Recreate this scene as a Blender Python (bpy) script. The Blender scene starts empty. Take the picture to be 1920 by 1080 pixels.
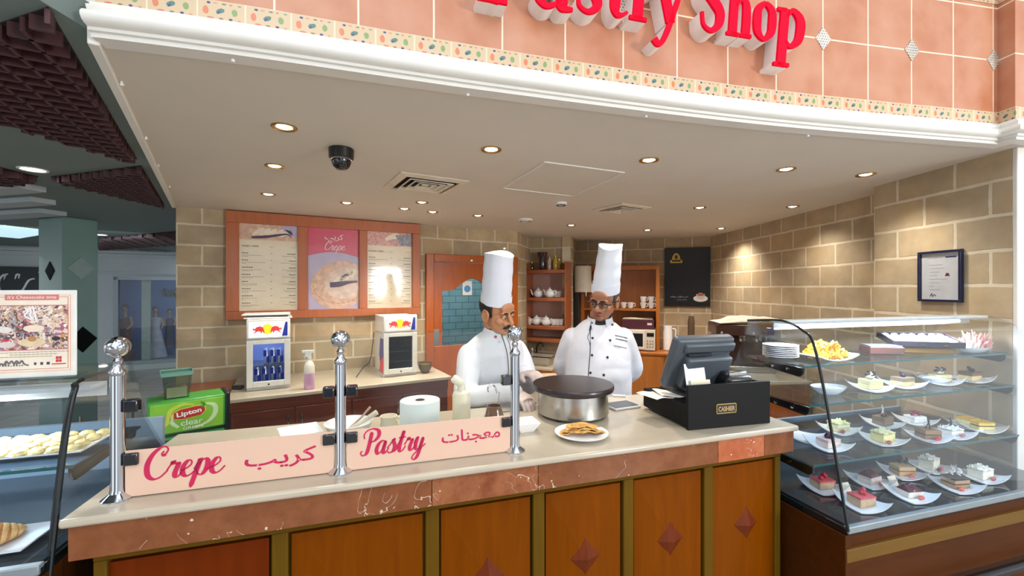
import bpy, bmesh, math, random
from mathutils import Vector, Matrix, noise
from mathutils.bvhtree import BVHTree
random.seed(7)
SC = bpy.context.scene
COL = SC.collection
F = 800.0            # focal length in pixels of the 1920-wide frame
CZ = 1.62            # camera height
ZC = 2.34            # shop ceiling
# ------------------------------------------------------------ camera, world, light
cd = bpy.data.cameras.new('camera'); cam = bpy.data.objects.new('camera', cd); COL.objects.link(cam)
cd.sensor_width = 36; cd.lens = 36*F/1920; cd.clip_start = .02
cam.location = (0, 0, CZ); cam.rotation_euler = (math.pi/2, 0, 0); SC.camera = cam
SC.view_settings.view_transform = 'Standard'; SC.view_settings.look = 'None'
SC.view_settings.gamma = 1; SC.view_settings.use_curve_mapping = False
SC.view_settings.exposure = 0.0
W = bpy.data.worlds.new('hall'); SC.world = W; W.use_nodes = True
W.node_tree.nodes['Background'].inputs[0].default_value = (.88, .94, 1, 1)
wt = W.node_tree; wc = wt.nodes.new('ShaderNodeTexCoord'); wn = wt.nodes.new('ShaderNodeTexNoise'); wn.inputs['Scale'].default_value = 2.6; wn.inputs['Detail'].default_value = 1.0
wr = wt.nodes.new('ShaderNodeValToRGB'); e = wr.color_ramp.elements; e[0].position = .44; e[0].color = (.22, .24, .27, 1); e[1].position = .56; e[1].color = (1.55, 1.66, 1.75, 1)  # made-up bright and dark patches that give chrome reflections contrast
wt.links.new(wc.outputs['Generated'], wn.inputs['Vector']); wt.links.new(wn.outputs['Fac'], wr.inputs[0]); wt.links.new(wr.outputs[0], wt.nodes['Background'].inputs[0])
W.node_tree.nodes['Background'].inputs[1].default_value = 1.05
def area(name, loc, target, size, power, col=(1, 1, 1), size_y=None):
    l = bpy.data.lights.new(name, 'AREA'); l.energy = power; l.color = col; l.size = size
    if size_y: l.shape = 'RECTANGLE'; l.size_y = size_y
    o = bpy.data.objects.new(name, l); COL.objects.link(o); o.location = loc
    o.rotation_euler = (Vector(target)-Vector(loc)).to_track_quat('-Z', 'Y').to_euler(); return o
area('photo_softbox', (4.2, -1.55, 1.80), (-.3, 3.2, 1.5), .74, 115, (1, .97, .93))
area('hall_fill', (.6, -3.2, 5.2), (.2, 2.0, 1.2), 5.0, 120, (.96, .98, 1), 4.0)  # unseen fill added high behind the camera to brighten facade and shop
area('mall_fill', (-5.5, 5.2, 2.28), (-6, 6, 0), 1.4, 60, (.86, .95, 1))  # fill light added under the mall ceiling to brighten the mall side
area('kitchen_fill', (-.35, 5.55, 2.25), (-.4, 6.2, 1.2), .5, 16, (.95, .98, 1))  # unseen fill added behind the door to brighten the teal wall
area('display_fill', (-6.2, 9.15, 2.2), (-6.6, 9.4, .8), .8, 22, (.85, .92, 1))  # fill added inside the dress window to brighten the blue panel

# ------------------------------------------------------------ projection helpers
def ray(px, py): return Vector(((px-960)/F, 1, (540-py)/F))
def atY(px, py, Y): r = ray(px, py); return Vector((r.x*Y, Y, CZ+r.z*Y))
def atZ(px, py, z): r = ray(px, py); t = (z-CZ)/r.z; return Vector((r.x*t, t, z))
def atL(px, P, D):     # on the vertical plane through P along D: distance along D
    r = (px-960)/F; return (r*P[1]-P[0])/(D[0]-r*D[1])

# ------------------------------------------------------------ mesh builder
class MB:
    def __init__(s): s.v = []; s.f = []; s.uv = None
    def add(s, vs, fs, M=None):
        b = len(s.v)
        for p in vs:
            p = Vector(p); s.v.append(M @ p if M else p)
        s.f += [tuple(i+b for i in f) for f in fs]; return s
    def box(s, c, d, M=None, rz=0):
        x, y, z = d[0]/2, d[1]/2, d[2]/2
        vs = [Vector(p) for p in ((-x,-y,-z),(x,-y,-z),(x,y,-z),(-x,y,-z),(-x,-y,z),(x,-y,z),(x,y,z),(-x,y,z))]
        R = Matrix.Translation(c) @ Matrix.Rotation(rz, 4, 'Z')
        if M: R = M @ R
        return s.add(vs, [(0,3,2,1),(4,5,6,7),(0,1,5,4),(1,2,6,5),(2,3,7,6),(3,0,4,7)], R)
    def bx(s, x0, x1, y0, y1, z0, z1, M=None):
        return s.box(((x0+x1)/2, (y0+y1)/2, (z0+z1)/2), (abs(x1-x0), abs(y1-y0), abs(z1-z0)), M)
    def rings(s, rs, cap=True, closed=False, M=None):
        n = len(rs[0]); vs = [p for r in rs for p in r]; fs = []
        k = len(rs)
        for i in range(k if closed else k-1):
            a, b = i*n, ((i+1) % k)*n
            for j in range(n):
                fs.append((a+j, a+(j+1) % n, b+(j+1) % n, b+j))
        if cap and not closed:
            fs.append(tuple(range(n-1, -1, -1))); fs.append(tuple((k-1)*n+j for j in range(n)))
        return s.add(vs, fs, M)
    def tube(s, pts, r, n=10, M=None, closed=False, cap=True, flat=1.0, up=None):
        pts = [Vector(p) for p in pts]; k = len(pts)
        rr = r if isinstance(r, (list, tuple)) else [r]*k
        rs = []; ref = Vector(up) if up else None
        for i, p in enumerate(pts):
            a = pts[(i-1) % k] if (closed or i > 0) else p; b = pts[(i+1) % k] if (closed or i < k-1) else p
            t = (b-a).normalized()
            if ref is None: ref = Vector((0,0,1)) if abs(t.z) < .9 else Vector((1,0,0))
            x = ref.cross(t)
            if x.length < 1e-5: x = Vector((1,.01,0)).cross(t)
            x.normalize(); y = t.cross(x)
            if not up: ref = y
            rs.append([p+x*(rr[i]*math.cos(2*math.pi*j/n))+y*(rr[i]*flat*math.sin(2*math.pi*j/n)) for j in range(n)])
        return s.rings(rs, cap, closed, M)
    def cyl(s, p0, p1, r, r1=None, n=20, M=None): return s.tube([p0, p1], [r, r if r1 is None else r1], n, M)
    def lathe(s, prof, n=28, M=None, c=(0,0,0), sx=1, sy=1):
        c = Vector(c)
        rs = [[c+Vector((max(r,1e-4)*math.cos(2*math.pi*j/n)*sx, max(r,1e-4)*math.sin(2*math.pi*j/n)*sy, z)) for j in range(n)] for r, z in prof]
        return s.rings(rs, True, False, M)
    def ball(s, c, r, n=16, m=10, M=None):
        if not isinstance(r, (list, tuple)): r = (r, r, r)
        rs = []
        for i in range(m+1):
            a = -math.pi/2+math.pi*i/m; cr = max(math.cos(a), 1e-3)
            rs.append([Vector((c[0]+r[0]*cr*math.cos(2*math.pi*j/n), c[1]+r[1]*cr*math.sin(2*math.pi*j/n), c[2]+r[2]*math.sin(a))) for j in range(n)])
        return s.rings(rs, True, False, M)
    def prism(s, poly, h0, h1, M=None):      # poly in (x,y), extruded along z
        n = len(poly)
        ar = sum(poly[i][0]*poly[(i+1) % n][1]-poly[(i+1) % n][0]*poly[i][1] for i in range(n))
        if ar < 0: poly = poly[::-1]
        vs = [(p[0], p[1], h0) for p in poly]+[(p[0], p[1], h1) for p in poly]
        fs = [tuple(range(n-1, -1, -1)), tuple(range(n, 2*n))]+[(i, (i+1) % n, n+(i+1) % n, n+i) for i in range(n)]
        return s.add(vs, fs, M)
    def grid(s, fn, nu, nv, M=None, thick=0):
        vs = [Vector(fn(i/nu, j/nv)) for j in range(nv+1) for i in range(nu+1)]
        w = nu+1; fs = [(j*w+i, j*w+i+1, (j+1)*w+i+1, (j+1)*w+i) for j in range(nv) for i in range(nu)]
        if thick:
            n = len(vs); vs = vs+[v-Vector((0,0,thick)) for v in vs]
            fs2 = [tuple(k+n for k in f[::-1]) for f in fs]
            rim = [i for i in range(w)]+[j*w+nu for j in range(1, nv+1)]+[nv*w+i for i in range(nu-1, -1, -1)]+[j*w for j in range(nv-1, 0, -1)]
            fs = fs+fs2+[(rim[k], rim[k]+n, rim[(k+1) % len(rim)]+n, rim[(k+1) % len(rim)]) for k in range(len(rim))]
        return s.add(vs, fs, M)
    def mesh(s, name):
        me = bpy.data.meshes.new(name); me.from_pydata([tuple(v) for v in s.v], [], s.f); me.update(); return me
    def build(s, name, mat, parent=None, bevel=0, seg=2, smooth=40, label=None):
        me = s.mesh(name); bm = bmesh.new(); bm.from_mesh(me); bmesh.ops.recalc_face_normals(bm, faces=bm.faces); bm.to_mesh(me); bm.free()
        return finish(me, name, mat, parent, bevel, seg, smooth, label)
def finish(me, name, mat, parent=None, bevel=0, seg=2, smooth=40, label=None):
    o = bpy.data.objects.new(name, me); COL.objects.link(o)
    if isinstance(mat, (list, tuple)):
        for m in mat: me.materials.append(m)
    elif mat: me.materials.append(mat)
    if smooth:
        me.shade_smooth()
        try: me.set_sharp_from_angle(angle=math.radians(smooth))
        except Exception: pass
    if parent: o.parent = parent
    if bevel:
        b = o.modifiers.new('bevel', 'BEVEL'); b.width = bevel; b.segments = seg; b.limit_method = 'ANGLE'; b.angle_limit = math.radians(40)
    if label: o['label'] = label
    return o
def thing(name, label, cat, loc=(0,0,0), rotz=0, group=None):
    o = bpy.data.objects.new(name, None); COL.objects.link(o); o.empty_display_size = .05
    o.location = loc; o.rotation_euler = (0, 0, rotz); o['label'] = label; o['category'] = cat
    if group: o['group'] = group
    return o
def tag(o, label, cat, group=None, kind=None):
    o['label'] = label; o['category'] = cat
    if group: o['group'] = group
    if kind: o['kind'] = kind
    return o
def struct(o): o['kind'] = 'structure'; return o
def dup(root, loc, rotz, label=None, group=None):
    r = root.copy(); COL.objects.link(r); r.location = loc; r.rotation_euler = (0, 0, rotz)
    if label: r['label'] = label
    if group: r['group'] = group
    for ch in list(root.children):
        c = ch.copy(); COL.objects.link(c); c.parent = r
        for g in ch.children:
            d = g.copy(); COL.objects.link(d); d.parent = c
    return r
def R(d): return math.radians(d)
def smooth_pts(pts, n=8, closed=False):     # Catmull-Rom through tuples of any width
    k = len(pts); out = []
    for i in range(k if closed else k-1):
        p = [pts[(i+j-1) % k] if closed else pts[min(max(i+j-1, 0), k-1)] for j in range(4)]
        for q in range(n):
            t = q/n
            out.append(tuple(.5*(2*p[1][c]+(p[2][c]-p[0][c])*t+(2*p[0][c]-5*p[1][c]+4*p[2][c]-p[3][c])*t*t+(-p[0][c]+3*p[1][c]-3*p[2][c]+p[3][c])*t**3) for c in range(len(pts[0]))))
    if not closed: out.append(tuple(pts[-1]))
    return out
def baked(mb, voxel, it=3, fac=.5):          # one continuous skin over overlapping closed shapes
    me = mb.mesh('tmp'); o = bpy.data.objects.new('tmp', me); COL.objects.link(o)
    r = o.modifiers.new('r', 'REMESH'); r.mode = 'VOXEL'; r.voxel_size = voxel
    if it:
        q = o.modifiers.new('s', 'SMOOTH'); q.factor = fac; q.iterations = it
    dg = bpy.context.evaluated_depsgraph_get()
    m2 = bpy.data.meshes.new_from_object(o.evaluated_get(dg))
    bpy.data.objects.remove(o); return m2

# ------------------------------------------------------------ materials
def lin(h):
    h = h.lstrip('#'); c = [int(h[i:i+2], 16)/255 for i in (0, 2, 4)]
    return tuple(x/12.92 if x <= .04045 else ((x+.055)/1.055)**2.4 for x in c)+(1,)
def newmat(name):
    m = bpy.data.materials.new(name); m.use_nodes = True; nt = m.node_tree
    return m, nt, nt.nodes['Principled BSDF']
def nd(nt, typ, ins=None, **props):
    n = nt.nodes.new(typ)
    for k, v in props.items(): setattr(n, k, v)
    for k, v in (ins or {}).items():
        if isinstance(v, bpy.types.NodeSocket): nt.links.new(v, n.inputs[k])
        else: n.inputs[k].default_value = v
    return n
def mth(nt, op, a, b=0.0, c=None):
    n = nt.nodes.new('ShaderNodeMath'); n.operation = op
    for i, x in enumerate((a, b, c)):
        if x is None: continue
        if isinstance(x, bpy.types.NodeSocket): nt.links.new(x, n.inputs[i])
        else: n.inputs[i].default_value = x
    return n.outputs[0]
def mixc(nt, f, a, b, mode='MIX'):
    n = nt.nodes.new('ShaderNodeMix'); n.data_type = 'RGBA'; n.blend_type = mode
    for k, x in ((0, f), (6, a), (7, b)):
        if isinstance(x, bpy.types.NodeSocket): nt.links.new(x, n.inputs[k])
        else: n.inputs[k].default_value = x
    return n.outputs[2]
def ramp(nt, fac, stops):
    n = nt.nodes.new('ShaderNodeValToRGB'); e = n.color_ramp.elements
    while len(e) < len(stops): e.new(.5)
    for q, (p, c) in zip(e, stops): q.position = p; q.color = c
    nt.links.new(fac, n.inputs[0]); return n.outputs[0]
def mat(name, hx, rough=.5, metal=0, var=.06, scale=18, bump=0, emit=0, coat=0, spec=.5, trans=0, sss=0):
    m, nt, b = newmat(name); c = lin(hx)
    tc = nd(nt, 'ShaderNodeTexCoord')
    nz = nd(nt, 'ShaderNodeTexNoise', {'Vector': tc.outputs['Object'], 'Scale': scale, 'Detail': 3.0})
    lo = tuple(x*(1-var) for x in c[:3])+(1,); hi = tuple(min(1, x*(1+var)) for x in c[:3])+(1,)
    col = ramp(nt, nz.outputs['Fac'], [(.3, lo), (.7, hi)])
    nt.links.new(col, b.inputs['Base Color'])
    b.inputs['Roughness'].default_value = rough; b.inputs['Metallic'].default_value = metal
    b.inputs['Specular IOR Level'].default_value = spec
    if coat: b.inputs['Coat Weight'].default_value = coat; b.inputs['Coat Roughness'].default_value = .08
    if trans: b.inputs['Transmission Weight'].default_value = trans
    if sss:
        b.inputs['Subsurface Weight'].default_value = sss; b.inputs['Subsurface Radius'].default_value = (.02, .008, .005); b.inputs['Subsurface Scale'].default_value = .3
    if emit:
        nt.links.new(col, b.inputs['Emission Color']); b.inputs['Emission Strength'].default_value = emit
    if bump:
        bp = nd(nt, 'ShaderNodeBump', {'Height': nz.outputs['Fac'], 'Strength': bump, 'Distance': .01}); nt.links.new(bp.outputs[0], b.inputs['Normal'])
    return m
def wood(name, a, b_, rough=.3, scale=(1, 1, 14), coat=.3, axis='z', warp=3.0, spec=.4):
    m, nt, b = newmat(name); tc = nd(nt, 'ShaderNodeTexCoord')
    sc = {'z': (14, 14, 1.2), 'x': (1.2, 14, 14), 'y': (14, 1.2, 14)}[axis]
    mp = nd(nt, 'ShaderNodeMapping', {'Vector': tc.outputs['Object'], 'Scale': sc})
    nz = nd(nt, 'ShaderNodeTexNoise', {'Vector': mp.outputs[0], 'Scale': 2.2, 'Detail': 6.0, 'Distortion': warp*.3})
    n2 = nd(nt, 'ShaderNodeTexNoise', {'Vector': tc.outputs['Object'], 'Scale': 2.0, 'Detail': 2.0})
    f = mth(nt, 'ADD', mth(nt, 'MULTIPLY', nz.outputs['Fac'], .65), mth(nt, 'MULTIPLY', n2.outputs['Fac'], .35))
    col = ramp(nt, f, [(.32, lin(a)), (.68, lin(b_))])
    nt.links.new(col, b.inputs['Base Color']); b.inputs['Roughness'].default_value = rough
    b.inputs['Coat Weight'].default_value = coat; b.inputs['Coat Roughness'].default_value = .12; b.inputs['Specular IOR Level'].default_value = spec
    return m
def glass(name, tint='#eef6f4', refl=.9, rough=.02, base=.0):
    m, nt, b = newmat(name); nt.nodes.remove(b)
    out = [n for n in nt.nodes if n.type == 'OUTPUT_MATERIAL'][0]
    tc = nd(nt, 'ShaderNodeTexCoord'); nz = nd(nt, 'ShaderNodeTexNoise', {'Vector': tc.outputs['Object'], 'Scale': 3.0})
    c = lin(tint); col = ramp(nt, nz.outputs['Fac'], [(.3, tuple(x*.97 for x in c[:3])+(1,)), (.7, c)])
    t = nd(nt, 'ShaderNodeBsdfTransparent', {'Color': col}); g = nd(nt, 'ShaderNodeBsdfGlossy', {'Roughness': rough})
    lw = nd(nt, 'ShaderNodeLayerWeight', {'Blend': .5})
    f = mth(nt, 'ADD', mth(nt, 'MULTIPLY', mth(nt, 'POWER', lw.outputs['Facing'], 4.0), refl*.4), .022+base)
    mx = nd(nt, 'ShaderNodeMixShader', {0: f, 1: t.outputs[0], 2: g.outputs[0]}); nt.links.new(mx.outputs[0], out.inputs[0]); return m
def bricks(name, c1, c2, mortar, bw, bh, ms, rough=.8, bump=.5, off=.5, rowz=0, xoff=0, noise_amt=.35, coord='Object', third=None):
    m, nt, b = newmat(name); tc = nd(nt, 'ShaderNodeTexCoord')
    sp = nd(nt, 'ShaderNodeSeparateXYZ', {0: tc.outputs[coord]})
    cb = nd(nt, 'ShaderNodeCombineXYZ', {0: mth(nt, 'ADD', sp.outputs[0], xoff), 1: mth(nt, 'ADD', sp.outputs[2 if coord == 'Object' else 1], rowz), 2: 0.0})
    nzw = nd(nt, 'ShaderNodeTexNoise', {'Vector': cb.outputs[0], 'Scale': 9.0, 'Detail': 3.0})
    wv = nd(nt, 'ShaderNodeVectorMath', {0: nzw.outputs['Color'], 1: (.5, .5, .5)}, operation='SUBTRACT')
    ws = nd(nt, 'ShaderNodeVectorMath', {0: wv.outputs[0], 'Scale': .012 if bump > .3 else .002}, operation='SCALE')
    ad = nd(nt, 'ShaderNodeVectorMath', {0: cb.outputs[0], 1: ws.outputs[0]}, operation='ADD')
    br = nd(nt, 'ShaderNodeTexBrick', {'Vector': ad.outputs[0], 'Color1': lin(c1), 'Color2': lin(c2), 'Mortar': lin(mortar), 'Scale': 1.0,
            'Mortar Size': ms, 'Mortar Smooth': .25, 'Bias': 0.0, 'Brick Width': bw, 'Row Height': bh}, offset=off, squash=1.0)
    n1 = nd(nt, 'ShaderNodeTexNoise', {'Vector': cb.outputs[0], 'Scale': 4.5, 'Detail': 5.0, 'Roughness': .6})
    sh = ramp(nt, n1.outputs['Fac'], [(.25, (1-noise_amt,)*3+(1,)), (.75, (1+noise_amt*.3,)*3+(1,))])
    col = mixc(nt, 1.0, br.outputs['Color'], sh, 'MULTIPLY')
    if third:
        n3 = nd(nt, 'ShaderNodeTexNoise', {'Vector': cb.outputs[0], 'Scale': 2.6, 'Detail': 2.0})
        k = ramp(nt, n3.outputs['Fac'], [(.5, (0, 0, 0, 1)), (.75, (.6, .6, .6, 1))])
        inv = mth(nt, 'MULTIPLY', nd(nt, 'ShaderNodeRGBToBW', {0: k}).outputs[0], mth(nt, 'SUBTRACT', 1.0, br.outputs['Fac']))
        col = mixc(nt, inv, col, lin(third))
    nt.links.new(col, b.inputs['Base Color']); b.inputs['Roughness'].default_value = rough
    h = mth(nt, 'ADD', mth(nt, 'MULTIPLY', br.outputs['Fac'], -1.0), mth(nt, 'MULTIPLY', n1.outputs['Fac'], .5))
    bp = nd(nt, 'ShaderNodeBump', {'Height': h, 'Strength': bump, 'Distance': .012}); nt.links.new(bp.outputs[0], b.inputs['Normal'])
    return m
M = {}
M['stone'] = bricks('sandstone', '#c0ab8a', '#ad9b80', '#d9ccb2', .37, .185, .011, .85, .55, rowz=.03, third='#b09468', noise_amt=.28)
M['soffit'] = mat('soffit_paint', '#d2cabf', .7, var=.02, scale=3)
M['plaster'] = mat('white_plaster', '#e2dfd8', .55, var=.02)
M['mallpaint'] = mat('grey_green_paint', '#74827f', .6, var=.04, scale=2)
M['mallwhite'] = mat('mall_white_paint', '#b8c0c4', .6, var=.03, scale=2)
M['grille'] = mat('maroon_grille', '#4a2a2c', .5, var=.1)
M['grilledark'] = mat('grille_void_shade', '#1c1012', .8)  # dark colour painted for the shade behind slats and louvres
M['chrome'] = mat('chrome', '#c8cacf', .05, 1, var=.02)
M['steel'] = mat('brushed_steel', '#b8b6b2', .28, 1, var=.08, scale=40)
M['brass'] = mat('brass', '#c0a062', .25, 1)
M['black'] = mat('black_plastic', '#141416', .35, var=.1)
M['matteblack'] = mat('black_laminate', '#0d0d0f', .55, var=.15, scale=60, spec=.2)
M['white'] = mat('white_plastic', '#e9e8e4', .35, var=.02)
M['ceramic'] = mat('white_ceramic', '#f0f1f3', .12, var=.02, coat=.4)
M['bulb'] = mat('lamp_glow', '#fff4e2', .5, emit=14)
M['tubelight'] = mat('tube_glow', '#f2f6ff', .5, emit=5)
M['skyglow'] = mat('skylight_glow', '#bfe0ee', .5, emit=1.0)
M['slab'] = mat('beige_stone_top', '#bcb09c', .22, var=.07, scale=6, coat=.3)
M['clear'] = glass('clear_glass', '#f8faf9', .85)
M['caseglass'] = glass('case_glass', '#f7fafc', .9, base=.008)
M['shelfglass'] = glass('shelf_glass', '#e2ecf4', .8, base=.06)
M['glassedge'] = mat('glass_edge', '#1f5a5c', .15, var=.1)
M['panelwood'] = wood('orange_panel_wood', '#6c3400', '#7c3e00', .4, coat=.015, spec=.06)
M['framewood'] = wood('ochre_frame_wood', '#5a400a', '#664a0c', .5, coat=0, spec=.1)
M['redwood'] = wood('red_diamond_wood', '#5e260e', '#703216', .4, coat=.02, spec=.1)
M['menuwood'] = wood('menu_frame_wood', '#a85a30', '#b8683a', .4)
M['doorwood'] = wood('door_wood', '#9c480a', '#b45a14', .3)
M['cabwood'] = wood('dark_cabinet_wood', '#4a1c0a', '#6a2c12', .35, axis='x')
M['shelfwood'] = wood('shelf_wood', '#96502c', '#a85f38', .4, axis='x')
M['hutchwood'] = wood('hutch_wood', '#a05c1c', '#b56e2a', .4)
M['backpanel'] = mat('mauve_back_panel', '#b48f84', .5, var=.05)
M['casewood'] = wood('case_wood', '#442208', '#52290a', .45, coat=.02, spec=.12, axis='x')
M['tan'] = wood('tan_trim_wood', '#664818', '#70521e', .45, coat=.05, spec=.2, axis='x')
M['teal'] = bricks('teal_blocks', '#7fb0bd', '#79aab8', '#4f7f90', .21, .1, .006, .2, .2, noise_amt=.15)
# ============================================================ SETTING
P1 = Vector((-2.638, 3.945, 0)); WA = math.atan2(.4874, .8732)       # menu wall frame: x along it, y behind it
WM = Matrix.Translation(P1) @ Matrix.Rotation(WA, 4, 'Z')
WD = Vector((.8732, .4874, 0))
def wx(px): return atL(px, P1, WD)
def wz(px, py): t = wx(px); Y = P1.y+WD.y*t; return CZ+(540-py)/F*Y
def wallbox(name, p, q, z0, z1, thick=.12, m='stone'):      # thickness goes to the far side of p->q seen from its right
    p = Vector((p[0], p[1], 0)); q = Vector((q[0], q[1], 0)); d = q-p; L = d.length
    o = MB().bx(0, L, 0, thick, z0, z1).build(name, M[m], smooth=0)
    o.location = p; o.rotation_euler = (0, 0, math.atan2(d.y, d.x)); return struct(o)
P2 = P1+WD*3.10; P3 = Vector((.271, 6.19, 0)); P4 = Vector((.817, 5.94, 0)); P5 = Vector((.993, 6.62, 0)); P6 = Vector((2.80, 6.0, 0))
P0 = P1-WD*.373
# menu wall with the door opening cut out
dx0, dx1 = wx(797), wx(968)
dzt = wz(800, 476)
mw = MB(); L0 = -.373
mw.bx(L0, dx0, 0, .12, 0, ZC).bx(dx1, 3.10, 0, .12, 0, ZC).bx(dx0, dx1, 0, .12, dzt, ZC)
o = mw.build('wall_left', M['stone'], smooth=0); o.location = P1; o.rotation_euler = (0, 0, WA); struct(o)
wallbox('wall_niche_left', P2, P3, 0, ZC); wallbox('wall_niche', P3, P4, 0, ZC)
wallbox('wall_niche_right', P4, P5, 0, ZC); wallbox('wall_back', P5, P6, 0, ZC)
wallbox('wall_right', (2.80, 6.1), (2.80, 3.03), 0, ZC, .3)
wallbox('wall_right_front', (2.58, 3.04), (2.58, 2.20), 0, ZC, .6)
o = MB().bx(2.582, 3.2, 2.180, 2.202, 0, 2.34).build('trim_wall_edge', M['plaster'], bevel=.004); struct(o)
# kitchen seen through the door window
o = MB().bx(-.3, 2.6, 1.3, 1.4, 0, ZC).build('wall_kitchen', M['teal'], smooth=0); o.location = P1+WD*1.2; o.rotation_euler = (0, 0, WA); struct(o)
M['floor'] = bricks('floor_tiles', '#9a9188', '#a39a90', '#6e675f', .45, .45, .006, .25, .1, off=0, noise_amt=.15)
fm = M['floor']
nt = fm.node_tree
for n in nt.nodes:      # floor uses x,y
    if n.type == 'COMBXYZ':
        sp = [q for q in nt.nodes if q.type == 'SEPXYZ'][0]
        nt.links.new(sp.outputs[1], n.inputs[1])
o = MB().bx(-16, 8, -3, 15, -.1, 0).build('floor', fm, smooth=0); struct(o)
# ---- facade curve
FC = [(-1.2, 1.223), (-.8, 1.333), (0, 1.583), (1.13, 1.884), (2.427, 2.133)]
FP = [Vector((p[0], p[1], 0)) for p in smooth_pts(FC, 10)]
FPX = FP+[Vector((2.432, 2.062, 0)), Vector((3.3, 2.225, 0))]
FPX = [FP[0]+Vector((-.001, .001, 0))]+FPX[1:]
def onorm(pts):
    out = []
    for i, p in enumerate(pts):
        ns = []
        for a, b in ((i-1, i), (i, i+1)):
            if a >= 0 and b < len(pts):
                t = (pts[b]-pts[a]).normalized(); ns.append(Vector((t.y, -t.x, 0)))
        n = sum(ns, Vector())/len(ns); n.normalize(); out.append(n/max(.35, n.dot(ns[0])))
    return out
FN = onorm(FPX)
FS = [0.0]
for a, b in zip(FPX, FPX[1:]): FS.append(FS[-1]+(b-a).length)
def fac(s, off=0.0):        # point and tangent on the facade at arc length s
    for i in range(len(FPX)-1):
        if FS[i+1] >= s or i == len(FPX)-2:
            t = (s-FS[i])/(FS[i+1]-FS[i]); p = FPX[i].lerp(FPX[i+1], t); d = (FPX[i+1]-FPX[i]).normalized()
            return p+Vector((d.y, -d.x, 0))*off, d
def fac_px(px):             # arc length where image column px meets the facade
    r = (px-960)/F
    for i in range(len(FPX)-1):
        a = FPX[i].x-r*FPX[i].y; b = FPX[i+1].x-r*FPX[i+1].y
        if a <= 0 <= b: return FS[i]+(FS[i+1]-FS[i])*(-a/(b-a))
SJ = fac_px(1543)
TZ0, TH = 2.495, .2605
tile = bricks('terracotta_tiles', '#bf8668', '#ba7e62', '#ecd3b8', .25, TH, .0035, .35, .15, off=0, rowz=-TZ0, xoff=-(SJ % .25)+.25, noise_amt=.0, coord='UV')
nt = tile.node_tree; bb = nt.nodes['Principled BSDF']
br = [n for n in nt.nodes if n.type == 'TEX_BRICK'][0]
cbn = [n for n in nt.nodes if n.type == 'COMBXYZ'][0]
n1 = nd(nt, 'ShaderNodeTexNoise', {'Vector': cbn.outputs[0], 'Scale': 5.0, 'Detail': 4.0})
mott = ramp(nt, n1.outputs['Fac'], [(.3, lin('#c9957a')), (.5, lin('#bf8466')), (.72, lin('#ad6640'))])
keep = mixc(nt, .72, br.outputs['Color'], mott)
nt.links.new(mixc(nt, br.outputs['Fac'], keep, lin('#efd9bf')), bb.inputs['Base Color'])
def strip(name, z0, z1, m, off=0.0, thick=.12, last=None):
    pts = FPX[:last] if last else FPX
    mb = MB(); vs = []; n = len(pts)
    for i, p in enumerate(pts): vs += [p+FN[i]*off+Vector((0, 0, z0)), p+FN[i]*off+Vector((0, 0, z1)), p-FN[i]*thick+Vector((0, 0, z0)), p-FN[i]*thick+Vector((0, 0, z1))]
    fs = []
    for i in range(n-1):
        a, b = 4*i, 4*i+4
        fs += [(a, b, b+1, a+1), (b+2, a+2, a+3, b+3), (a+1, b+1, b+3, a+3), (a, a+2, b+2, b)]
    fs += [(0, 1, 3, 2), (4*n-4, 4*n-2, 4*n-1, 4*n-3)]
    mb.add(vs, fs); me = mb.mesh(name); uv = me.uv_layers.new(name='UVMap')
    for po in me.polygons:
        for li in po.loop_indices:
            v = me.loops[li].vertex_index; uv.data[li].uv = (FS[v//4], me.vertices[v].co.z)
    return struct(finish(me, name, m, smooth=0))
strip('wall_facade', 2.495, 3.9, tile, 0)
# ---- printed border tiles
bm_, nt, bb = newmat('printed_border_tiles')
tc = nd(nt, 'ShaderNodeTexCoord'); sp = nd(nt, 'ShaderNodeSeparateXYZ', {0: tc.outputs['UV']})
U = mth(nt, 'MULTIPLY', sp.outputs[0], 1/.128); fu = mth(nt, 'FRACT', U)
V = mth(nt, 'DIVIDE', mth(nt, 'SUBTRACT', sp.outputs[1], 2.435), .06)
V = mth(nt, 'FRACT', mth(nt, 'ADD', V, 0.0))
uvv = nd(nt, 'ShaderNodeCombineXYZ', {0: mth(nt, 'MULTIPLY', sp.outputs[0], 1.0), 1: sp.outputs[1], 2: 0.0})
nz = nd(nt, 'ShaderNodeTexNoise', {'Vector': uvv.outputs[0], 'Scale': 95.0, 'Detail': 2.0})
nzm = mth(nt, 'MULTIPLY', mth(nt, 'SUBTRACT', nz.outputs['Fac'], .5), 1.1)
def blob(cx, cy, rx, ry, slant=0.0):
    du = mth(nt, 'SUBTRACT', fu, cx); dv = mth(nt, 'SUBTRACT', V, cy)
    du = mth(nt, 'SUBTRACT', du, mth(nt, 'MULTIPLY', dv, slant))
    a = mth(nt, 'POWER', mth(nt, 'DIVIDE', mth(nt, 'ABSOLUTE', du), rx), 2.0); b2 = mth(nt, 'POWER', mth(nt, 'DIVIDE', mth(nt, 'ABSOLUTE', dv), ry), 2.0)
    return mth(nt, 'LESS_THAN', mth(nt, 'ADD', mth(nt, 'ADD', a, b2), nzm), 1.0)
col = lin('#cbb392')
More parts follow.
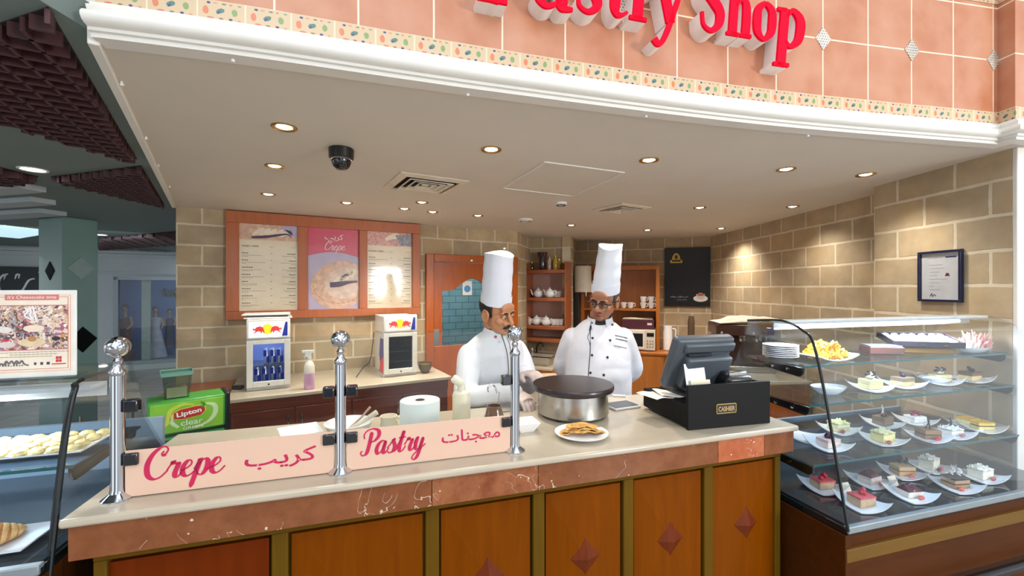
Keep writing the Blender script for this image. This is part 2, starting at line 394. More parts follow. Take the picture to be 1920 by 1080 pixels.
for args, hx in (((.2, .47, .075, .26), '#cf7a56'), ((.5, .5, .10, .17, .25), '#54786c'), ((.47, .42, .035, .10, .25), '#3c4a80'), ((.8, .5, .075, .22), '#7e9a62'),
                 ((.26, .86, .05, .07), '#3a4078'), ((.4, .87, .06, .05), '#cf8a74'), ((.58, .87, .06, .05), '#5d8064'), ((.72, .87, .04, .05), '#c8745c'), ((.9, .87, .05, .05), '#7f9668'),
                 ((.72, .13, .05, .07), '#3a4078'), ((.3, .12, .09, .05), '#c9705c'), ((.52, .12, .06, .05), '#8a6a58'), ((.9, .12, .05, .05), '#c98a74')):
    col = mixc(nt, blob(*[x*(.82 if i in (2, 3) else 1) for i, x in enumerate(args)]), col, lin(hx))
edge = mth(nt, 'LESS_THAN', mth(nt, 'ABSOLUTE', mth(nt, 'SUBTRACT', fu, .03)), .02)
col = mixc(nt, edge, col, lin('#dccbb0'))
nt.links.new(col, bb.inputs['Base Color']); bb.inputs['Roughness'].default_value = .3
strip('trim_border_tiles', 2.435, 2.495, bm_, .004)
strip('trim_border_tiles_upper', 3.035, 3.095, bm_, .004)
# ---- diamond inserts along the tile joint
mb = MB(); dm = bricks('diamond_insert', '#b9ab98', '#8d90a0', '#efe0c8', .012, .012, .002, .3, .1, noise_amt=.5)
k = SJ % .5
while k < FS[len(FP)-1]+.01:
    p, d = fac(min(k, FS[len(FP)-1]-.001), .003); r_ = .042
    up = Vector((0, 0, 1)); c = p+Vector((0, 0, TZ0+TH)); nn = Vector((d.y, -d.x, 0))
    q = [c-d*r_, c-up*r_*1.25, c+d*r_, c+up*r_*1.25]
    mb.add(q+[v-nn*.006 for v in q], [(0, 1, 2, 3), (7, 6, 5, 4), (0, 4, 5, 1), (1, 5, 6, 2), (2, 6, 7, 3), (3, 7, 4, 0)]); k += .5
struct(mb.build('trim_diamond_inserts', dm, smooth=0))
# ---- cornice
prof = [(-.05, 2.335), (.010, 2.335), (.012, 2.347), (.022, 2.349), (.024, 2.358), (.034, 2.360), (.045, 2.366), (.051, 2.376), (.051, 2.386), (.044, 2.395), (.030, 2.399), (.026, 2.405), (.030, 2.412), (.030, 2.418), (.018, 2.424), (.012, 2.435), (-.05, 2.435)]
mb = MB(); mb.rings([[p+FN[i]*o_+Vector((0, 0, z)) for o_, z in prof] for i, p in enumerate(FPX)])
struct(mb.build('trim_cornice', M['plaster'], smooth=50))
# ---- ceilings
left_a = FP[0]+Vector((0, .02, 0)); left_b = P0
poly = [(p.x, p.y) for p in FP]+[(3.2, 2.17), (3.2, 6.9), (-.4, 6.9), (P0.x, P0.y+.1), (P0.x, P0.y)]
struct(MB().prism(poly, ZC, ZC+.07).build('ceiling', M['soffit'], smooth=0))
d = (left_b-left_a); LD = d.normalized(); LN = Vector((-LD.y, LD.x, 0))     # away from the shop
q = [left_a, left_b, left_b+LN*.028, left_a+LN*.028]
struct(MB().prism([(p.x, p.y) for p in q], 2.325, 2.41).build('trim_soffit_edge', M['plaster'], bevel=.003))
mz = 2.37
poly = [(left_a.x-.03, left_a.y), (left_a.x-.03, .2), (-9, .2), (-16, 6), (-16, 14.5), (-2, 14.5), (P0.x+.2, P0.y+.3), (P0.x-.02, P0.y)]
struct(MB().prism(poly, mz, mz+.08).build('ceiling_mall', M['mallpaint'], smooth=0))
def inpoly(p, poly):
    c = False; n = len(poly)
    for i in range(n):
        a, b = poly[i], poly[(i+1) % n]
        if (a[1] > p[1]) != (b[1] > p[1]) and p[0] < (b[0]-a[0])*(p[1]-a[1])/(b[1]-a[1])+a[0]: c = not c
    return c
def clipline(o_, d_, poly):
    ts = []; n = len(poly)
    for i in range(n):
        a = Vector(poly[i]); b = Vector(poly[(i+1) % n]); e = b-a; den = d_.x*e.y-d_.y*e.x
        if abs(den) < 1e-9: continue
        w_ = a-o_; t = (w_.x*e.y-w_.y*e.x)/den; s_ = (w_.x*d_.y-w_.y*d_.x)/den
        if 0 <= s_ <= 1: ts.append(t)
    ts.sort(); return [(ts[i], ts[i+1]) for i in range(0, len(ts)-1, 2)]
def egg(pxs, label, pitch=.075):
    poly = [tuple(atZ(x, y, mz).xy) for x, y in pxs]
    c = Vector((sum(p[0] for p in poly)/len(poly), sum(p[1] for p in poly)/len(poly)))
    loc = [(p[0]-c.x, p[1]-c.y) for p in poly]
    t = thing('ceiling_grille', label, 'ceiling grille', (c.x, c.y, mz), 0, 'maroon egg-crate grilles in the mall ceiling')
    MB().prism(loc, -.004, 0).build('shade_backing', M['grilledark'], t, smooth=0)  # dark sheet painted as the shade of an open recess
    mb = MB()
    for a in (WA, WA+math.pi/2):
        dd = Vector((math.cos(a), math.sin(a))); nn = Vector((-dd.y, dd.x))
        k = -60
        while k < 60:
            o_ = nn*(k*pitch); k += 1
            for t0, t1 in clipline(o_, dd, loc):
                m_ = (t0+t1)/2; p = o_+dd*m_
                mb.box((p.x, p.y, -.024), (t1-t0, .011, .04), rz=a)
    mb.build('slats', M['grille'], t, smooth=0)
egg([(90, 12), (257, 298), (0, 218), (-60, 196), (-60, 62)], 'large maroon triangular ceiling grille beside the shop soffit')
egg([(265, 310), (308, 383), (95, 331)], 'smaller maroon triangular ceiling grille next to the stone pillar top')
egg([(0, 313), (72, 331), (35, 340), (-60, 335), (-90, 318)], 'maroon ceiling grille corner beside a round mall downlight', .09)
egg([(186, 446), (331, 433), (331, 456), (186, 466)], 'narrow maroon ceiling grille strip beyond the green pillar', .16)
# ---- mall side: shop across the walkway
Q0 = Vector((-7.7, 8.27, 0)); QA = math.atan2(.475, .88); QD = Vector((.88, .475, 0)).normalized()
def qx(px): return atL(px, Q0, QD)
def qz(px, py): return CZ+(540-py)/F*(Q0.y+QD.y*qx(px))
x0, x1 = qx(213), qx(348); zt = qz(240, 519); zb = .12
mb = MB().bx(-3.5, x0, 0, .15, 0, mz).bx(x1+2.2, 8, 0, .15, 0, mz).bx(x0, x1+2.2, 0, .15, zt, mz).bx(x0, x1+2.2, 0, .15, 0, zb)
for z, h in ((mz-.16, .07), (mz-.08, .05), (zt+.05, .03)): mb.bx(-3.5, 8, -.05, 0, z, z+h)
o = mb.build('wall_mall', M['mallwhite'], smooth=0); o.location = Q0; o.rotation_euler = (0, 0, QA); struct(o)
M['blue'] = mat('blue_display_panel', '#4a6ea8', .5, var=.25, scale=1.2)
o = MB().bx(x0-.3, x1+2.4, 1.25, 1.3, 0, 2.3).bx(x0-.3, x0-.25, .15, 1.3, 0, 2.3).bx(x1+2.35, x1+2.4, .15, 1.3, 0, 2.3).build('wall_shop_display', M['blue'], smooth=0); o.location = Q0; o.rotation_euler = (0, 0, QA); struct(o)
M['alu'] = mat('grey_window_frame', '#8d979c', .4, .3)
mb = MB(); mb.bx(x0, x0+.07, -.02, .1, zb, zt).bx(x0, x1+2.2, -.02, .1, zt-.06, zt).bx(x0, x1+2.2, -.02, .1, zb, zb+.06)
o = mb.build('window_1', M['alu'], smooth=0); o.location = Q0; o.rotation_euler = (0, 0, QA); struct(o)
mp = MB().bx(qx(257), qx(274), .3, .34, zb, zt-.02).build('mullion', mat('pale_green_panel', '#9fb0ac', .4), o, smooth=0)
MB().bx(x0+.05, x1+2.2, .03, .04, zb, zt).build('pane', M['clear'], o, smooth=0)
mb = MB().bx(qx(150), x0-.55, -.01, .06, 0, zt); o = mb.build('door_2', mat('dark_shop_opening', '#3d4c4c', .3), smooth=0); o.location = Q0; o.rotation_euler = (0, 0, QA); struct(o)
o = MB().bx(x0-.55, x0-.45, -.05, .0, 0, zt+.05).build('trim_mall_pilaster', M['mallwhite'], smooth=0); o.location = Q0; o.rotation_euler = (0, 0, QA); struct(o)
sg = MB().box((-1.75, .03, 1.78), (2.1, .05, .46)).build('sign', None, smooth=0); bpy.data.objects.remove(sg)
# skylights in the mall ceiling
for i, (pp) in enumerate(([(0, 422), (72, 430), (72, 441), (36, 447), (-30, 441)], [(282, 477), (331, 473), (331, 483), (300, 482)])):
    poly = [tuple(atZ(x, y, mz-.004).xy) for x, y in pp]
    o = MB().prism(poly, mz-.006, mz-.002).build('window_skylight_%d' % (i+1), M['skyglow'], smooth=0); struct(o)
o = None
for yy, xx in ((352, 60), (378, 82), (400, 100)):     # pale stepped coffer ribs
    a = atZ(-60, yy-2+6, mz); b = atZ(xx, yy-6, mz); c = (a+b)/2; dd = b-a
    mb = MB().box((c.x, c.y, mz-.02), (dd.length, .16*(1 if yy < 390 else 1.3), .04), rz=math.atan2(dd.y, dd.x))
    o = mb.build('trim_mall_rib', M['mallwhite'], smooth=0); struct(o)
# green pillar
a = atY(72, 540, 4.6); b = atY(117, 540, 4.45); c = atY(184, 540, 4.75)
a.z = b.z = c.z = 0
M['green1'] = mat('pillar_green', '#7f9d96', .4, var=.06, scale=3); M['green2'] = mat('pillar_tan', '#8a8468', .5, var=.1, scale=3)
pl = thing('pillar', 'green mall pillar with diamond inlays behind the dessert flyer', 'pillar', (b.x, b.y, 0))
pl['kind'] = 'structure'
d4 = a+(c-b)
MB().prism([tuple((v-b).xy) for v in (a, b, c, d4)], 0, mz).build('shaft', M['green1'], pl, bevel=.01)
def onface(p, q, u, z, r, name, m, rh=None):
    dd = (q-p).normalized(); nn = Vector((dd.y, -dd.x, 0)); L = (q-p).length
    cc = p+dd*(L*u)-b+nn*.006+Vector((0, 0, z)); up = Vector((0, 0, 1)); rh = rh or r
    vs = [cc-dd*r, cc-up*rh, cc+dd*r, cc+up*rh]
    MB().add(vs+[v-nn*.012 for v in vs], [(0, 1, 2, 3), (7, 6, 5, 4), (0, 4, 5, 1), (1, 5, 6, 2), (2, 6, 7, 3), (3, 7, 4, 0)]).build(name, m, pl, smooth=0)
blk = mat('black_inlay', '#0c0d0e', .7, spec=.1); pale = mat('pale_green_inlay', '#93a8a4', .4)
onface(a, b, .5, CZ+(540-508)/F*4.55, .085, 'dark_diamond', blk, .1)
onface(b, c, .5, CZ+(540-503)/F*4.6, .12, 'pale_diamond', pale)
onface(b, c, .55, CZ+(540-637)/F*4.6, .13, 'dark_diamond', blk, .14)
# ============================================================ LETTERING
def frame(o, x, up=(0, 0, 1)):
    x = Vector(x).normalized(); y = Vector(up).normalized(); n = x.cross(y)
    m = Matrix((x, y, n)).transposed().to_4x4(); m.translation = Vector(o); return m
def text_mesh(body, bold=0):
    c = bpy.data.curves.new('t', 'FONT'); c.body = body; c.resolution_u = 3; c.offset = bold
    o = bpy.data.objects.new('t', c); COL.objects.link(o)
    me = bpy.data.meshes.new_from_object(o.evaluated_get(bpy.context.evaluated_depsgraph_get()))
    bpy.data.objects.remove(o); return me
def text(name, body, m, mx, parent=None, h=None, w=None, align='l', shear=0, depth=.0006, bold=0, squash=None):
    me = text_mesh(body, bold); xs = [v.co.x for v in me.vertices]; ys = [v.co.y for v in me.vertices]
    x0, x1, y0, y1 = min(xs), max(xs), min(ys), max(ys)
    s = (h/(y1-y0)) if h else w/(x1-x0); sx = (w/(x1-x0)) if (w and h) else s
    off = {'l': x0, 'c': (x0+x1)/2, 'r': x1}[align]
    vs = [Vector(((v.co.x-off)*sx+shear*(v.co.y-y0)*s, (v.co.y-(y0 if h else 0))*s, 0)) for v in me.vertices]
    mb = MB(); n = len(vs); fs = [tuple(p.vertices) for p in me.polygons]
    mb.add([v+Vector((0, 0, depth)) for v in vs], fs, mx)
    bpy.data.meshes.remove(me)
    return mb.build(name, m, parent, smooth=0)
def ribbon(mb, pts, mx, depth0, depth1, n=7, raw=False):     # pts (x,y,width): a calligraphic stroke with real thickness
    P = pts if raw else smooth_pts(pts, n)
    L = []; Rr = []
    for i, p in enumerate(P):
        a = P[max(i-1, 0)]; b = P[min(i+1, len(P)-1)]; d = Vector((b[0]-a[0], b[1]-a[1]))
        if d.length < 1e-6: d = Vector((1, 0))
        d.normalize(); nn = Vector((-d.y, d.x)); w = max(p[2], .004)/2
        L.append((p[0]+nn.x*w, p[1]+nn.y*w)); Rr.append((p[0]-nn.x*w, p[1]-nn.y*w))
    k = len(P); vs = []
    for i in range(k): vs += [(L[i][0], L[i][1], depth0), (Rr[i][0], Rr[i][1], depth0), (L[i][0], L[i][1], depth1), (Rr[i][0], Rr[i][1], depth1)]
    fs = []
    for i in range(k-1):
        a, b = 4*i, 4*i+4
        fs += [(a+2, a+3, b+3, b+2), (a, b, b+1, a+1), (a, a+2, b+2, b), (a+1, b+1, b+3, a+3)]
    fs += [(0, 1, 3, 2), (4*k-4, 4*k-2, 4*k-1, 4*k-3)]
    mb.add(vs, fs, mx)
def pen(pts, thin, thick, n=7):       # width grows on down strokes
    P = smooth_pts(pts, n); out = []
    for i, p in enumerate(P):
        a = P[max(i-1, 0)]; b = P[min(i+1, len(P)-1)]; dx, dy = b[0]-a[0], b[1]-a[1]; l = math.hypot(dx, dy) or 1
        s = max(0, -dy/l*.9+dx/l*.18); e = min(1, min(i, len(P)-1-i)/3+.35)
        out.append((p[0], p[1], (thin+(thick-thin)*s**1.2)*e))
    return out
# script lower case on a unit x-height, slanted; each glyph: strokes, advance
SCR = {
 'C': ([[(.98, 1.52), (1.08, 1.78), (.92, 1.98), (.62, 1.9), (.28, 1.5), (.1, .9), (.2, .3), (.5, .04), (.85, .12), (1.2, .5)], [(.98, 1.52), (.85, 1.42), (.78, 1.55), (.88, 1.7)]], 1.16),
 'P': ([[(.55, 1.75), (.5, 1.2), (.42, .5), (.3, .1), (.05, .0), (-.1, .2), (0, .36)], [(.08, 1.25), (.0, 1.55), (.2, 1.86), (.62, 1.98), (1.02, 1.8), (1.08, 1.4), (.82, 1.05), (.5, .98)]], .98),
 'r': ([[(0, .5), (.22, .92), (.3, 1.02), (.28, .88), (.5, .88), (.56, .8), (.44, .3), (.5, .05), (.66, .08), (.86, .42)]], .74),
 'e': ([[(0, .4), (.3, .52), (.52, .74), (.48, .96), (.3, .96), (.1, .62), (.12, .2), (.34, .02), (.6, .14), (.82, .42)]], .72),
 'p': ([[(-.02, .4), (.16, .8), (.26, 1.0), (.1, .2), (-.1, -.72)], [(.1, .3), (.3, .82), (.52, .98), (.68, .8), (.62, .3), (.42, .02), (.22, .08), (.12, .3)], [(.62, .3), (.8, .35), (.92, .48)]], .84),
 'a': ([[(.62, .92), (.42, 1.0), (.16, .74), (.06, .3), (.2, .02), (.42, .2), (.6, .6), (.68, .98)], [(.68, .98), (.58, .4), (.6, .06), (.76, .06), (.95, .4)]], .84),
 's': ([[(0, .38), (.24, .72), (.42, 1.04), (.44, .84), (.56, .5), (.46, .12), (.2, .0), (.06, .14)], [(.46, .12), (.62, .12), (.8, .4)]], .7),
 't': ([[(0, .4), (.24, .9), (.44, 1.6), (.3, .9), (.22, .25), (.32, .02), (.5, .1), (.68, .42)], [(.1, 1.08), (.62, 1.12)]], .58),
 'y': ([[(0, .5), (.14, .9), (.22, .95), (.14, .5), (.16, .12), (.34, .06), (.54, .4), (.68, .96)], [(.68, .96), (.56, .4), (.4, -.4), (.16, -.74), (-.04, -.6), (.1, -.3), (.5, .06), (.9, .42)]], .84)}
def script(name, body, m, mx, parent, w, thick=.2, thin=.055, sh=.12, depth=.0012, ybase=0):
    mb = MB(); x = 0; tot = sum(SCR[c][1] for c in body); s = w/(tot+.1)
    for c in body:
        st, adv = SCR[c]
        for q in st:
            P = [((p[0]+x+sh*p[1])*s, p[1]*s, p[2]*s) for p in pen(q, thin, thick)]
            ribbon(mb, P, mx, 0, depth, raw=True)
        x += adv
    return mb.build(name, m, parent, smooth=0)
AR_CREPE = '\uFE90\uFEF4\uFEAE\uFEDB'.replace('\uFEF4', '\uFEF3'); AR_PASTRY = '\uFE95\uFE8E\uFEE8\uFEA0\uFECC\uFEE3'

# ============================================================ SHOP SIGN
RED = mat('sign_red', '#e4002a', .6, var=.02, emit=.22, spec=.1); RET = mat('letter_return', '#efeae6', .5)  # slight glow put into the face colour to keep the red saturated
SER = {
 'P': ([[(.34, 0, .3), (.34, 1.5, .3)], [(.02, .05, .1), (.7, .05, .1)], [(.02, 1.45, .1), (.4, 1.45, .1)], [(.4, 1.44, .1), (.8, 1.4, .16), (1.05, 1.1, .3), (.8, .74, .16), (.4, .68, .1)]], 1.2),
 'a': ([[(.16, .72, .24), (.24, .92, .12), (.5, .96, .12), (.68, .76, .24), (.7, .4, .27), (.7, .12, .27), (.82, .05, .14), (.98, .06, .08)], [(.68, .56, .07), (.32, .48, .14), (.14, .25, .27), (.28, .05, .14), (.5, .09, .1), (.68, .26, .08)]], 1.02),
 's': ([[(.68, .7, .1), (.6, .92, .1), (.38, .96, .12), (.17, .77, .24), (.34, .56, .26), (.6, .4, .27), (.66, .18, .22), (.42, .03, .12), (.16, .12, .1), (.1, .3, .09)]], .82),
 't': ([[(.28, 1.28, .08), (.3, .9, .24), (.3, .3, .27), (.36, .07, .17), (.52, .05, .1), (.68, .14, .07)], [(.04, .92, .11), (.66, .92, .11)]], .72),
 'r': ([[(.3, .02, .28), (.3, .96, .28)], [(.04, .05, .1), (.6, .05, .1)], [(.04, .93, .1), (.36, .93, .1)], [(.36, .6, .1), (.5, .86, .16), (.7, .84, .26), (.78, .74, .22)]], .84),
 'y': ([[(.22, .95, .3), (.58, .05, .26)], [(.9, .95, .13), (.56, .0, .15), (.36, -.4, .14), (.2, -.48, .17), (.06, -.38, .2)], [(.0, .93, .1), (.48, .93, .1)], [(.68, .93, .1), (1.04, .93, .1)]], 1.02),
 'S': ([[(.86, 1.02, .1), (.8, 1.3, .1), (.52, 1.44, .14), (.22, 1.25, .24), (.26, .95, .3), (.56, .74, .33), (.84, .5, .3), (.82, .2, .24), (.52, .03, .14), (.2, .14, .1), (.1, .44, .1)]], 1.08),
 'h': ([[(.28, .02, .28), (.28, 1.5, .28)], [(.02, .05, .1), (.56, .05, .1)], [(.02, 1.46, .1), (.34, 1.46, .1)], [(.36, .72, .1), (.56, .93, .14), (.8, .84, .24), (.86, .5, .28), (.86, .02, .28)], [(.62, .05, .1), (1.12, .05, .1)]], 1.2),
 'o': ([[(.5, .95, .13), (.2, .78, .24), (.16, .48, .28), (.22, .2, .24), (.5, .04, .13), (.8, .2, .24), (.86, .48, .28), (.8, .78, .24), (.5, .95, .13)]], 1.04),
 'p': ([[(.28, -.5, .28), (.28, .96, .28)], [(.0, -.46, .1), (.58, -.46, .1)], [(.0, .93, .1), (.34, .93, .1)], [(.36, .76, .1), (.56, .94, .14), (.86, .76, .26), (.92, .48, .28), (.84, .18, .24), (.56, .03, .13), (.36, .16, .1)]], 1.12)}
# image columns of each letter's left edge and baseline heights read on the facade
WORD = [('P', 893, -3), ('a', 1002, 8), ('s', 1076, 18), ('t', 1134, 25), ('r', 1178, 34), ('y', 1226, 40), ('S', 1310, 54), ('h', 1362, 64), ('o', 1412, 72), ('p', 1455, 84)]
NXT = [992, 1075, 1130, 1177, 1228, 1280, 1358, 1412, 1455, 1510]
ordw = ['large red letter P that begins Pastry on the tiled facade', 'red sign letter a next to the P of Pastry', 'red sign letter s between a and t of Pastry', 'red sign letter t in the middle of Pastry',
        'red sign letter r before the y of Pastry', 'red sign letter y that ends Pastry with its hanging tail', 'large red sign letter S that begins Shop', 'tall red sign letter h in Shop', 'round red sign letter o in Shop', 'red sign letter p that ends Shop']
xh = .2
for (ch, px, by), nx, lab in zip(WORD, NXT, ordw):
    OFF = .078
    # find the spot on the letter-front surface
    best = None
    for k in range(400):
        s_ = FS[-3]*k/400; p, d = fac(s_, OFF)
        e = abs((p.x/p.y)*F+960-px)
        if best is None or e < best[0]: best = (e, s_, p, d)
    _, s_, p, d = best
    bestn = min(((abs((fac(FS[-3]*k/400, OFF)[0].x/fac(FS[-3]*k/400, OFF)[0].y)*F+960-nx), FS[-3]*k/400) for k in range(400)))
    wdt = bestn[1]-s_
    zb_ = CZ+(540-by)/F*p.y
    p0, d0 = fac(s_+wdt/2); 
    st, adv = SER[ch]; sx = wdt/adv; sy = .168
    t = thing('sign_letter', lab, 'sign letter', tuple(fac(s_)[0]+Vector((0, 0, zb_))), math.atan2(d0.y, d0.x), 'raised red letters of the shop sign')
    fm_ = Matrix(((1, 0, 0, 0), (0, 0, -1, 0), (0, 1, 0, 0), (0, 0, 0, 1)))
    a_, b_ = MB(), MB()
    for q in st:
        P = smooth_pts(q, 7) if len(q) > 2 else q
        P = [((v[0]+.12*v[1])*sx, v[1]*sy, v[2]*(sx*.55+sy*.45)) for v in P]
        ribbon(a_, P, fm_, .066, .078, raw=True); ribbon(b_, P, fm_, .0, .067, raw=True)
    a_.build('face', RED, t, smooth=0); b_.build('letter_side', RET, t, smooth=0)

# ============================================================ CEILING FIXTURES
def downlight_proto(lab, loc):
    t = thing('downlight', lab, 'ceiling light', loc, 0, 'brass downlights in the shop ceiling')
    MB().lathe([(.034, .002), (.036, -.003), (.05, -.007), (.054, -.004), (.054, .001)], 24).build('trim_ring', M['brass'], t)
    MB().lathe([(.0, -.006), (.02, -.006), (.032, -.001), (.033, .001)], 20).build('bulb', M['bulb'], t)
    return t
DL = [(533, 238, 'nearest the white cornice beside the mall edge'), (515, 311, 'above the menu board, between two others in its row'), (503, 364, 'close above the menu board frame'), (650, 380, 'with a small purple cap, above the red poster'),
      (758, 391, 'just behind the square air vent, above the third menu'), (791, 379, 'alone right behind the far corner of the square vent'), (811, 397, 'over the stone between menu board and door'), (896, 404, 'above the orange door'),
      (921, 280, 'by itself between dome camera and access panel'), (1071, 422, 'in front of the shelf niche'), (1217, 300, 'beside the access panel, towards the cornice'), (1214, 431, 'above the tall white hat and hutch'),
      (1312, 389, 'over the black poster, standing apart'), (1352, 428, 'in the far stone corner above the poster'), (1474, 317, 'over the cash register side of the shop'), (1486, 387, 'close to the stone side wall'), (1623, 327, 'next to the step in the stone wall')]
for i, (px, py, w_) in enumerate(DL):
    loc = atZ(px, py, ZC); lab = 'lit brass downlight '+w_
    if i == 0: dl0 = downlight_proto(lab, loc)
    else: dup(dl0, loc, 0, lab)
    l = bpy.data.lights.new('downlight_beam', 'SPOT'); l.energy = 90 if loc.y > 4.2 else 48; l.spot_size = R(125); l.spot_blend = .9; l.shadow_soft_size = .03; l.color = (1, .92, .80)
    o = bpy.data.objects.new('downlight_beam', l); COL.objects.link(o); o.location = loc-Vector((0, 0, .012))
for i, (px, py, lab) in enumerate([(62, 317, 'round white mall downlight near the maroon grille corner'), (190, 440, 'small mall downlight beside the green pillar'), (257, 471, 'small mall downlight before the dress shop')]):
    loc = atZ(px, py, mz-.001)
    t = thing('mall_downlight', lab, 'ceiling light', loc, 0, 'downlights in the mall ceiling')
    MB().lathe([(.055, .0), (.057, -.006), (.07, -.008), (.072, -.001)], 24).build('trim_ring', M['white'], t)
    MB().lathe([(0, -.005), (.05, -.004), (.055, -.001)], 20).build('bulb', M['bulb'], t)
# dome camera
c = atZ(640, 279, ZC); t = thing('security_camera', 'black dome security camera under the ceiling', 'camera', c)
MB().lathe([(.058, 0), (.062, -.004), (.06, -.05), (.05, -.056), (.0, -.056)], 32).build('housing', M['black'], t)
MB().lathe([(.049, -.055), (.048, -.07), (.04, -.092), (.025, -.106), (.0, -.111)], 32).build('dome', mat('smoked_dome', '#0b0b0c', .05, spec=.8), t)
MB().lathe([(.052, -.054), (.053, -.06), (.048, -.062)], 32).build('dome_ring', M['chrome'], t)
# vents
def vent(lab, c, side, ang):
    t = thing('ceiling_vent', lab, 'air vent', c, ang, 'square air diffusers')
    h = side/2; mb = MB()
    def ring(a, b, z0, z1, mb):
        for i in range(4):
            m_ = Matrix.Rotation(math.pi/2*i, 4, 'Z')
            mb.add([(-a, -a, z0), (a, -a, z0), (b, -b, z1), (-b, -b, z1), (-a, -a, z0-.006), (a, -a, z0-.006), (b, -b, z1-.006), (-b, -b, z1-.006)],
                   [(0, 1, 2, 3), (7, 6, 5, 4), (0, 4, 5, 1), (2, 6, 7, 3), (1, 5, 6, 2), (3, 7, 4, 0)], m_)
    ring(h, h*.78, -.001, -.010, mb); mb.build('frame', M['vent'], t, smooth=0)
    MB().bx(-h*.8, h*.8, -h*.8, h*.8, -.002, 0).build('shade_backing', M['grilledark'], t, smooth=0)  # dark sheet painted for the shade behind the louvres
    mb = MB()
    for k in (.66, .47, .28): ring(h*k, h*(k-.1), -.017, -.006, mb)
    mb.bx(-h*.1, h*.1, -h*.1, h*.1, -.014, -.01); mb.build('louvres', M['vent'], t, smooth=0)
M['vent'] = mat('vent_paint', '#d6cab8', .5)
for (px, py), s_, an, lab in (((752, 321), .46, R(30), 'large square ceiling air vent near the dome camera'), ((1166, 380), .37, R(32), 'smaller square ceiling air vent behind the access panel')):
    a = atZ(px, py, ZC); c = a+Vector((math.cos(an)-math.sin(an), math.sin(an)+math.cos(an), 0))*(s_/2); vent(lab, c, s_, an)
q = [atZ(x, y, ZC) for x, y in ((1022, 303), (1170, 323), (1072, 367), (943, 352))]; c = sum(q, Vector())/4
t = thing('access_panel', 'square access panel flush in the shop ceiling', 'access panel', c)
qq = [(p-c) for p in q]; mb = MB()
for i in range(4):
    a, b = qq[i], qq[(i+1) % 4]; mm = (a+b)/2; d_ = b-a; mb.box((mm.x, mm.y, -.003), (d_.length, .012, .006), rz=math.atan2(d_.y, d_.x))
mb.build('frame', M['plaster'], t, smooth=0); MB().prism([(p.x*.985, p.y*.985) for p in qq], -.0015, 0).build('panel', M['soffit'], t, smooth=0)
for px, py, r_, lab in ((985, 411, .075, 'round perforated white ceiling grille above the shelf niche'), (1052, 380, .05, 'small round white smoke detector beyond the access panel')):
    t = thing('smoke_detector', lab, 'smoke detector', atZ(px, py, ZC))
    MB().lathe([(r_, 0), (r_, -.012), (r_*.85, -.02), (r_*.5, -.024), (0, -.024)], 28).build('body', M['white'], t)
    MB().lathe([(r_*.8, -.019), (r_*.78, -.026), (r_*.6, -.026), (r_*.58, -.02)], 28).build('grille', M['grilledark'] if r_ < .06 else M['steel'], t)
for px, py, w_ in ((228, 153, 'nearest the cornice corner on the mall side'), (437, 108, 'first along the white cornice'), (877, 173, 'midway along the white cornice'), (1211, 214, 'along the cornice below the letters of Shop'), (1515, 251, 'along the cornice towards the stone pillar'), (274, 256, 'halfway along the mall edge'), (297, 308, 'farther along the mall edge'), (318, 348, 'closest to the stone pillar top')):
    o = MB().lathe([(.004, 0), (.004, -.006), (.007, -.008), (.005, -.014), (0, -.015)], 10).build('ceiling_hook', M['ceramic']); o.location = atZ(px, py, ZC)
    tag(o, 'tiny white ceiling hook '+w_, 'hook', 'tiny hooks along the ceiling edge')

# ============================================================ MENU BOARD
mx0, mx1 = wx(424), wx(785); mz0, mz1 = 1.325, 2.333
T = thing('menu_board', 'wood framed menu board with three posters on the stone wall', 'menu board', P1, WA)
pan = []
for l_, r_, zt_, zb_ in ((449, 558, wz(452, 417), wz(455, 584)), (577, 672, wz(578, 424), wz(580, 580)), (687, 771, wz(688, 432), wz(690, 578))):
    pan.append((wx(l_), wx(r_), zb_, zt_))
fb = MB(); y0 = -.06
zt_ = 2.225; zb_ = 1.405
pan = [(a, b, zb_, zt_) for a, b, _, _ in pan]
fb.bx(mx0, mx1, y0, -.002, zt_, mz1).bx(mx0, mx1, y0, -.002, mz0, zb_)
xs = [mx0]+[v for p in pan for v in p[:2]]+[mx1]
for i in range(0, len(xs), 2): fb.bx(xs[i], xs[i+1], y0, -.002, zb_, zt_)
fb.build('frame', M['menuwood'], T, bevel=.004)
cream = mat('menu_cream', '#e2d3b4', .25, var=.03, coat=.9); rose = mat('poster_rose', '#cf4a68', .3, var=.04, coat=.5); mauve = mat('poster_mauve', '#b9aecb', .3, var=.1, scale=4, coat=.5)
ink = mat('menu_ink', '#6a5a4a', .5); inkl = mat('menu_ink_light', '#9c8b75', .5); wink = mat('white_ink', '#f6eef0', .4)
crep = mat('printed_crepe', '#d7b49c', .3, var=.2, scale=25); cho = mat('printed_chocolate', '#4b3450', .3); ban = mat('printed_banana', '#e9dcc6', .3, var=.1); 
def P2M(x, z, y=-.021): return Matrix.Translation((x, y, z)) @ Matrix(((1, 0, 0, 0), (0, 0, -1, 0), (0, 1, 0, 0), (0, 0, 0, 1)))
def patch(name, poly, m, par, z=0, th=.0008):     # flat printed area on a poster, poly in poster metres
    return MB().prism(poly, z, z+th, Mx).build(name, m, par, smooth=0)
def ell(cx, cy, rx, ry, a0=0, a1=360, n=28, rot=0):
    out = []
    for i in range(n+1):
        t = R(a0+(a1-a0)*i/n); x, y = rx*math.cos(t), ry*math.sin(t); c_, s_ = math.cos(rot), math.sin(rot)
        out.append((cx+x*c_-y*s_, cy+x*s_+y*c_))
    return out[:-1] if abs(a1-a0-360) < 1e-6 else out
def clip(poly, w, h): return [(min(max(x, 0), w), min(max(y, 0), h)) for x, y in poly]
heads = ['SWEET CREPE', '', 'SAVORY CREPE']
random.seed(3)
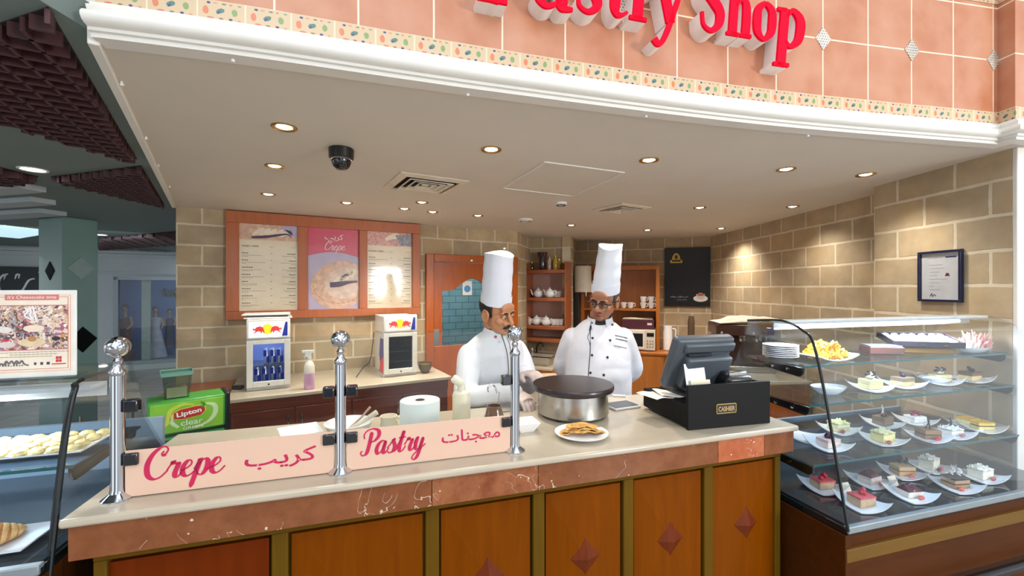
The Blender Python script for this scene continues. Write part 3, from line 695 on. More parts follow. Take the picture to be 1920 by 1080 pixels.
for k, (a, b, z0, z1) in enumerate(pan):
    w, h = b-a, z1-z0; Mx = P2M(a, z0)
    base = MB().bx(a, b, -.02, -.004, z0, z1).build('menu_poster', cream if k != 1 else mauve, T, smooth=0, label=['cream sweet crepe menu poster', 'rose crepe poster with a plated crepe', 'cream savory crepe menu poster'][k])
    if k != 1:
        pt = patch('printed_photo', [(0, h*.82), (w, h*.82), (w, h), (0, h)], crep if k == 0 else mat('printed_savory', '#cf9a90', .3, var=.35, scale=60), base, .001)
        if k == 0:
            patch('printed_photo', [(w*.55, h*.82+.05), (w, h*.88), (w, h), (w*.75, h)], mauve, base, .0015)
            for q in range(5):
                m0 = MB(); ribbon(m0, [(w*(.22+.12*q), h*.875, .02), (w*(.34+.12*q), h*.925, .045), (w*(.42+.1*q), h*.955, .015)], Mx, .002, .003); m0.build('printed_banana', ban, base, smooth=0)
            m0 = MB(); ribbon(m0, [(w*.2, h*.845, .02), (w*.45, h*.86, .026), (w*.8, h*.9, .014), (w*.88, h*.86, .006)], Mx, .0035, .0042); ribbon(m0, [(w*.78, h*.95, .01), (w*.86, h*.925, .03), (w*.9, h*.89, .006)], Mx, .0035, .0042); m0.build('printed_sauce', cho, base, smooth=0)
        else:
            m0 = MB(); ribbon(m0, [(w*.4, h*.9, .03), (w*.62, h*.955, .06), (w*.86, h*.9, .05)], Mx, .002, .003); m0.build('printed_filling', ban, base, smooth=0)
            patch('printed_photo', [(w*.72, h*.83), (w, h*.83), (w, h*.99), (w*.62, h*.97)], mat('printed_grey', '#8d8c98', .3, var=.4, scale=30), base, .0025)
        text('heading', heads[k], ink, P2M(a+.02, z0+h*.735), base, h=.016, bold=.01)
        text('heading', '\uFE90\uFEF3\uFEAE\uFEDB', inkl, P2M(b-.02, z0+h*.735), base, h=.02, align='r')
        text('heading', 'AED', inkl, P2M(a+w*.5, z0+h*.735), base, h=.011)
        mi, ml = MB(), MB()
        for q in range(8):
            zz = h*(.66-.082*q)
            if zz < .03: break
            for mbx, xx, ln, hh, dz in ((mi, .02, w*random.uniform(.12, .2), .007, 0), (ml, .02, w*random.uniform(.28, .44), .0035, -.02), (ml, .02, w*random.uniform(0, .3), .0035, -.031)):
                n_ = max(1, int(ln/.018))
                for j in range(n_): mbx.bx(xx+j*.018, xx+j*.018+.0145, zz+dz, zz+dz+hh, .001, .0016, Mx)
            ml.bx(w*.52, w*.55, zz, zz+.006, .001, .0016, Mx)
            for mbx, ln, hh, dz in ((mi, w*random.uniform(.12, .18), .008, 0), (ml, w*random.uniform(.2, .3), .004, -.02), (ml, w*random.uniform(0, .2), .004, -.031)):
                n_ = max(1, int(ln/.015))
                for j in range(n_): mbx.bx(w-.02-j*.015-.011, w-.02-j*.015, zz+dz, zz+dz+hh, .001, .0016, Mx)
        mi.build('item_lines', ink, base, smooth=0); ml.build('item_text', inkl, base, smooth=0)
    else:
        arc = [(0, h*.655)]+[(w*i/16, h*(.655+.055*math.sin(math.pi*min(1, i/16+.0)))) for i in range(17)]+[(w, h), (0, h)]
        patch('rose_field', arc[1:], rose, base, .001)
        pl_ = clip(ell(w*.62, h*.3, w*.58, h*.30, rot=.35), w, h)
        patch('printed_crepe', pl_, crep, base, .001); 
        patch('printed_crepe', clip(ell(w*.72, h*.33, w*.4, h*.2, rot=.4), w, h), mat('printed_crepe_pale', '#dcc4b4', .3, var=.15, scale=18), base, .0018)
        m0 = MB()
        for q in range(4): ribbon(m0, [(w*(.5+.12*q), h*(.33+.02*q), .02), (w*(.62+.09*q), h*(.38+.03*q), .05), (w*min(.97, .75+.06*q), h*(.42+.03*q), .02)], Mx, .0028, .0035)
        m0.build('printed_banana', ban, base, smooth=0)
        m0 = MB(); ribbon(m0, [(w*.42, h*.3, .05), (w*.6, h*.31, .055), (w*.8, h*.335, .03), (w*.97, h*.345, .02)], Mx, .004, .0046); ribbon(m0, [(w*.66, h*.4, .008), (w*.74, h*.43, .02), (w*.8, h*.42, .006)], Mx, .004, .0046); m0.build('printed_sauce', cho, base, smooth=0)
        m0 = MB()
        for q in range(14):
            a0 = R(180+q*12); ribbon(m0, [(w*(.6+.5*math.cos(a0+j*.05)), h*(.3+.23*math.sin(a0+j*.05)), .006) for j in range(4)], Mx, .002, .0026)
        m0.build('printed_sauce', mat('printed_caramel', '#c07a6a', .3), base, smooth=0)
        text('poster_word', AR_CREPE, wink, P2M(a+w*.5, z0+h*.845, -.0235), base, h=.075, align='c')
        script('poster_word', 'Crepe', wink, P2M(a+w*.3, z0+h*.735, -.0235), base, w*.42, thick=.14, thin=.08, sh=.3)

# ============================================================ KITCHEN DOOR
D = MB()
z1 = dzt
D.bx(dx0, dx0+.09, -.05, .12, 0, z1).bx(dx1-.09, dx1, -.05, .12, 0, z1).bx(dx0+.09, dx1-.09, -.05, .12, z1-.09, z1)
dr = D.build('door_1', M['doorwood'], bevel=.006); dr.location = P1; dr.rotation_euler = (0, 0, WA); struct(dr)
a, b = dx0+.095, dx1-.095; zz1 = z1-.095
wa, wb = wx(829), b-.12; wz0 = wz(870, 647); wz1 = wz(870, 545); wtop = wz(870, 522)
lf = MB(); lf.bx(a, wa, .0, .045, .01, zz1).bx(wb, b, .0, .045, .01, zz1).bx(wa, wb, .0, .045, .01, wz0)
n = 24; cx = (wa+wb)/2; hw = (wb-wa)/2
ogee = [(wa+(wb-wa)*i/n, wz1+(wtop-wz1)*(.5+.5*math.cos(math.pi*max(-1, min(1, (i/n-.5)*2/.8)))))for i in range(n+1)]
lf.prism(ogee+[(wb, zz1), (wa, zz1)], -.045, 0, Matrix(((1, 0, 0, 0), (0, 0, -1, 0), (0, 1, 0, 0), (0, 0, 0, 1))))
lf.build('leaf', M['doorwood'], dr, smooth=0)
MB().bx(wa-.01, wb+.01, .02, .028, wz0-.01, wtop).build('pane', M['clear'], dr, smooth=0)
MB().bx(wa+.005, wb, .035, .04, wz0, wtop).build('obscured_glazing', M['teal'], dr, smooth=0) if False else None
pp = MB().bx(wx(811), wx(823), -.008, 0, wz(817, 668), wz(817, 617)).build('push_plate', M['steel'], dr, bevel=.002)
nx_ = wx(877); nz_ = wz(877, 540)
st = MB().bx(nx_-.06, nx_+.06, .012, .018, nz_-.085, nz_+.085).build('notice', M['white'], dr, smooth=0)
MB().lathe([(.042, 0), (.042, .002), (0, .002)], 24, Matrix.Translation((nx_, .012, nz_-.01)) @ Matrix.Rotation(R(90), 4, 'X')).build('notice_roundel', mat('notice_blue', '#3f8fd0', .4), st)
MB().lathe([(.012, 0), (.012, .012), (0, .014)], 16, Matrix.Translation((wx(881), -.05, wz(881, 489))) @ Matrix.Rotation(R(90), 4, 'X')).build('door_lamp', M['ceramic'], dr)
MB().bx(a, b, -.014, .0, .55, .95).build('lower_panel', M['doorwood'], dr, bevel=.01)

# ============================================================ BACK COUNTER
T = thing('back_counter', 'dark wood back counter cabinet below the menu board', 'cabinet', P1, WA)
bl, br_, bf, bt = .075, 1.86, -.90, .78
MB().bx(bl+.02, br_-.03, bf+.03, -.01, .08, bt-.03).build('body', M['cabwood'], T, smooth=0)
MB().bx(bl+.03, br_-.04, bf+.08, -.02, 0, .08).build('plinth', M['black'], T, smooth=0)
MB().bx(bl+.02, br_-.03, bf+.012, bf+.03, bt-.11, bt-.03).build('apron', M['cabwood'], T, bevel=.002)
nd_ = 4; ww = (br_-bl-.05)/nd_
for i in range(nd_):
    x0_ = bl+.02+ww*i; dd = MB().bx(x0_+.006, x0_+ww-.006, bf+.01, bf+.03, .1, bt-.115).build('door', M['cabwood'], T, bevel=.004)
    hx = x0_+ww-.05 if i % 2 == 0 else x0_+.05
    MB().tube([(hx, bf+.01, bt-.17), (hx, bf-.018, bt-.19), (hx, bf-.022, bt-.23), (hx, bf-.018, bt-.27), (hx, bf+.01, bt-.29)], .006, 8).build('handle', M['chrome'], dd)
o = MB().bx(bl, br_, bf, -.003, bt-.03, bt).build('worktop', M['slab'], bevel=.006); o.location = P1; o.rotation_euler = (0, 0, WA)
tag(o, 'beige stone worktop on the back counter holding two small fridges', 'worktop')
def WP(x, y, z): return WM @ Vector((x, y, z))
BLUE = mat('fridge_blue', '#1f2f96', .3); FRW = mat('fridge_white', '#d7d5d0', .3); YEL = mat('sun_yellow', '#ffcf20', .4, emit=.35); BULL = mat('bull_red', '#d83a3c', .4, emit=.15)
LITW = mat('lit_header', '#e6ecff', .4, emit=.75); UNLITW = mat('header_white', '#e4e0dc', .35)
COOL = mat('fridge_interior_lit', '#7388c8', .4, emit=.25); DIM = mat('fridge_interior_dim', '#4a4a4e', .5)  # lit liner glows by itself, dim copy is painted as unlit
def bull(mb, mx, cx, cy, s, flip):
    pts = [(-1.0, .08), (-.9, .3), (-.86, .28), (-.84, .12), (-.62, .36), (-.3, .44), (-.02, .3), (.08, .0), (.12, -.28), (.02, -.3), (-.02, -.12), (-.14, -.18), (-.1, -.34), (-.2, -.34), (-.3, -.12), (-.5, -.1), (-.66, -.2), (-.84, -.34), (-.92, -.3), (-.76, -.14), (-.74, .0), (-.9, -.02)]
    P = [(cx+(x if not flip else -x)*s, cy+y*s) for x, y in pts]; mb.prism(P, .0012, .002, mx)
def fridge(x, y, lab, lit, grp):
    w, d, h = .315, .40, .585
    t = thing('mini_fridge', lab, 'mini fridge', WP(x, y, bt), WA, grp)
    b = MB(); th = .022
    b.bx(0, th, .03, d, .02, .42).bx(w-th, w, .03, d, .02, .42).bx(th, w-th, d-.02, d, .02, .42).bx(0, w, .03, d, .0, .04).bx(0, w, .03, d, .40, h-.012)
    b.build('cabinet', FRW, t, bevel=.004)
    MB().bx(th, w-th, d-.026, d-.021, .04, .40).bx(th, th+.003, .05, d-.02, .04, .4).bx(w-th-.003, w-th, .05, d-.02, .04, .4).bx(th, w-th, .05, d-.02, .04, .043).build('liner', COOL if lit else DIM, t, smooth=0)
    MB().bx(0, w, .0, .03, h-.165, h).build('header', FRW, t, bevel=.008)
    hd = MB().bx(.018, w-.018, -.003, .0, h-.148, h-.022).build('header_panel', LITW if lit else UNLITW, t, smooth=0)
    mx = Matrix.Translation((0, -.003, 0)) @ Matrix(((1, 0, 0, 0), (0, 0, -1, 0), (0, 1, 0, 0), (0, 0, 0, 1)))
    mb = MB(); mb.lathe([(.042, 0), (.042, .001), (0, .001)], 28, mx @ Matrix.Translation((w*.47, h-.083, 0))); mb.build('sun_disc', YEL, hd, smooth=0)
    for fl_ in (False, True):
        mb = MB(); bull(mb, mx, w*.47+(.03 if fl_ else -.03), h-.09, .075, fl_); mb.build('bull_emblem', BULL, hd, smooth=0)
    MB().prism([(w*.80, h-.144), (w-.02, h-.144), (w-.02, h-.026), (w*.88, h-.026)], .0005, .0012, mx).build('blue_flash', BLUE, hd, smooth=0)
    dr_ = MB(); f = .045
    dr_.bx(0, f, 0, .028, .03, .415).bx(w-f, w, 0, .028, .03, .415).bx(f, w-f, 0, .028, .03, .03+f).bx(f, w-f, 0, .028, .415-f*.8, .415)
    dd = dr_.build('door', FRW, t, bevel=.003)
    MB().bx(f, w-f, .01, .014, .07, .385).build('door_glass', M['clear'], dd, smooth=0)
    MB().cyl((w*.5, 0, .05), (w*.5, -.008, .05), .007).build('lock', M['chrome'], dd)
    for k, z in enumerate((.2, .05) if lit else (.235, .14)):
        MB().bx(th+.004, w-th-.004, .06, d-.03, z-.006, z-.002).build('wire_shelf', M['steel'], t, smooth=0) if z > .1 else None
    for sx_ in (.03, w-.03):
        for sy_ in (.06, d-.04): MB().cyl((sx_, sy_, -.0), (sx_, sy_, .005), .012).build('foot', M['black'], t)
    if not lit:
        MB().prism([(.03, .06), (.12, .06), (.2, .2), (.16, .36), (.03, .36)], 0, .002, Matrix.Translation((0, 0, 0)) @ Matrix(((0, 0, -1, 0), (1, 0, 0, 0), (0, 1, 0, 0), (0, 0, 0, 1)))).build('side_graphic', BLUE, t, smooth=0)
        MB().prism([(.03, .04), (.2, .04), (.14, .14), (.03, .2)], .002, .003, Matrix(((0, 0, -1, 0), (1, 0, 0, 0), (0, 1, 0, 0), (0, 0, 0, 1)))).build('side_graphic', BULL, t, smooth=0)
    return t
fx = .187
fridge(fx, -.69, 'lit mini fridge full of blue cans under the sweet crepe menu', True, 'drinks fridges on the back counter')
l = bpy.data.lights.new('fridge_lamp', 'POINT'); l.energy = 1.3; l.color = (.75, .82, 1); l.shadow_soft_size = .03; o = bpy.data.objects.new('fridge_lamp', l); COL.objects.link(o); o.location = WP(fx+.157, -.55, bt+.385)
f2 = (WM.inverted() @ atZ(720, 709, bt))
fridge(f2.x, f2.y, 'unlit nearly empty mini fridge beside the kitchen door', False, 'drinks fridges on the back counter')
canm = mat('can_silver', '#b9c2dc', .2, .8); canb = mat('can_blue', '#2638b0', .25, .3)
def can(loc, lab):
    t = thing('drink_can', lab, 'drink can', loc, WA, 'energy drink cans in the lit fridge')
    MB().lathe([(.018, 0), (.0235, .004), (.0235, .122), (.019, .13), (.019, .132), (0, .13)], 18).build('body', canm, t)
    MB().lathe([(.0238, .02), (.0238, .07)], 18).build('blue_band', canb, t) if False else None
    mb = MB()
    for s_ in (0, 1):
        q = []
        for i in range(9):
            an = -math.pi/2+(-math.pi/2 if s_ else 0)+i*math.pi/16
            q.append(an)
        z0_, z1_ = ((.012, .066), (.066, .118))[s_]
        vs = [(.0239*math.cos(an), .0239*math.sin(an), z) for an in q for z in (z0_, z1_)]
        mb.add(vs, [(2*i, 2*i+2, 2*i+3, 2*i+1) for i in range(8)])
    mb.build('blue_panel', canb, t)
    return t
c0 = None; rows = [('upper', .2, (.14, .19, .24)), ('lower', .05, (.075, .13, .19, .245))]; words_ = ['first', 'second', 'third', 'fourth']
for rn, z, xs_ in rows:
    for i, xx in enumerate(xs_):
        lab = 'blue and silver can, %s from the spray bottle side on the %s fridge shelf' % (words_[len(xs_)-1-i], rn); lc = WP(fx+xx, -.69+.12, bt+z-.001)
        if c0 is None: c0 = can(lc, lab)
        else: dup(c0, lc, WA, lab)
# white trays lying on the lit fridge
o = MB().bx(-.17, .18, -.17, .15, 0, .012).build('tray', M['white'], bevel=.004); o.location = WP(fx+.15, -.5, bt+.587); o.rotation_euler = (0, 0, WA); tag(o, 'flat white tray lying on the lit mini fridge', 'tray')
o = MB().bx(-.16, .14, -.16, .12, 0, .014).build('folder', mat('dark_folder', '#51464a', .4), bevel=.003); o.location = WP(fx+.155, -.5, bt+.60); o.rotation_euler = (0, 0, WA+.02); tag(o, 'dark folder between white trays on the lit fridge', 'folder')
o = MB().bx(-.18, .17, -.17, .13, 0, .01).build('tray', M['white'], bevel=.003); o.location = WP(fx+.15, -.5, bt+.615); o.rotation_euler = (0, 0, WA-.03); tag(o, 'white tray on top of the dark folder above the fridge', 'tray')
# spray bottle
c = atZ(580, 729, bt)
t = thing('spray_bottle', 'white spray bottle of pink cleaner between the two fridges', 'spray bottle', c, .4)
MB().lathe([(.036, 0), (.041, .006), (.041, .13), (.0, .131)], 24).build('liquid', mat('pink_liquid', '#d9a9cf', .3, var=.03), t)
MB().lathe([(.0, .1315), (.0412, .1312), (.0405, .19), (.03, .22), (.018, .235), (.016, .245)], 24).build('bottle', mat('milky_plastic', '#e4ddd2', .35, var=.02), t)
mb = MB(); mb.cyl((0, 0, .243), (0, 0, .268), .018); mb.box((-.008, 0, .295), (.05, .026, .055)); mb.box((-.04, 0, .312), (.03, .022, .02)); mb.box((.02, 0, .31), (.03, .022, .024)); mb.tube([(-.03, 0, .29), (-.038, 0, .27), (-.034, 0, .25)], .006, 8)
mb.build('trigger_head', M['white'], t, bevel=.006)
# cable
c1 = atZ(668, 708, bt); c2 = WP(f2.x-.005, f2.y+.33, bt+.2)
o = MB().tube(smooth_pts([tuple(c1+Vector((0, 0, .004))), tuple(c1.lerp(c2, .35)+Vector((0, 0, .01))), tuple(c1.lerp(c2, .7)), tuple(c2+Vector((-.02, 0, .2)))], 6), .004, 8).build('power_cable', M['black']); tag(o, 'thin black cable running up to the unlit fridge', 'cable')
c = atZ(797, 699, bt)
t = thing('bowl', 'small woven brass coloured bowl beside the unlit fridge', 'bowl', c)
wv = bricks('woven_brass', '#b08d4e', '#6f5a30', '#3d3018', .012, .012, .003, .4, .4, noise_amt=.4)
MB().lathe([(.03, 0), (.035, .004), (.06, .045), (.072, .1), (.068, .1), (.055, .045), (.03, .01), (0, .01)], 26).build('body', wv, t)
MB().tube([(.07*math.cos(i*.2618), .07*math.sin(i*.2618), .1) for i in range(24)], .005, 8, closed=True).build('rim', M['brass'], t)
# black block by the pillar end of the worktop
o = MB().bx(-.04, .04, -.03, .03, 0, .03).build('adapter', M['black'], bevel=.01); o.location = WP(.12, -.52, bt); tag(o, 'small black adapter at the worktop end by the stone pillar', 'adapter')
# ============================================================ FRONT COUNTER
CO = Vector((-1.122, 1.074, 0)); CA = math.atan2(.3007, .9537); CM = Matrix.Translation(CO) @ Matrix.Rotation(CA, 4, 'Z')
CU = Vector((.9537, .3007, 0)); CN = Vector((-.3007, .9537, 0)); CL = 2.431; CT = 1.04; CDP = .66
def CP(u, n, z=CT): return CM @ Vector((u, n, z))
def cinv(v): return CM.inverted() @ v
def cpx(px, py, z=CT): return cinv(atZ(px, py, z))       # counter coordinates of a pixel lying at height z
VERT = Matrix(((1, 0, 0, 0), (0, 0, -1, 0), (0, 1, 0, 0), (0, 0, 0, 1)))
T = thing('service_counter', 'long wooden service counter with raised diamond panels at the shop front', 'counter', CO, CA)
rc = .045
MB().bx(.03, CL-.025, rc+.03, CDP-.03, .08, 1.017).build('body', M['framewood'], T, smooth=0)
MB().bx(.05, CL-.05, rc+.07, CDP-.06, 0, .08).build('plinth', M['black'], T, smooth=0)
bnd = [.03, .472, .918, 1.291, 1.654, 2.026, CL-.025]
mb = MB()
mb.bx(.03, CL-.025, rc-.002, rc+.03, .895, .927).bx(.03, CL-.025, rc+.002, rc+.03, .08, .2)
for i, b in enumerate(bnd):
    l_ = b if i == 0 else b-.022; r_ = b if i == 6 else b+.022
    if i in (0, 6): l_, r_ = (b, b+.03) if i == 0 else (b-.03, b)
    mb.bx(l_, r_, rc, rc+.03, .2, .895)
mb.build('rails', M['framewood'], T, bevel=.004)
M['darkrecess'] = mat('recess_wood', '#3a2406', .4)
for i in range(6):
    a, b = bnd[i]+.03, bnd[i+1]-.03; cx = (a+b)/2; cz = .637; z0, z1 = .215, .882
    y0 = rc+.012; yp = rc-.004
    q = [(a, y0, z0), (b, y0, z0), (b, y0, z1), (a, y0, z1), (cx, yp, cz)]
    q += [(a, y0+.015, z0), (b, y0+.015, z0), (b, y0+.015, z1), (a, y0+.015, z1)]
    pn = MB().add(q, [(0, 1, 4), (1, 2, 4), (2, 3, 4), (3, 0, 4), (0, 3, 8, 5), (1, 0, 5, 6), (2, 1, 6, 7), (3, 2, 7, 8), (5, 8, 7, 6)]).build('panel', M['panelwood'] if i else wood('red_panel_wood', '#5e2202', '#6c2a04', .4, coat=.015, spec=.06), T, smooth=0)
    if i >= 2:
        r_ = .058; h_ = .07; yy = yp+.004
        MB().add([(cx-r_, yy, cz), (cx, yy, cz-h_), (cx+r_, yy, cz), (cx, yy, cz+h_), (cx, yp-.018, cz), (cx-r_, yy+.008, cz), (cx, yy+.008, cz-h_), (cx+r_, yy+.008, cz), (cx, yy+.008, cz+h_)],
                 [(0, 1, 4), (1, 2, 4), (2, 3, 4), (3, 0, 4), (0, 5, 6, 1), (1, 6, 7, 2), (2, 7, 8, 3), (3, 8, 5, 0)]).build('diamond', M['redwood'], pn, smooth=0)
# fascia slabs of marble
def marble(name, c1, c2, vein=1.0):
    m, nt, b = newmat(name); tc = nd(nt, 'ShaderNodeTexCoord')
    n1 = nd(nt, 'ShaderNodeTexNoise', {'Vector': tc.outputs['Object'], 'Scale': 14.0, 'Detail': 8.0, 'Roughness': .65})
    c = ramp(nt, n1.outputs['Fac'], [(.32, lin(c1)), (.68, lin(c2))])
    n2 = nd(nt, 'ShaderNodeTexNoise', {'Vector': tc.outputs['Object'], 'Scale': 7.0, 'Detail': 3.0, 'Distortion': 1.2})
    v = mth(nt, 'ABSOLUTE', mth(nt, 'SUBTRACT', n2.outputs['Fac'], .5)); vm = mth(nt, 'LESS_THAN', v, .0035*vein)
    n3 = nd(nt, 'ShaderNodeTexNoise', {'Vector': tc.outputs['Object'], 'Scale': 3.0}); gate = mth(nt, 'GREATER_THAN', n3.outputs['Fac'], .56)
    n4 = nd(nt, 'ShaderNodeTexNoise', {'Vector': tc.outputs['Object'], 'Scale': 55.0, 'Detail': 1.0}); sp_ = mth(nt, 'GREATER_THAN', n4.outputs['Fac'], .77)
    f = mth(nt, 'MAXIMUM', mth(nt, 'MULTIPLY', vm, gate), sp_)
    nt.links.new(mixc(nt, mth(nt, 'MULTIPLY', f, .7), c, lin('#e6d6c6')), b.inputs['Base Color'])
    b.inputs['Roughness'].default_value = .25; return m
mA = marble('rojo_marble', '#74401f', '#8c5432'); mB = marble('mottled_marble', '#7c3c1e', '#a06642', .4); mC = marble('pale_red_marble', '#a8502c', '#bc704a', .5)
fbd = [0]+[atL(x, CO, CU) for x in (810, 1010, 1348, 1435)]+[CL]
for i in range(5):
    MB().bx(fbd[i]+.0008, fbd[i+1]-.0008, .004, .03, .927, 1.017).build('fascia_slab', (mA, mB, mA, mC, mA)[i], T, bevel=.0015)
MB().bx(CL-.012, CL, .03, CDP, .927, 1.017).build('fascia_slab', mA, T, bevel=.0015)
MB().bx(0, .012, .03, CDP, .927, 1.017).build('fascia_slab', mA, T, bevel=.0015)
o = MB().bx(-.012, CL+.012, -.012, CDP, 1.017, CT).build('worktop', M['slab'], bevel=.008, seg=3); o.location = CO; o.rotation_euler = (0, 0, CA)
tag(o, 'long cream stone worktop of the front service counter', 'worktop')
# ---- chrome posts, glass guard
PU = [.065, .636, 1.214]; PN = .085
clampm = mat('clamp_gloss', '#14161c', .08, coat=.6)
plab = ['chrome guard post at the open counter end nearest the dessert flyer', 'middle chrome guard post between Crepe and Pastry panels', 'chrome guard post next to the crepe maker']
for i, u in enumerate(PU):
    t = thing('guard_post', plab[i], 'post', CP(u, PN), CA, 'chrome posts holding the counter glass')
    MB().lathe([(.036, 0), (.036, .004), (.028, .010), (.0185, .018), (.0165, .03), (.0165, .34)], 28).build('tube', M['chrome'], t)
    MB().lathe([(.0165, .34), (.019, .345), (.019, .352), (.011, .362), (.009, .372), (.0125, .380), (.008, .388), (.010, .394)], 24).build('neck', M['chrome'], t)
    MB().ball((0, 0, .418), .0285, 28, 18).build('ball_finial', M['chrome'], t)
    for sd in ((1,), (-1, 1), (-1,))[i]:
        for z in (.255, .108):
            MB().box((sd*.034, -.002, z), (.034, .026, .034)).build('clamp', clampm, t, bevel=.004)
pink = mat('pink_sign_film', '#dcb8a2', .4, var=.01); mag = mat('magenta_lettering', '#c01c50', .45)
glb = ['glass guard panel with pink band reading Crepe', 'glass guard panel with pink band reading Pastry']
for k in range(2):
    u0, u1 = PU[k]+.019, PU[k+1]-.019
    t = thing('counter_guard', glb[k], 'glass panel', CP(u0, PN), CA, 'glass guards on the counter')
    w = u1-u0; h = .43
    MB().bx(0, w, -.003, .003, .002, h).build('pane', M['clear'], t, bevel=.001)
    MB().bx(0, w, -.0052, -.0034, .003, .131).build('film_band', pink, t, bevel=.0005)
    MB().bx(0, w, .0034, .0045, .003, .126).build('film_backing', mat('film_back_white', '#d9cfc2', .5), t, smooth=0)
    mx = Matrix.Translation((0, -.0052, 0)) @ VERT
    if k == 0:
        s = .125-.084; script('lettering', 'Crepe', mag, mx @ Matrix.Translation((s, .043, 0)), t, .195, thick=.31, thin=.08)
        text('lettering', AR_CREPE, mag, mx @ Matrix.Translation((.372-.084, .036, 0)), t, h=.058, w=.195, bold=.012)
    else:
        script('lettering', 'Pastry', mag, mx @ Matrix.Translation((.699-.655, .045, 0)), t, .20, thick=.31, thin=.08)
        text('lettering', AR_PASTRY, mag, mx @ Matrix.Translation((.953-.655, .047, 0)), t, h=.05, w=.205, bold=.012)

# ============================================================ ON THE COUNTER
# crepe maker
p = CP(1.606, .43); t = thing('crepe_maker', 'round steel crepe maker with black griddle plate', 'crepe maker', p, CA)
MB().lathe([(.0, .012), (.158, .012), (.162, .016), (.158, .108), (.15, .11), (0, .11)], 56).build('base', M['steel'], t)
MB().lathe([(0, .112), (.165, .112), (.184, .118), (.186, .124), (.186, .138), (.183, .142), (.0, .143)], 64).build('griddle', mat('cast_iron', '#2a2022', .28, var=.1, spec=.6), t)
for an in (40, 130, 220, 310): MB().cyl((.135*math.cos(R(an)), .135*math.sin(R(an)), 0), (.135*math.cos(R(an)), .135*math.sin(R(an)), .014), .012).build('foot', M['black'], t)
MB().tube([(-.03, -.156, .04), (-.03, -.17, .04)], .012, 12).build('knob', M['black'], t) if False else None
# plate with folded crepe
p = atZ(1090, 818, CT); t = thing('plate', 'round white plate holding a folded crepe before the crepe maker', 'plate', p)
MB().lathe([(0, .0), (.055, 0), (.062, .003), (.092, .013), (.104, .017), (.104, .019), (.09, .017), (.06, .006), (0, .005)], 48).build('dish', M['ceramic'], t)
gold = mat('griddled_crepe', '#cc9a52', .6, var=.35, scale=70, bump=.5)
def crepe_fn(u, v, seed):
    a = math.pi*(.02+.96*u); r = .09*v*(1+.06*noise.noise(Vector((u*6, seed, 0))))
    return (-r*math.cos(a), -.03+r*math.sin(a)*1.0-.0*v, .012+.010*noise.noise(Vector((u*5, v*3, seed)))+.012*(1-v)+.01*seed)
T2 = thing('folded_crepe', 'golden folded crepe on the round white plate', 'crepe', p+Vector((0, 0, .002)), R(8))
for k in range(3):
    MB().grid(lambda u, v: crepe_fn(u, v*(1-.12*k), k+.3), 30, 12, thick=.003).build('fold', gold, T2, smooth=60)
# cash register
pF = atZ(1290, 808, CT); cr_a = R(14)
T = thing('cash_register', 'dark grey cash register in a black box marked cashier', 'cash register', pF, cr_a)
w, d = .405, .33
MB().bx(0, w, .012, d, .012, .10).build('drawer_box', M['matteblack'], T, bevel=.003)
for x_ in (.03, w-.03):
    for y_ in (.05, d-.04): MB().cyl((x_, y_, 0), (x_, y_, .013), .012).build('foot', M['black'], T)
sh = MB().bx(0, w, 0, .014, .002, .182).bx(w-.012, w, .014, d*.7, .09, .17).build('privacy_panel', M['matteblack'], T, bevel=.002)
MB().bx(.0, w, d, d+.004, .014, .098).build('drawer_front', M['black'], T, bevel=.001)
mx = Matrix.Translation((w*.45, -.0005, .075)) @ VERT
gold2 = mat('plaque_gold', '#b49a5e', .3, .6); 
pq = MB().prism([(x, z) for x, z in [(-.045, -.016), (.045, -.016), (.049, -.012), (.049, .021), (.045, .025), (-.045, .025), (-.049, .021), (-.049, -.012)]], 0, .002, mx).build('plaque', gold2, T, smooth=0)
MB().prism([(-.044, -.012), (.044, -.012), (.045, -.01), (.045, .019), (.044, .021), (-.044, .021), (-.045, .019), (-.045, -.01)], .002, .0026, mx).build('plaque_field', mat('plaque_black', '#1a1814', .4), pq, smooth=0)
text('plaque_word', 'CASHIER', mat('plaque_letter', '#c8a878', .3, .3), mx @ Matrix.Translation((0, -.006, .0026)), pq, h=.02, w=.08, align='c', bold=.02)
GREY = mat('register_grey', '#4a5158', .42, var=.05); DG = mat('register_dark', '#2c3036', .4)
tb = MB(); tb.box((.17, .2, .108), (.21, .2, .022)); tb.box((.17, .18, .128), (.15, .15, .03)); tb.tube([(.17, .18, .13), (.17, .175, .2)], [.05, .035], 20); tb.build('terminal_base', DG, T, bevel=.008)
hm = Matrix.Translation((.155, .15, .255)) @ Matrix.Rotation(R(2), 4, 'Z') @ Matrix.Rotation(R(24), 4, 'X')
MB().box((0, .0, 0), (.30, .05, .25), hm).build('terminal_housing', GREY, T, bevel=.016, seg=3)
MB().box((0, .028, .005), (.262, .012, .19), hm).build('touch_screen', mat('screen_black', '#0a0b0d', .1), T, bevel=.002)
bk = MB().box((.02, -.036, -.03), (.235, .05, .15), hm).build('rear_cover', GREY, T, bevel=.012, seg=3)
MB().box((.02, -.024, .082), (.26, .026, .045), hm).build('rear_cover', GREY, T, bevel=.01)
MB().box((-.03, -.038, .056), (.12, .012, .008), hm).build('seam_slot', DG, T, bevel=.001)
text('maker_mark', 'POS', mat('grey_print', '#a6aab0', .4), hm @ Matrix.Translation((-.07, -.061, .0)) @ VERT, T, h=.008) if False else None
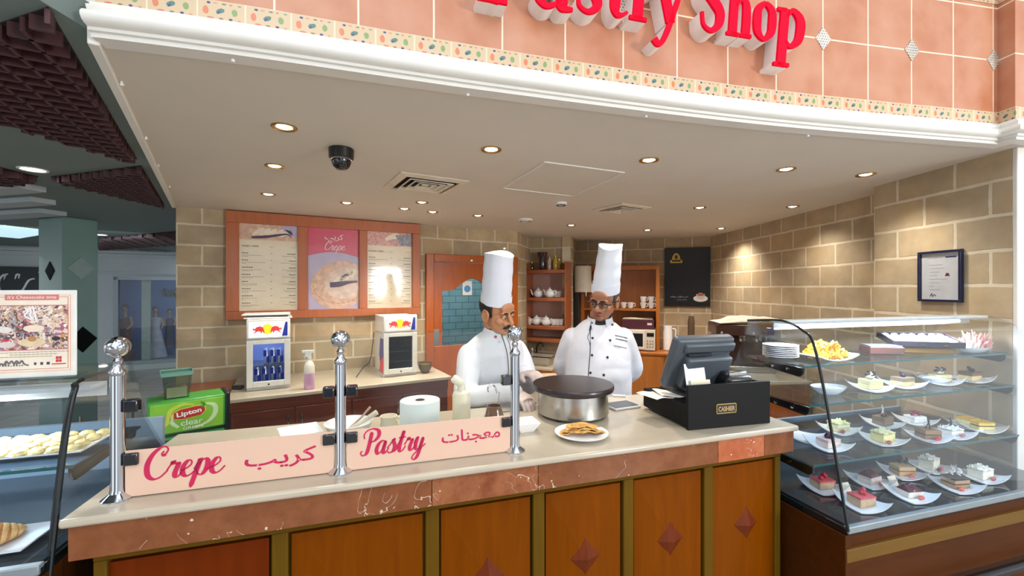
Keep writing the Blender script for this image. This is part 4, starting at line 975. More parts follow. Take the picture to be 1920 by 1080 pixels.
# receipt printer behind the panel
pr = T.matrix_basis @ Vector((.3, .14, .10))
t = thing('receipt_printer', 'rounded black receipt printer behind the cashier panel', 'printer', pr, cr_a)
MB().box((0, 0, .05), (.135, .19, .1)).build('body', M['black'], t, bevel=.022, seg=4)
MB().box((0, -.01, .1), (.115, .12, .028)).build('lid', mat('printer_lid', '#26282c', .25), t, bevel=.012, seg=3)
MB().box((.0, -.072, .104), (.09, .006, .012)).build('paper_slot', M['steel'], t, bevel=.001)
# card stand
cs = T.matrix_basis @ Vector((.1, .045, .10))
t = thing('card_stand', 'clear acrylic card stand leaning behind the cashier panel', 'card stand', cs, cr_a)
lm = Matrix.Rotation(R(-12), 4, 'X')
MB().box((0, .02, .085), (.1, .004, .15), lm).build('back', mat('frosted_acrylic', '#d5d8dc', .15, coat=.5), t, bevel=.002)
MB().box((.012, .008, .052), (.095, .003, .075), lm).build('card', mat('cream_card', '#e6dcbe', .5), t)
MB().box((.02, -.006, .045), (.09, .003, .05), lm).build('front_lip', M['clear'], t)
MB().bx(-.05, .05, -.02, .05, 0, .004).build('base', M['clear'], t)
for k, (px, py, rz, lab) in enumerate(((1228, 742, .2, 'loose white receipt lying on the cash drawer'), (1252, 738, -.25, 'second folded receipt tucked by the terminal base'))):
    pp = atZ(px, py, CT+.1+.002+k*.002)
    o = MB().grid(lambda u, v: ((u-.5)*.1, (v-.5)*.13, .004*math.sin(u*5+k)+.004), 8, 6, thick=.0012).build('receipt', mat('paper', '#e9e4da', .7)); o.location = pp; o.rotation_euler = (0, 0, cr_a+rz); tag(o, lab, 'receipt')
# tablet and paper left of the box
pp = cpx(1172, 762); t = thing('tablet', 'dark tablet with a pale edge lying beside the cash drawer', 'tablet', CP(pp.x-.02, min(pp.y, .6)), CA+.1)
MB().bx(-.075, .075, -.055, .055, 0, .012).build('case', mat('tablet_white', '#d8d8d8', .3), t, bevel=.004)
MB().bx(-.068, .068, -.048, .048, .012, .0135).build('screen', mat('tablet_screen', '#3a3f46', .15), t, bevel=.001)
pp = cpx(1178, 752); o = MB().bx(-.035, .035, -.007, .007, 0, .012).build('marker_pen', M['white'], bevel=.004); o.location = CP(pp.x, .635, CT); o.rotation_euler = (0, 0, CA-.5); tag(o, 'thick white marker pen behind the dark tablet', 'pen')
# nutella jar with knife
q = cpx(945, 790); uj = 1.214-.045; pj = CP(1.185, .26)
t = thing('spread_jar', 'open jar of hazelnut spread with white label beside the glass', 'jar', pj, CA)
MB().lathe([(.03, 0), (.036, .006), (.038, .03), (.038, .075), (.033, .095), (.029, .108), (.029, .118), (.026, .118), (.026, .1), (0, .098)], 32).build('jar', mat('jar_brown', '#6b4a34', .12, var=.15, coat=.6), t)
MB().lathe([(.0392, .026), (.0395, .03), (.0395, .075), (.0392, .078), (.0385, .05)], 32).build('label', mat('jar_label', '#efe9e4', .4), t)
mb = MB(); w1 = text_mesh('nutella')
def curved_text(body, rad, z, width, h, a0, m, par, cols=None, bold=.0, names='lettering'):
    me = text_mesh(body, bold); xs = [v.co.x for v in me.vertices]; ys = [v.co.y for v in me.vertices]; x0, x1 = min(xs), max(xs); y0, y1 = min(ys), max(ys)
    b = MB(); vs = []
    for v in me.vertices:
        s = (v.co.x-x0)/(x1-x0)-.5; an = -math.pi/2+a0+s*width/rad
        vs.append((rad*math.cos(an), rad*math.sin(an), z+(v.co.y-y0)/(y1-y0)*h))
    b.add(vs, [tuple(p.vertices) for p in me.polygons]); bpy.data.meshes.remove(me); return b.build(names, m, par, smooth=0)
curved_text('n', .0399, .05, .011, .012, -.42, mat('label_black', '#222222', .5), t, bold=.02); curved_text('utella', .0399, .05, .036, .017, .3, mat('label_red', '#d8262c', .5), t, bold=.02)
MB().tube([(.01, 0, .06), (.022, .004, .17)], .004, 8, flat=.4).build('knife', M['steel'], t)
MB().tube(smooth_pts([(-.02, .01, .17), (-.022, .012, .185), (-.008, .012, .197), (.006, .008, .188), (.014, .004, .165)], 5), .0035, 8).build('hook_handle', M['chrome'], t)
# white square dish beyond the last post
q = atZ(975, 800, CT)
def square_dish(name, lab, loc, s, rz, cat='dish', hgt=.04, grp=None):
    t = thing(name, lab, cat, loc, rz, grp)
    MB().rings([[(x*a, y*a, z) for x, y in ((-1, -1), (1, -1), (1, 1), (-1, 1))] for a, z in ((s*.55, 0), (s, hgt), (s*.96, hgt), (s*.5, .006))]).build('dish', M['ceramic'], t, bevel=.006, seg=3, smooth=60); return t
square_dish('dish', 'small white square dish between chrome post and crepe maker', CP(cinv(q).x+.005, .28), .05, CA)
o = MB().tube([(0, 0, 0.004), (.17, 0, .004)], .006, 10, flat=.5).build('crepe_spatula', M['steel']); o.location = CP(1.25, .55, CT); o.rotation_euler = (0, 0, CA+.03); tag(o, 'flat steel crepe spatula lying behind the chrome post', 'spatula')
# tissue roll, squeeze bottle, bowls, spoons behind the glass
pp = CP(.905, .33); t = thing('tissue_roll', 'large white paper towel roll behind the Pastry panel', 'paper roll', pp)
paper = mat('tissue_paper', '#dfe6e6', .9, var=.03, bump=.1)
MB().lathe([(.018, 0), (.075, 0), (.0765, .01), (.0765, .143), (.075, .145), (.02, .145), (.018, .143), (.018, .01)], 48).build('roll', paper, t)
MB().lathe([(.0185, .1), (.0185, .1455), (.016, .1455), (.016, .1), (.0, .1)], 24).build('core', mat('cardboard', '#6e5a4e', .8), t)
pp = CP(1.085, .42); t = thing('squeeze_bottle', 'cream squeeze bottle with tilted cap behind the glass', 'bottle', pp, .2)
crm = mat('cream_plastic', '#e6dec8', .4, var=.02)
MB().lathe([(.034, 0), (.038, .006), (.038, .13), (.034, .142), (.018, .15), (.014, .178), (0, .178)], 28).build('body', crm, t)
MB().lathe([(.0, -.006), (.013, -.006), (.018, .0), (.018, .04), (.014, .046), (0, .046)], 18, Matrix.Translation((.0, 0, .175)) @ Matrix.Rotation(R(-52), 4, 'Y')).build('flip_cap', crm, t)
pp = CP(.64, .42); t = thing('bowl', 'white bowl with a ladle behind the middle chrome post', 'bowl', pp)
MB().lathe([(.03, 0), (.05, .010), (.08, .036), (.09, .058), (.086, .059), (.076, .036), (.045, .014), (0, .010)], 40).build('body', M['ceramic'], t)
o = thing('ladle', 'pale wooden handled ladle resting in the white bowl', 'ladle', pp+Vector((0, 0, .006)), CA)
MB().tube([(0, 0, .02), (.05, -.01, .05), (.105, -.02, .085)], [.007, .008, .011], 10).build('handle', mat('pale_bamboo', '#d8cdb8', .5), o)
MB().tube([(-.005, 0, .02), (.045, .01, .06), (.08, .012, .10)], [.004, .004, .005], 8).build('spare_handle', mat('pinkwood', '#b99a8a', .5), o)
pp = CP(.79, .42); t = thing('cream_pitcher', 'small cream pitcher beside the white paper roll', 'pitcher', pp, CA)
MB().lathe([(.025, 0), (.034, .008), (.036, .03), (.03, .05), (.034, .068), (.03, .068), (.026, .05), (0, .045)], 28).build('body', crm, t)
MB().tube(smooth_pts([(.033, 0, .055), (.055, 0, .06), (.06, 0, .04), (.036, 0, .022)], 6), .006, 8).build('handle', crm, t)
o = square_dish('dish', 'flat white dish beside the bowl, near the lipton cooler', CP(.47, .40), .07, CA+.3, hgt=.05)
# ============================================================ DRINK COOLER AND LEFT GAP
pA = atZ(275, 758, 1.0); pB = atZ(423, 738, 1.0); an = math.atan2(pB.y-pA.y, pB.x-pA.x); LW = (pB-pA).length
T = thing('drinks_cooler', 'green iced tea cooler cabinet standing behind the counter end', 'cooler', (pA.x, pA.y, 0), an)
g1 = mat('cooler_green', '#3f9a34', .35, var=.06); g2 = mat('cooler_lime', '#86c43c', .35, var=.12, scale=9); 
MB().bx(0, LW, .0, .19, .04, .80).build('body', mat('cooler_deep_green', '#1f8a3a', .35), T, bevel=.01)
MB().bx(0.0, LW+.0, -.004, .19, .815, 1.0).build('head', g1, T, bevel=.01)
MB().bx(LW, LW+.022, -.006, .19, .04, 1.005).build('side_panel', M['black'], T, bevel=.003)
MB().bx(.01, LW-.01, .03, .17, 0, .05).build('plinth', M['black'], T)
mx = Matrix.Translation((0, -.0045, .815)) @ VERT
fp = MB().bx(.012, LW-.012, -.009, -.0045, .825, .988).build('front_panel', g2, T, bevel=.002)
mx = Matrix.Translation((0, -.0095, .825)) @ VERT; cx = LW*.52
def plate_(name, poly, m, z): return MB().prism(poly, z, z+.0006, mx).build(name, m, fp, smooth=0)
sw = MB(); ribbon(sw, [(cx-.17, .02, .004), (cx-.10, .055, .02), (cx-.085, .12, .02), (cx-.03, .148, .016), (cx+.02, .14, .008)], mx, 0, .0008); sw.build('swoosh', mat('swoosh_lime', '#c9d84a', .4), fp, smooth=0)
sw = MB(); ribbon(sw, [(cx+.07, .14, .006), (cx+.115, .12, .022), (cx+.115, .07, .022), (cx+.08, .03, .014), (cx+.02, .012, .006)], mx, 0, .0008); ribbon(sw, [(cx-.075, .1, .006), (cx-.08, .06, .018), (cx-.05, .025, .014)], mx, 0, .0008); sw.build('splash', mat('splash_pale', '#cfe6b4', .4), fp, smooth=0)
sh_ = [(-.07, -.02), (-.03, -.026), (.05, -.016), (.07, .004), (.066, .034), (.03, .036), (-.04, .028), (-.07, .014)]
plate_('logo_border', [(cx+.0+x*1.08, .094+y*1.12) for x, y in sh_], mat('logo_yellow', '#e8d24a', .4), .001)
plate_('logo_shield', [(cx+.0+x, .094+y) for x, y in sh_], mat('logo_red', '#c02a2c', .4), .0018)
lm_ = mat('logo_white', '#f4f4ee', .4)
text('logo_word', 'Lipton', lm_, mx @ Matrix.Translation((cx, .08, .0026)) @ Matrix.Rotation(R(7), 4, 'Z'), fp, h=.034, w=.112, align='c', bold=.03)
text('logo_word', 'clear', mat('logo_dkgreen', '#e2eed8', .4), mx @ Matrix.Translation((cx+.01, .03, .0016)), fp, h=.032, w=.10, align='c', bold=.01)
text('logo_word', 'GREEN', lm_, mx @ Matrix.Translation((cx+.015, .008, .0016)), fp, h=.014, w=.09, align='c')
lf_ = MB(); ribbon(lf_, [(cx+.055, .118, .003), (cx+.065, .135, .016), (cx+.05, .152, .002)], mx, .003, .0036); lf_.build('logo_leaf', g1, fp, smooth=0)
MB().bx(.04, LW-.04, -.002, .0, .77, .785).build('handle', mat('slot_green', '#0f5a26', .4), T)
pv = T.matrix_basis @ Vector((.13, .10, 1.0))
t = thing('cutlery_tub', 'clear greenish tub with cutlery standing on the green cooler', 'tub', pv, an)
gt = glass('green_acrylic', '#eef6f2', .9, base=.05)
MB().rings([[(x*a, y*a, z) for x, y in ((-1, -1), (1, -1), (1, 1), (-1, 1))] for a, z in ((.055, 0), (.07, .145), (.066, .145), (.052, .006))]).build('tub', gt, t, bevel=.006, smooth=60)
MB().rings([[(x*a, y*a, z) for x, y in ((-1, -1), (1, -1), (1, 1), (-1, 1))] for a, z in ((.0705, .128), (.073, .148), (.071, .149), (.068, .128))]).build('rim', mat('tub_rim', '#7fb0a0', .3), t, smooth=60)
MB().rings([[(x*a, y*a, z) for x, y in ((-1, -1), (1, -1), (1, 1), (-1, 1))] for a, z in ((.045, .005), (.045, .06))]).build('napkins', mat('napkin_beige', '#cdbb9c', .8), t, smooth=60)
t = thing('wire_rack', 'pale wire rack between the first chrome post and the green cooler', 'rack', (pA.x-.10, pA.y-.05, 0), an)
for x_ in (-.14, .05): MB().cyl((x_, 0, 0), (x_, 0, .98), .008).build('upright', M['steel'], t)
for z_ in (.72, .76, .80, .84, .88, .92): MB().cyl((-.14, 0, z_), (.05, 0, z_), .004).build('rail', M['white'], t)
# brown wooden bench behind the pillar foot, white slatted end
T = thing('side_bench', 'low brown wood bench against the stone pillar', 'bench', WM @ Vector((-.40, -.02, 0)), WA)
MB().bx(0, .46, -.42, 0, .0, .74).build('body', M['cabwood'], T, bevel=.004); MB().bx(-.01, .47, -.43, 0, .74, .77).build('top', M['doorwood'], T, bevel=.004)
# ============================================================ DISPLAY CASES
def catmull2(pts, n=6): return smooth_pts(pts, n)
PROF = [(0, .69), (.083, 1.149), (.139, 1.388), (.186, 1.439), (.249, 1.466), (.316, 1.474), (.475, 1.462)]
def gpanel(mb, prof, u0, u1, th):       # curved sheet following prof (n,z) between u0 and u1
    P = [Vector((p[0], p[1])) for p in prof]; off = []
    for i in range(len(P)):
        d = (P[min(i+1, len(P)-1)]-P[max(i-1, 0)]).normalized(); off.append(P[i]+Vector((d.y, -d.x))*th)
    loop = [(p.x, p.y) for p in P]+[(p.x, p.y) for p in reversed(off)]
    mb.rings([[Vector((u, n, z)) for n, z in loop] for u in (u0, u1)])
grey = mat('case_grey_steel', '#8d98a2', .35, .6); bkt = mat('bracket_black', '#1c1712', .2, coat=.4); edgeb = mat('case_black_edge', '#10181a', .15)
perf = bricks('slotted_steel', '#2b333a', '#30383e', '#8a99a4', .06, .018, .012, .4, .1, noise_amt=.1)
def case(lab, loc, ang, L, prof, sides, shelves, deckz, depth, grp, tubex, rear, ek=99):
    t = thing('display_case', lab, 'display case', loc, ang, grp)
    P = smooth_pts(prof, 5)
    b = MB(); b.bx(0, L, .012, depth, .12, deckz-.03); b.build('base', M['casewood'], t, smooth=0)
    MB().bx(.02, L-.02, .08, depth-.03, 0, .12).build('plinth', M['black'], t)
    MB().bx(-.004, L, .0, .014, deckz-.135, deckz-.083).build('trim_strip', M['tan'], t, bevel=.002)
    MB().bx(-.006, .02, .004, depth, .0, deckz-.03).build('corner_post', M['casewood'], t, bevel=.003)
    MB().tube([(.05, -.03, .40), (L, -.03, .40)], .018, 12).build('bumper_rail', M['black'], t)
    MB().bx(0, L, .0, depth, deckz-.03, deckz-.004).build('deck_frame', edgeb, t, bevel=.003)
    MB().bx(.0, L, -.004, .018, deckz-.022, deckz+.004).build('front_rail', M['alu'], t, bevel=.003)
    MB().bx(.02, L-.01, .02, depth-.06, deckz-.004, deckz).build('deck', mat('dark_deck', '#2a2f33', .12, coat=.5), t, smooth=0)
    bk = MB().bx(.01, L-.01, depth-.08, depth-.06, deckz, deckz+.18).build('slotted_back', perf, t, smooth=0)
    g = MB(); gpanel(g, P, .004, L-.004, .006); g.build('front_glass', M['caseglass'], t, smooth=60)
    for s_ in sides:
        poly = [(n, z) for n, z in P]+[(rear[0], rear[1]), (depth-.03, deckz)]
        x_ = 0 if s_ == 'a' else L-.006
        mm = Matrix(((0, 0, 1, 0), (1, 0, 0, 0), (0, 1, 0, 0), (0, 0, 0, 1)))
        sg = MB().prism(poly, x_, x_+.006, mm).build('side_glass', M['caseglass'], t, smooth=0)
        mb = MB(); xx = -.001 if s_ == 'a' else L+.001
        mb.tube([(xx, n-.002, z) for n, z in P[:ek]], .0055, 8); mb.tube([(xx+(.012 if s_ == 'a' else -.012), n+.004, z-.004) for n, z in P[:ek]], .0028, 6)
        mb.build('glass_edge', edgeb, t)
    pr = [(P[-1][0], P[-1][1]), rear, (depth-.05, deckz+.02)]
    g = MB(); gpanel(g, pr, .01, L-.01, .005); g.build('rear_glass', M['caseglass'], t, smooth=0)
    mb = MB(); tn, tz = tubex
    mb.bx(.02, L-.02, tn-.03, tn+.05, tz+.012, tz+.026).bx(.02, L-.02, tn+.045, tn+.05, tz-.02, tz+.02); mb.build('lamp_hood', mat('hood_white', '#d5dadc', .35), t, bevel=.003)
    MB().cyl((.04, tn, tz), (L-.2, tn, tz), .008, n=10).build('lamp_tube', M['tubelight'], t)
    for n0, n1, z in shelves:
        sh = MB().bx(.02, L-.02, n0, n1, z-.008, z).build('shelf', M['shelfglass'], t, smooth=0)
        MB().bx(.02, L-.02, n0-.0015, n0, z-.0085, z+.0005).build('shelf_edge', M['glassedge'], sh, smooth=0)
        for x_ in (.02, L-.034):
            br_ = MB().prism([(n0+.0, z-.009), (n1-.02, z-.009), (n1-.03, z-.03), (n0+.02, z-.05), (n0+.004, z-.035)], x_, x_+.012, Matrix(((0, 0, 1, 0), (1, 0, 0, 0), (0, 1, 0, 0), (0, 0, 0, 1)))).build('bracket', bkt, sh, bevel=.003)
        for k_ in (.3, .62):
            nn = n0+(n1-n0)*k_*.8; MB().lathe([(.008, 0), (.008, .003), (.004, .004), (0, .004)], 12, Matrix.Translation((.0195, nn, z-.026)) @ Matrix.Rotation(R(-90), 4, 'Y')).build('bolt', M['chrome'], sh)
    l = bpy.data.lights.new('case_tube', 'AREA'); l.shape = 'RECTANGLE'; l.size = L-.25; l.size_y = .03; l.energy = 15*L; l.color = (.84, .92, 1)
    o = bpy.data.objects.new('case_tube', l); COL.objects.link(o); o.matrix_world = Matrix.Translation(loc) @ Matrix.Rotation(ang, 4, 'Z') @ Matrix.Translation((L/2-.1, tn, tz-.011))
    return t
KO = Vector((1.285, 1.632, 0)); KA = R(16); KM = Matrix.Translation(KO) @ Matrix.Rotation(KA, 4, 'Z'); KL = 1.40; DZ = .70
SH = [(.2, .50, 1.285), (.172, .50, 1.124), (.156, .62, .877)]
case('large glass cake display case beside the cash register', KO, KA, KL, PROF, 'a', SH, DZ, .76, 'dessert display cases', (.30, 1.447), (.577, 1.196))
LA = CA; LL = .72; LO = CP(-.052-LL, 0.0, 0)
LPROF = [(0, .66), (.05, .97), (.085, 1.17), (.112, 1.285), (.135, 1.340), (.162, 1.361), (.42, 1.367)]
LSH = [(.16, .52, 1.12)]
case('smaller curved glass pastry case under the dessert flyer', LO, LA, LL, LPROF, 'ab', LSH, .93, .74, 'dessert display cases', (.27, 1.30), (.52, 1.15), 26)
# ---- plates and cakes
cake_m = {}
def cm(hx, rough=.5, var=.08, bump=.15):
    if hx not in cake_m: cake_m[hx] = mat('cake_'+hx[1:], hx, rough, var=var, scale=60, bump=bump)
    return cake_m[hx]
def plate_mesh(s=.079):
    def f(u, v):
        x, y = (u*2-1), (v*2-1); r = (x*x+y*y)**.5; k = 1-.10*(x*x*y*y)
        d = (x-y)*.5
        return (x*s*k, y*s*k, .004+.034*abs(d)**2.4+.006*max(0, r-.7))
    return MB().grid(f, 14, 14, thick=.004)
pl_me = plate_mesh().mesh('plate')
first_plate = []
def plate(loc, rz, lab, grp='curled square plates of cake in the display case'):
    if not first_plate:
        o = finish(pl_me, 'cake_plate', M['ceramic'], smooth=60); first_plate.append(o)
    else:
        o = first_plate[0].copy(); COL.objects.link(o)
    o.location = loc; o.rotation_euler = (0, 0, rz); return tag(o, lab, 'plate', grp)
def cake(loc, rz, lab, layers, top, w=.08, d=.06, grp='single cake slices on plates'):
    t = thing('cake_slice', lab, 'cake', loc, rz, grp); z = 0
    rnd = random.Random(lab)
    for hx, h, nm in layers:
        h *= 1.25; MB().bx(-w/2, w/2, -d/2, d/2, z, z+h).build(nm, cm(hx), t, bevel=.0025); z += h
    for kind, hx, nm in top:
        mb = MB()
        if kind == 'berries':
            for k in range(5): mb.ball((rnd.uniform(-.018, .018), rnd.uniform(-.013, .013), z+.006+.006*(k > 3)), rnd.uniform(.0055, .0085), 10, 7)
        elif kind == 'mound':
            mb.grid(lambda u, v: ((u-.5)*w*.96, (v-.5)*d*.96, z+.022*math.sin(math.pi*u)**.6*math.sin(math.pi*v)**.6*(1+.5*noise.noise(Vector((u*7, v*7, z*50))))), 14, 12, thick=.002)
        elif kind == 'glaze': mb.bx(-w/2-.0005, w/2+.0005, -d/2-.0005, d/2+.0005, z-.001, z+.006); z += .006
        elif kind == 'swirl':
            P = [(.012*(1-k/26)*math.cos(k*.8), .012*(1-k/26)*math.sin(k*.8), z+.004+k*.0009) for k in range(24)]; mb.tube(P, [.006*(1-k/34) for k in range(24)], 8)
        elif kind == 'curl':
            for q in range(4):
                a = q*1.6; mb.tube([(.016*math.cos(a)*(1-.3*k/8)+.007*math.cos(k*.9), .012*math.sin(a)+.007*math.sin(k*.9), z+.006+.0025*k) for k in range(9)], .0028, 6, flat=.5)
        elif kind == 'stick':
            mb.tube([(.008, 0, z), (.002, .004, z+.042)], .0028, 6); mb.tube([(-.006, .004, z), (.006, .0, z+.03)], .002, 6)
        elif kind == 'front_berry': mb.ball((-.026, -d/2-.014, .009), (.011, .009, .009), 12, 8)
        elif kind == 'front_red': mb.ball((.012, -d/2-.012, .008), (.009, .009, .008), 12, 8); mb.ball((-.002, -d/2-.016, .006), (.007, .007, .006), 12, 8)
        elif kind == 'cream': mb.grid(lambda u, v: ((u-.5)*w*1.02, (v-.5)*d*1.02, z+.016*(.4+noise.noise(Vector((u*9, v*9, 3)))**2*2+.5*math.sin(3.1*u)*math.sin(3.1*v))), 16, 14, thick=.004)
        tb_ = mb.build(nm, cm(hx, .3, .15), t); tb_.data.transform(Matrix.Translation((0, 0, z)) @ Matrix.Diagonal((1.25, 1.25, 1.35, 1)) @ Matrix.Translation((0, 0, -z))) if kind in ('berries', 'swirl', 'curl', 'stick') else None
    return t
def sauce(loc, rz, seed): pass
def KW(u, n, z): return KM @ Vector((u, n, z))
def place(px, py, z, n0, n1, umax=1.30):
    v = KM.inverted() @ atZ(px, py, z); u, n = v.x, v.y
    if u > umax: u = umax; n = min(n, n0+.07)
    return KW(max(u, .11), min(max(n, n0), n1), z+.0005)
SPONGE, CREAM, CHOC = '#d9b878', '#f0e6d2', '#6b4630'
specs = [
 # px, py, shelf z, n-range, rot, plate label tail, cake label, layers, toppings
 (1632, 730, 1.124, 'the cheesecake topped with a striped chocolate ball', 'pale cheesecake slice topped with a striped chocolate ball, middle glass shelf', [('#e2cf96', .02, 'base'), ('#d9c890', .016, 'mousse')], [('swirl', '#d8d2c8', 'cream_ball'), ('curl', '#2a2024', 'chocolate_curl')]),
 (1692, 724, 1.124, 'the layered square with dark berries', 'two layer mousse square with dark berries, middle glass shelf', [('#e0c58a', .018, 'sponge'), ('#8a7058', .016, 'mousse')], [('berries', '#3a2430', 'berries'), ('glaze', '#a88c6a', 'glaze')][:1]),
 (1762, 718, 1.124, 'the vanilla slice with a chocolate swirl', 'vanilla slice with cream swirl and dark chocolate, middle glass shelf', [('#dcbf82', .02, 'sponge'), ('#e6d49c', .012, 'cream')], [('swirl', '#cfc7b6', 'swirl'), ('curl', '#2b2226', 'chocolate_curl')]),
 (1872, 709, 1.124, 'the brown glazed square at the wall end', 'brown glazed square with dark berry crown, wall end of middle shelf', [('#e2c48c', .02, 'sponge'), ('#7a5538', .012, 'mousse')], [('glaze', '#6e4a30', 'glaze'), ('berries', '#23171c', 'berries')]),
 (1572, 808, .877, 'the pale yellow buttercream slice', 'pale yellow buttercream slice behind the berry slice, lowest glass shelf', [('#f2e6b0', .016, 'sponge'), ('#f2eec4', .012, 'cream')], [('cream', '#eceaa8', 'buttercream'), ('front_berry', '#b8404a', 'strawberry')]),
 (1655, 797, .877, 'the brown mousse with upright chocolate sticks', 'brown mousse slice with upright chocolate sticks, lowest glass shelf', [('#8c7358', .016, 'sponge'), ('#7f664c', .02, 'mousse')], [('stick', '#e0d6c8', 'chocolate_sticks'), ('berries', '#5a3a30', 'nuts')]),
 (1716, 792, .877, 'the white cream cake with red berries', 'white cream cake with red berries behind the chocolate slice', [('#efe6dc', .016, 'sponge'), ('#f6f2ee', .01, 'cream')], [('berries', '#8e1f38', 'berries')]),
 (1766, 780, .877, 'the mango cake that stands behind the white cream cake', 'mango topped cake standing behind the white cream cake', [('#e6d6a0', .016, 'sponge'), ('#f0e2b0', .012, 'cream')], [('glaze', '#f2b51c', 'mango_glaze'), ('front_red', '#5c3a20', 'chocolate')]),
 (1878, 800, .877, 'the mango cake nearest the stone wall', 'mango topped cake nearest the stone wall, lowest glass shelf', [('#e8d48a', .014, 'sponge'), ('#3a2a22', .004, 'chocolate_layer'), ('#f0d060', .008, 'cream')], [('glaze', '#f4ba20', 'mango_glaze')]),
 (1553, 838, .877, 'the berry slice by the register end', 'berry crowned slice nearest the register end, lowest glass shelf', [('#e8d2c4', .02, 'sponge'), ('#d9b8b4', .01, 'cream')], [('berries', '#a01c3a', 'berries'), ('berries', '#34203c', 'blackberries')]),
 (1655, 828, .877, 'the yellow cheesecake with a blueberry', 'smooth yellow cheesecake with one blueberry and a strawberry beside', [('#efe09a', .03, 'cheesecake')], [('cream', '#ebe3a8', 'cream'), ('front_berry', '#c05058', 'strawberry')]),
 (1740, 822, .877, 'the chocolate slice with a red cherry', 'chocolate slice with a red cherry in front, lowest glass shelf', [('#8c6848', .014, 'sponge'), ('#5e4028', .004, 'chocolate_layer'), ('#957250', .016, 'mousse')], [('stick', '#3c2820', 'chocolate_stick'), ('front_red', '#d02434', 'cherry')]),
 (1798, 820, .877, 'the crumbly white cream cake', 'crumbly white cream cake with dark chocolate stick, lowest glass shelf', [('#eee6dc', .02, 'sponge')], [('cream', '#f4f0ea', 'cream'), ('stick', '#3a2826', 'chocolate_stick'), ('front_red', '#a86a72', 'raspberry')]),
 (1542, 915, .70, 'the pink topped mousse nearest the counter', 'pink topped mousse slice nearest the counter, case floor', [('#c8aa8a', .026, 'mousse')], [('glaze', '#dc6a6a', 'pink_glaze'), ('berries', '#c43048', 'berries')]),
 (1630, 905, .70, 'the dark berry cake behind the front pink mousse', 'dark berry cake standing behind the front pink mousse', [('#e6d8cc', .018, 'sponge'), ('#d8c2bc', .008, 'cream')], [('mound', '#4a1424', 'berry_topping'), ('front_red', '#d8604a', 'strawberry')]),
 (1692, 890, .70, 'the caramel slice crowned by zebra chocolate curls', 'caramel slice crowned by black and white chocolate curls', [('#c89a64', .016, 'sponge'), ('#8c6038', .004, 'caramel'), ('#d0a878', .014, 'mousse')], [('curl', '#e8e2da', 'white_curls'), ('curl', '#1c1618', 'dark_curls'), ('front_red', '#d8584a', 'strawberry')]),
 (1742, 878, .70, 'the tall white cream cake deepest on the case floor', 'tall white cream cake with blackberry, deepest on the case floor', [('#efe8d0', .034, 'sponge')], [('cream', '#f2eedd', 'cream'), ('front_berry', '#1f1a24', 'blackberry'), ('front_red', '#c0404c', 'raspberry')]),
 (1632, 955, .70, 'the pink mousse right behind the front glass', 'pink mousse slice with red berry right behind the front glass', [('#c9a986', .028, 'mousse')], [('glaze', '#d95c60', 'pink_glaze'), ('berries', '#c02a40', 'berries')]),
 (1718, 935, .70, 'the dark berry cake right behind the front glass', 'dark berry cake with strawberry fan right behind the front glass', [('#e8dccf', .02, 'sponge')], [('mound', '#501828', 'berry_topping'), ('front_red', '#d86858', 'strawberry')]),
 (1795, 915, .70, 'the brown slice with a white chocolate curl', 'brown layered slice with a white chocolate curl, case floor', [('#b08a62', .014, 'sponge'), ('#5a3c28', .004, 'chocolate_layer'), ('#b89670', .014, 'mousse')], [('glaze', '#33251f', 'chocolate_glaze'), ('curl', '#f0ece2', 'white_curls'), ('front_berry', '#e0604e', 'strawberry')]),
 (1838, 896, .70, 'the white chocolate cake at the wall end of the case floor', 'white chocolate cake with raspberries, wall end of the case floor', [('#f0ead6', .03, 'sponge')], [('cream', '#f4f0e2', 'white_chocolate'), ('front_red', '#a83a44', 'raspberry')]),
]
nr = {1.124: (.255, .42), .877: (.245, .53), .70: (.115, .55)}
for px, py, z, pt, ct, ly, tp in specs:
    loc = place(px, py, z, *nr[z]); plate(loc, KA+R(-8)+random.uniform(-.12, .12), 'curled white plate under '+pt)
    rz_ = KA+random.uniform(-.35, .25)
    cake(loc+Vector((0, 0, .0048)), rz_, ct, ly, tp)
# oval bowls on the middle shelf
def oval(lab, loc, rx, ry, hgt, fill, nm='oval_bowl', rz=KA, grp=None, sprinkle=None):
    t = thing(nm, lab, 'bowl', loc, rz, grp)
    MB().lathe([(.5, 0), (.62, .003), (.92, hgt*.7), (1, hgt), (.97, hgt), (.88, hgt*.7), (.55, .007), (0, .007)], 36, Matrix.Scale(1, 4) @ Matrix.Diagonal((rx, ry, 1, 1))).build('bowl', M['ceramic'], t)
    return t
lc = place(1553, 738, 1.124, .25, .40)
t = oval('oval white dish of pale custard nearest the shelf bracket', lc, .085, .06, .035, None, grp='oval serving dishes')
o = MB().grid(lambda u, v: (.072*math.cos(u*6.2832)*v, .05*math.sin(u*6.2832)*v, .024+.006*(1-v)+.002*noise.noise(Vector((u*9, v*5, 0)))), 28, 6).build('custard', cm('#e6e0c4'), None); o.location = lc; o.rotation_euler = (0, 0, KA)
tag(o, 'pale custard with green crumbs filling the oval dish', 'custard')
lc = place(1818, 712, 1.124, .26, .40, 1.06)
t = oval('oval white dish of whipped cream between two cake plates', lc, .085, .06, .03, None, grp='oval serving dishes')
o = MB().grid(lambda u, v: (.07*math.cos(u*6.2832)*v, .048*math.sin(u*6.2832)*v, .02+.02*(1-v)**.5+.006*noise.noise(Vector((u*12, v*6, 4)))), 28, 8).build('whipped_cream', cm('#efece4'), None); o.location = lc; o.rotation_euler = (0, 0, KA)
tag(o, 'whipped cream heaped in the oval dish on the middle shelf', 'whipped cream')
# dish fragment nearest the counter on the lowest glass shelf
plate(place(1508, 822, .877, .27, .5), KA+.2, 'empty curled white plate half behind the counter corner')
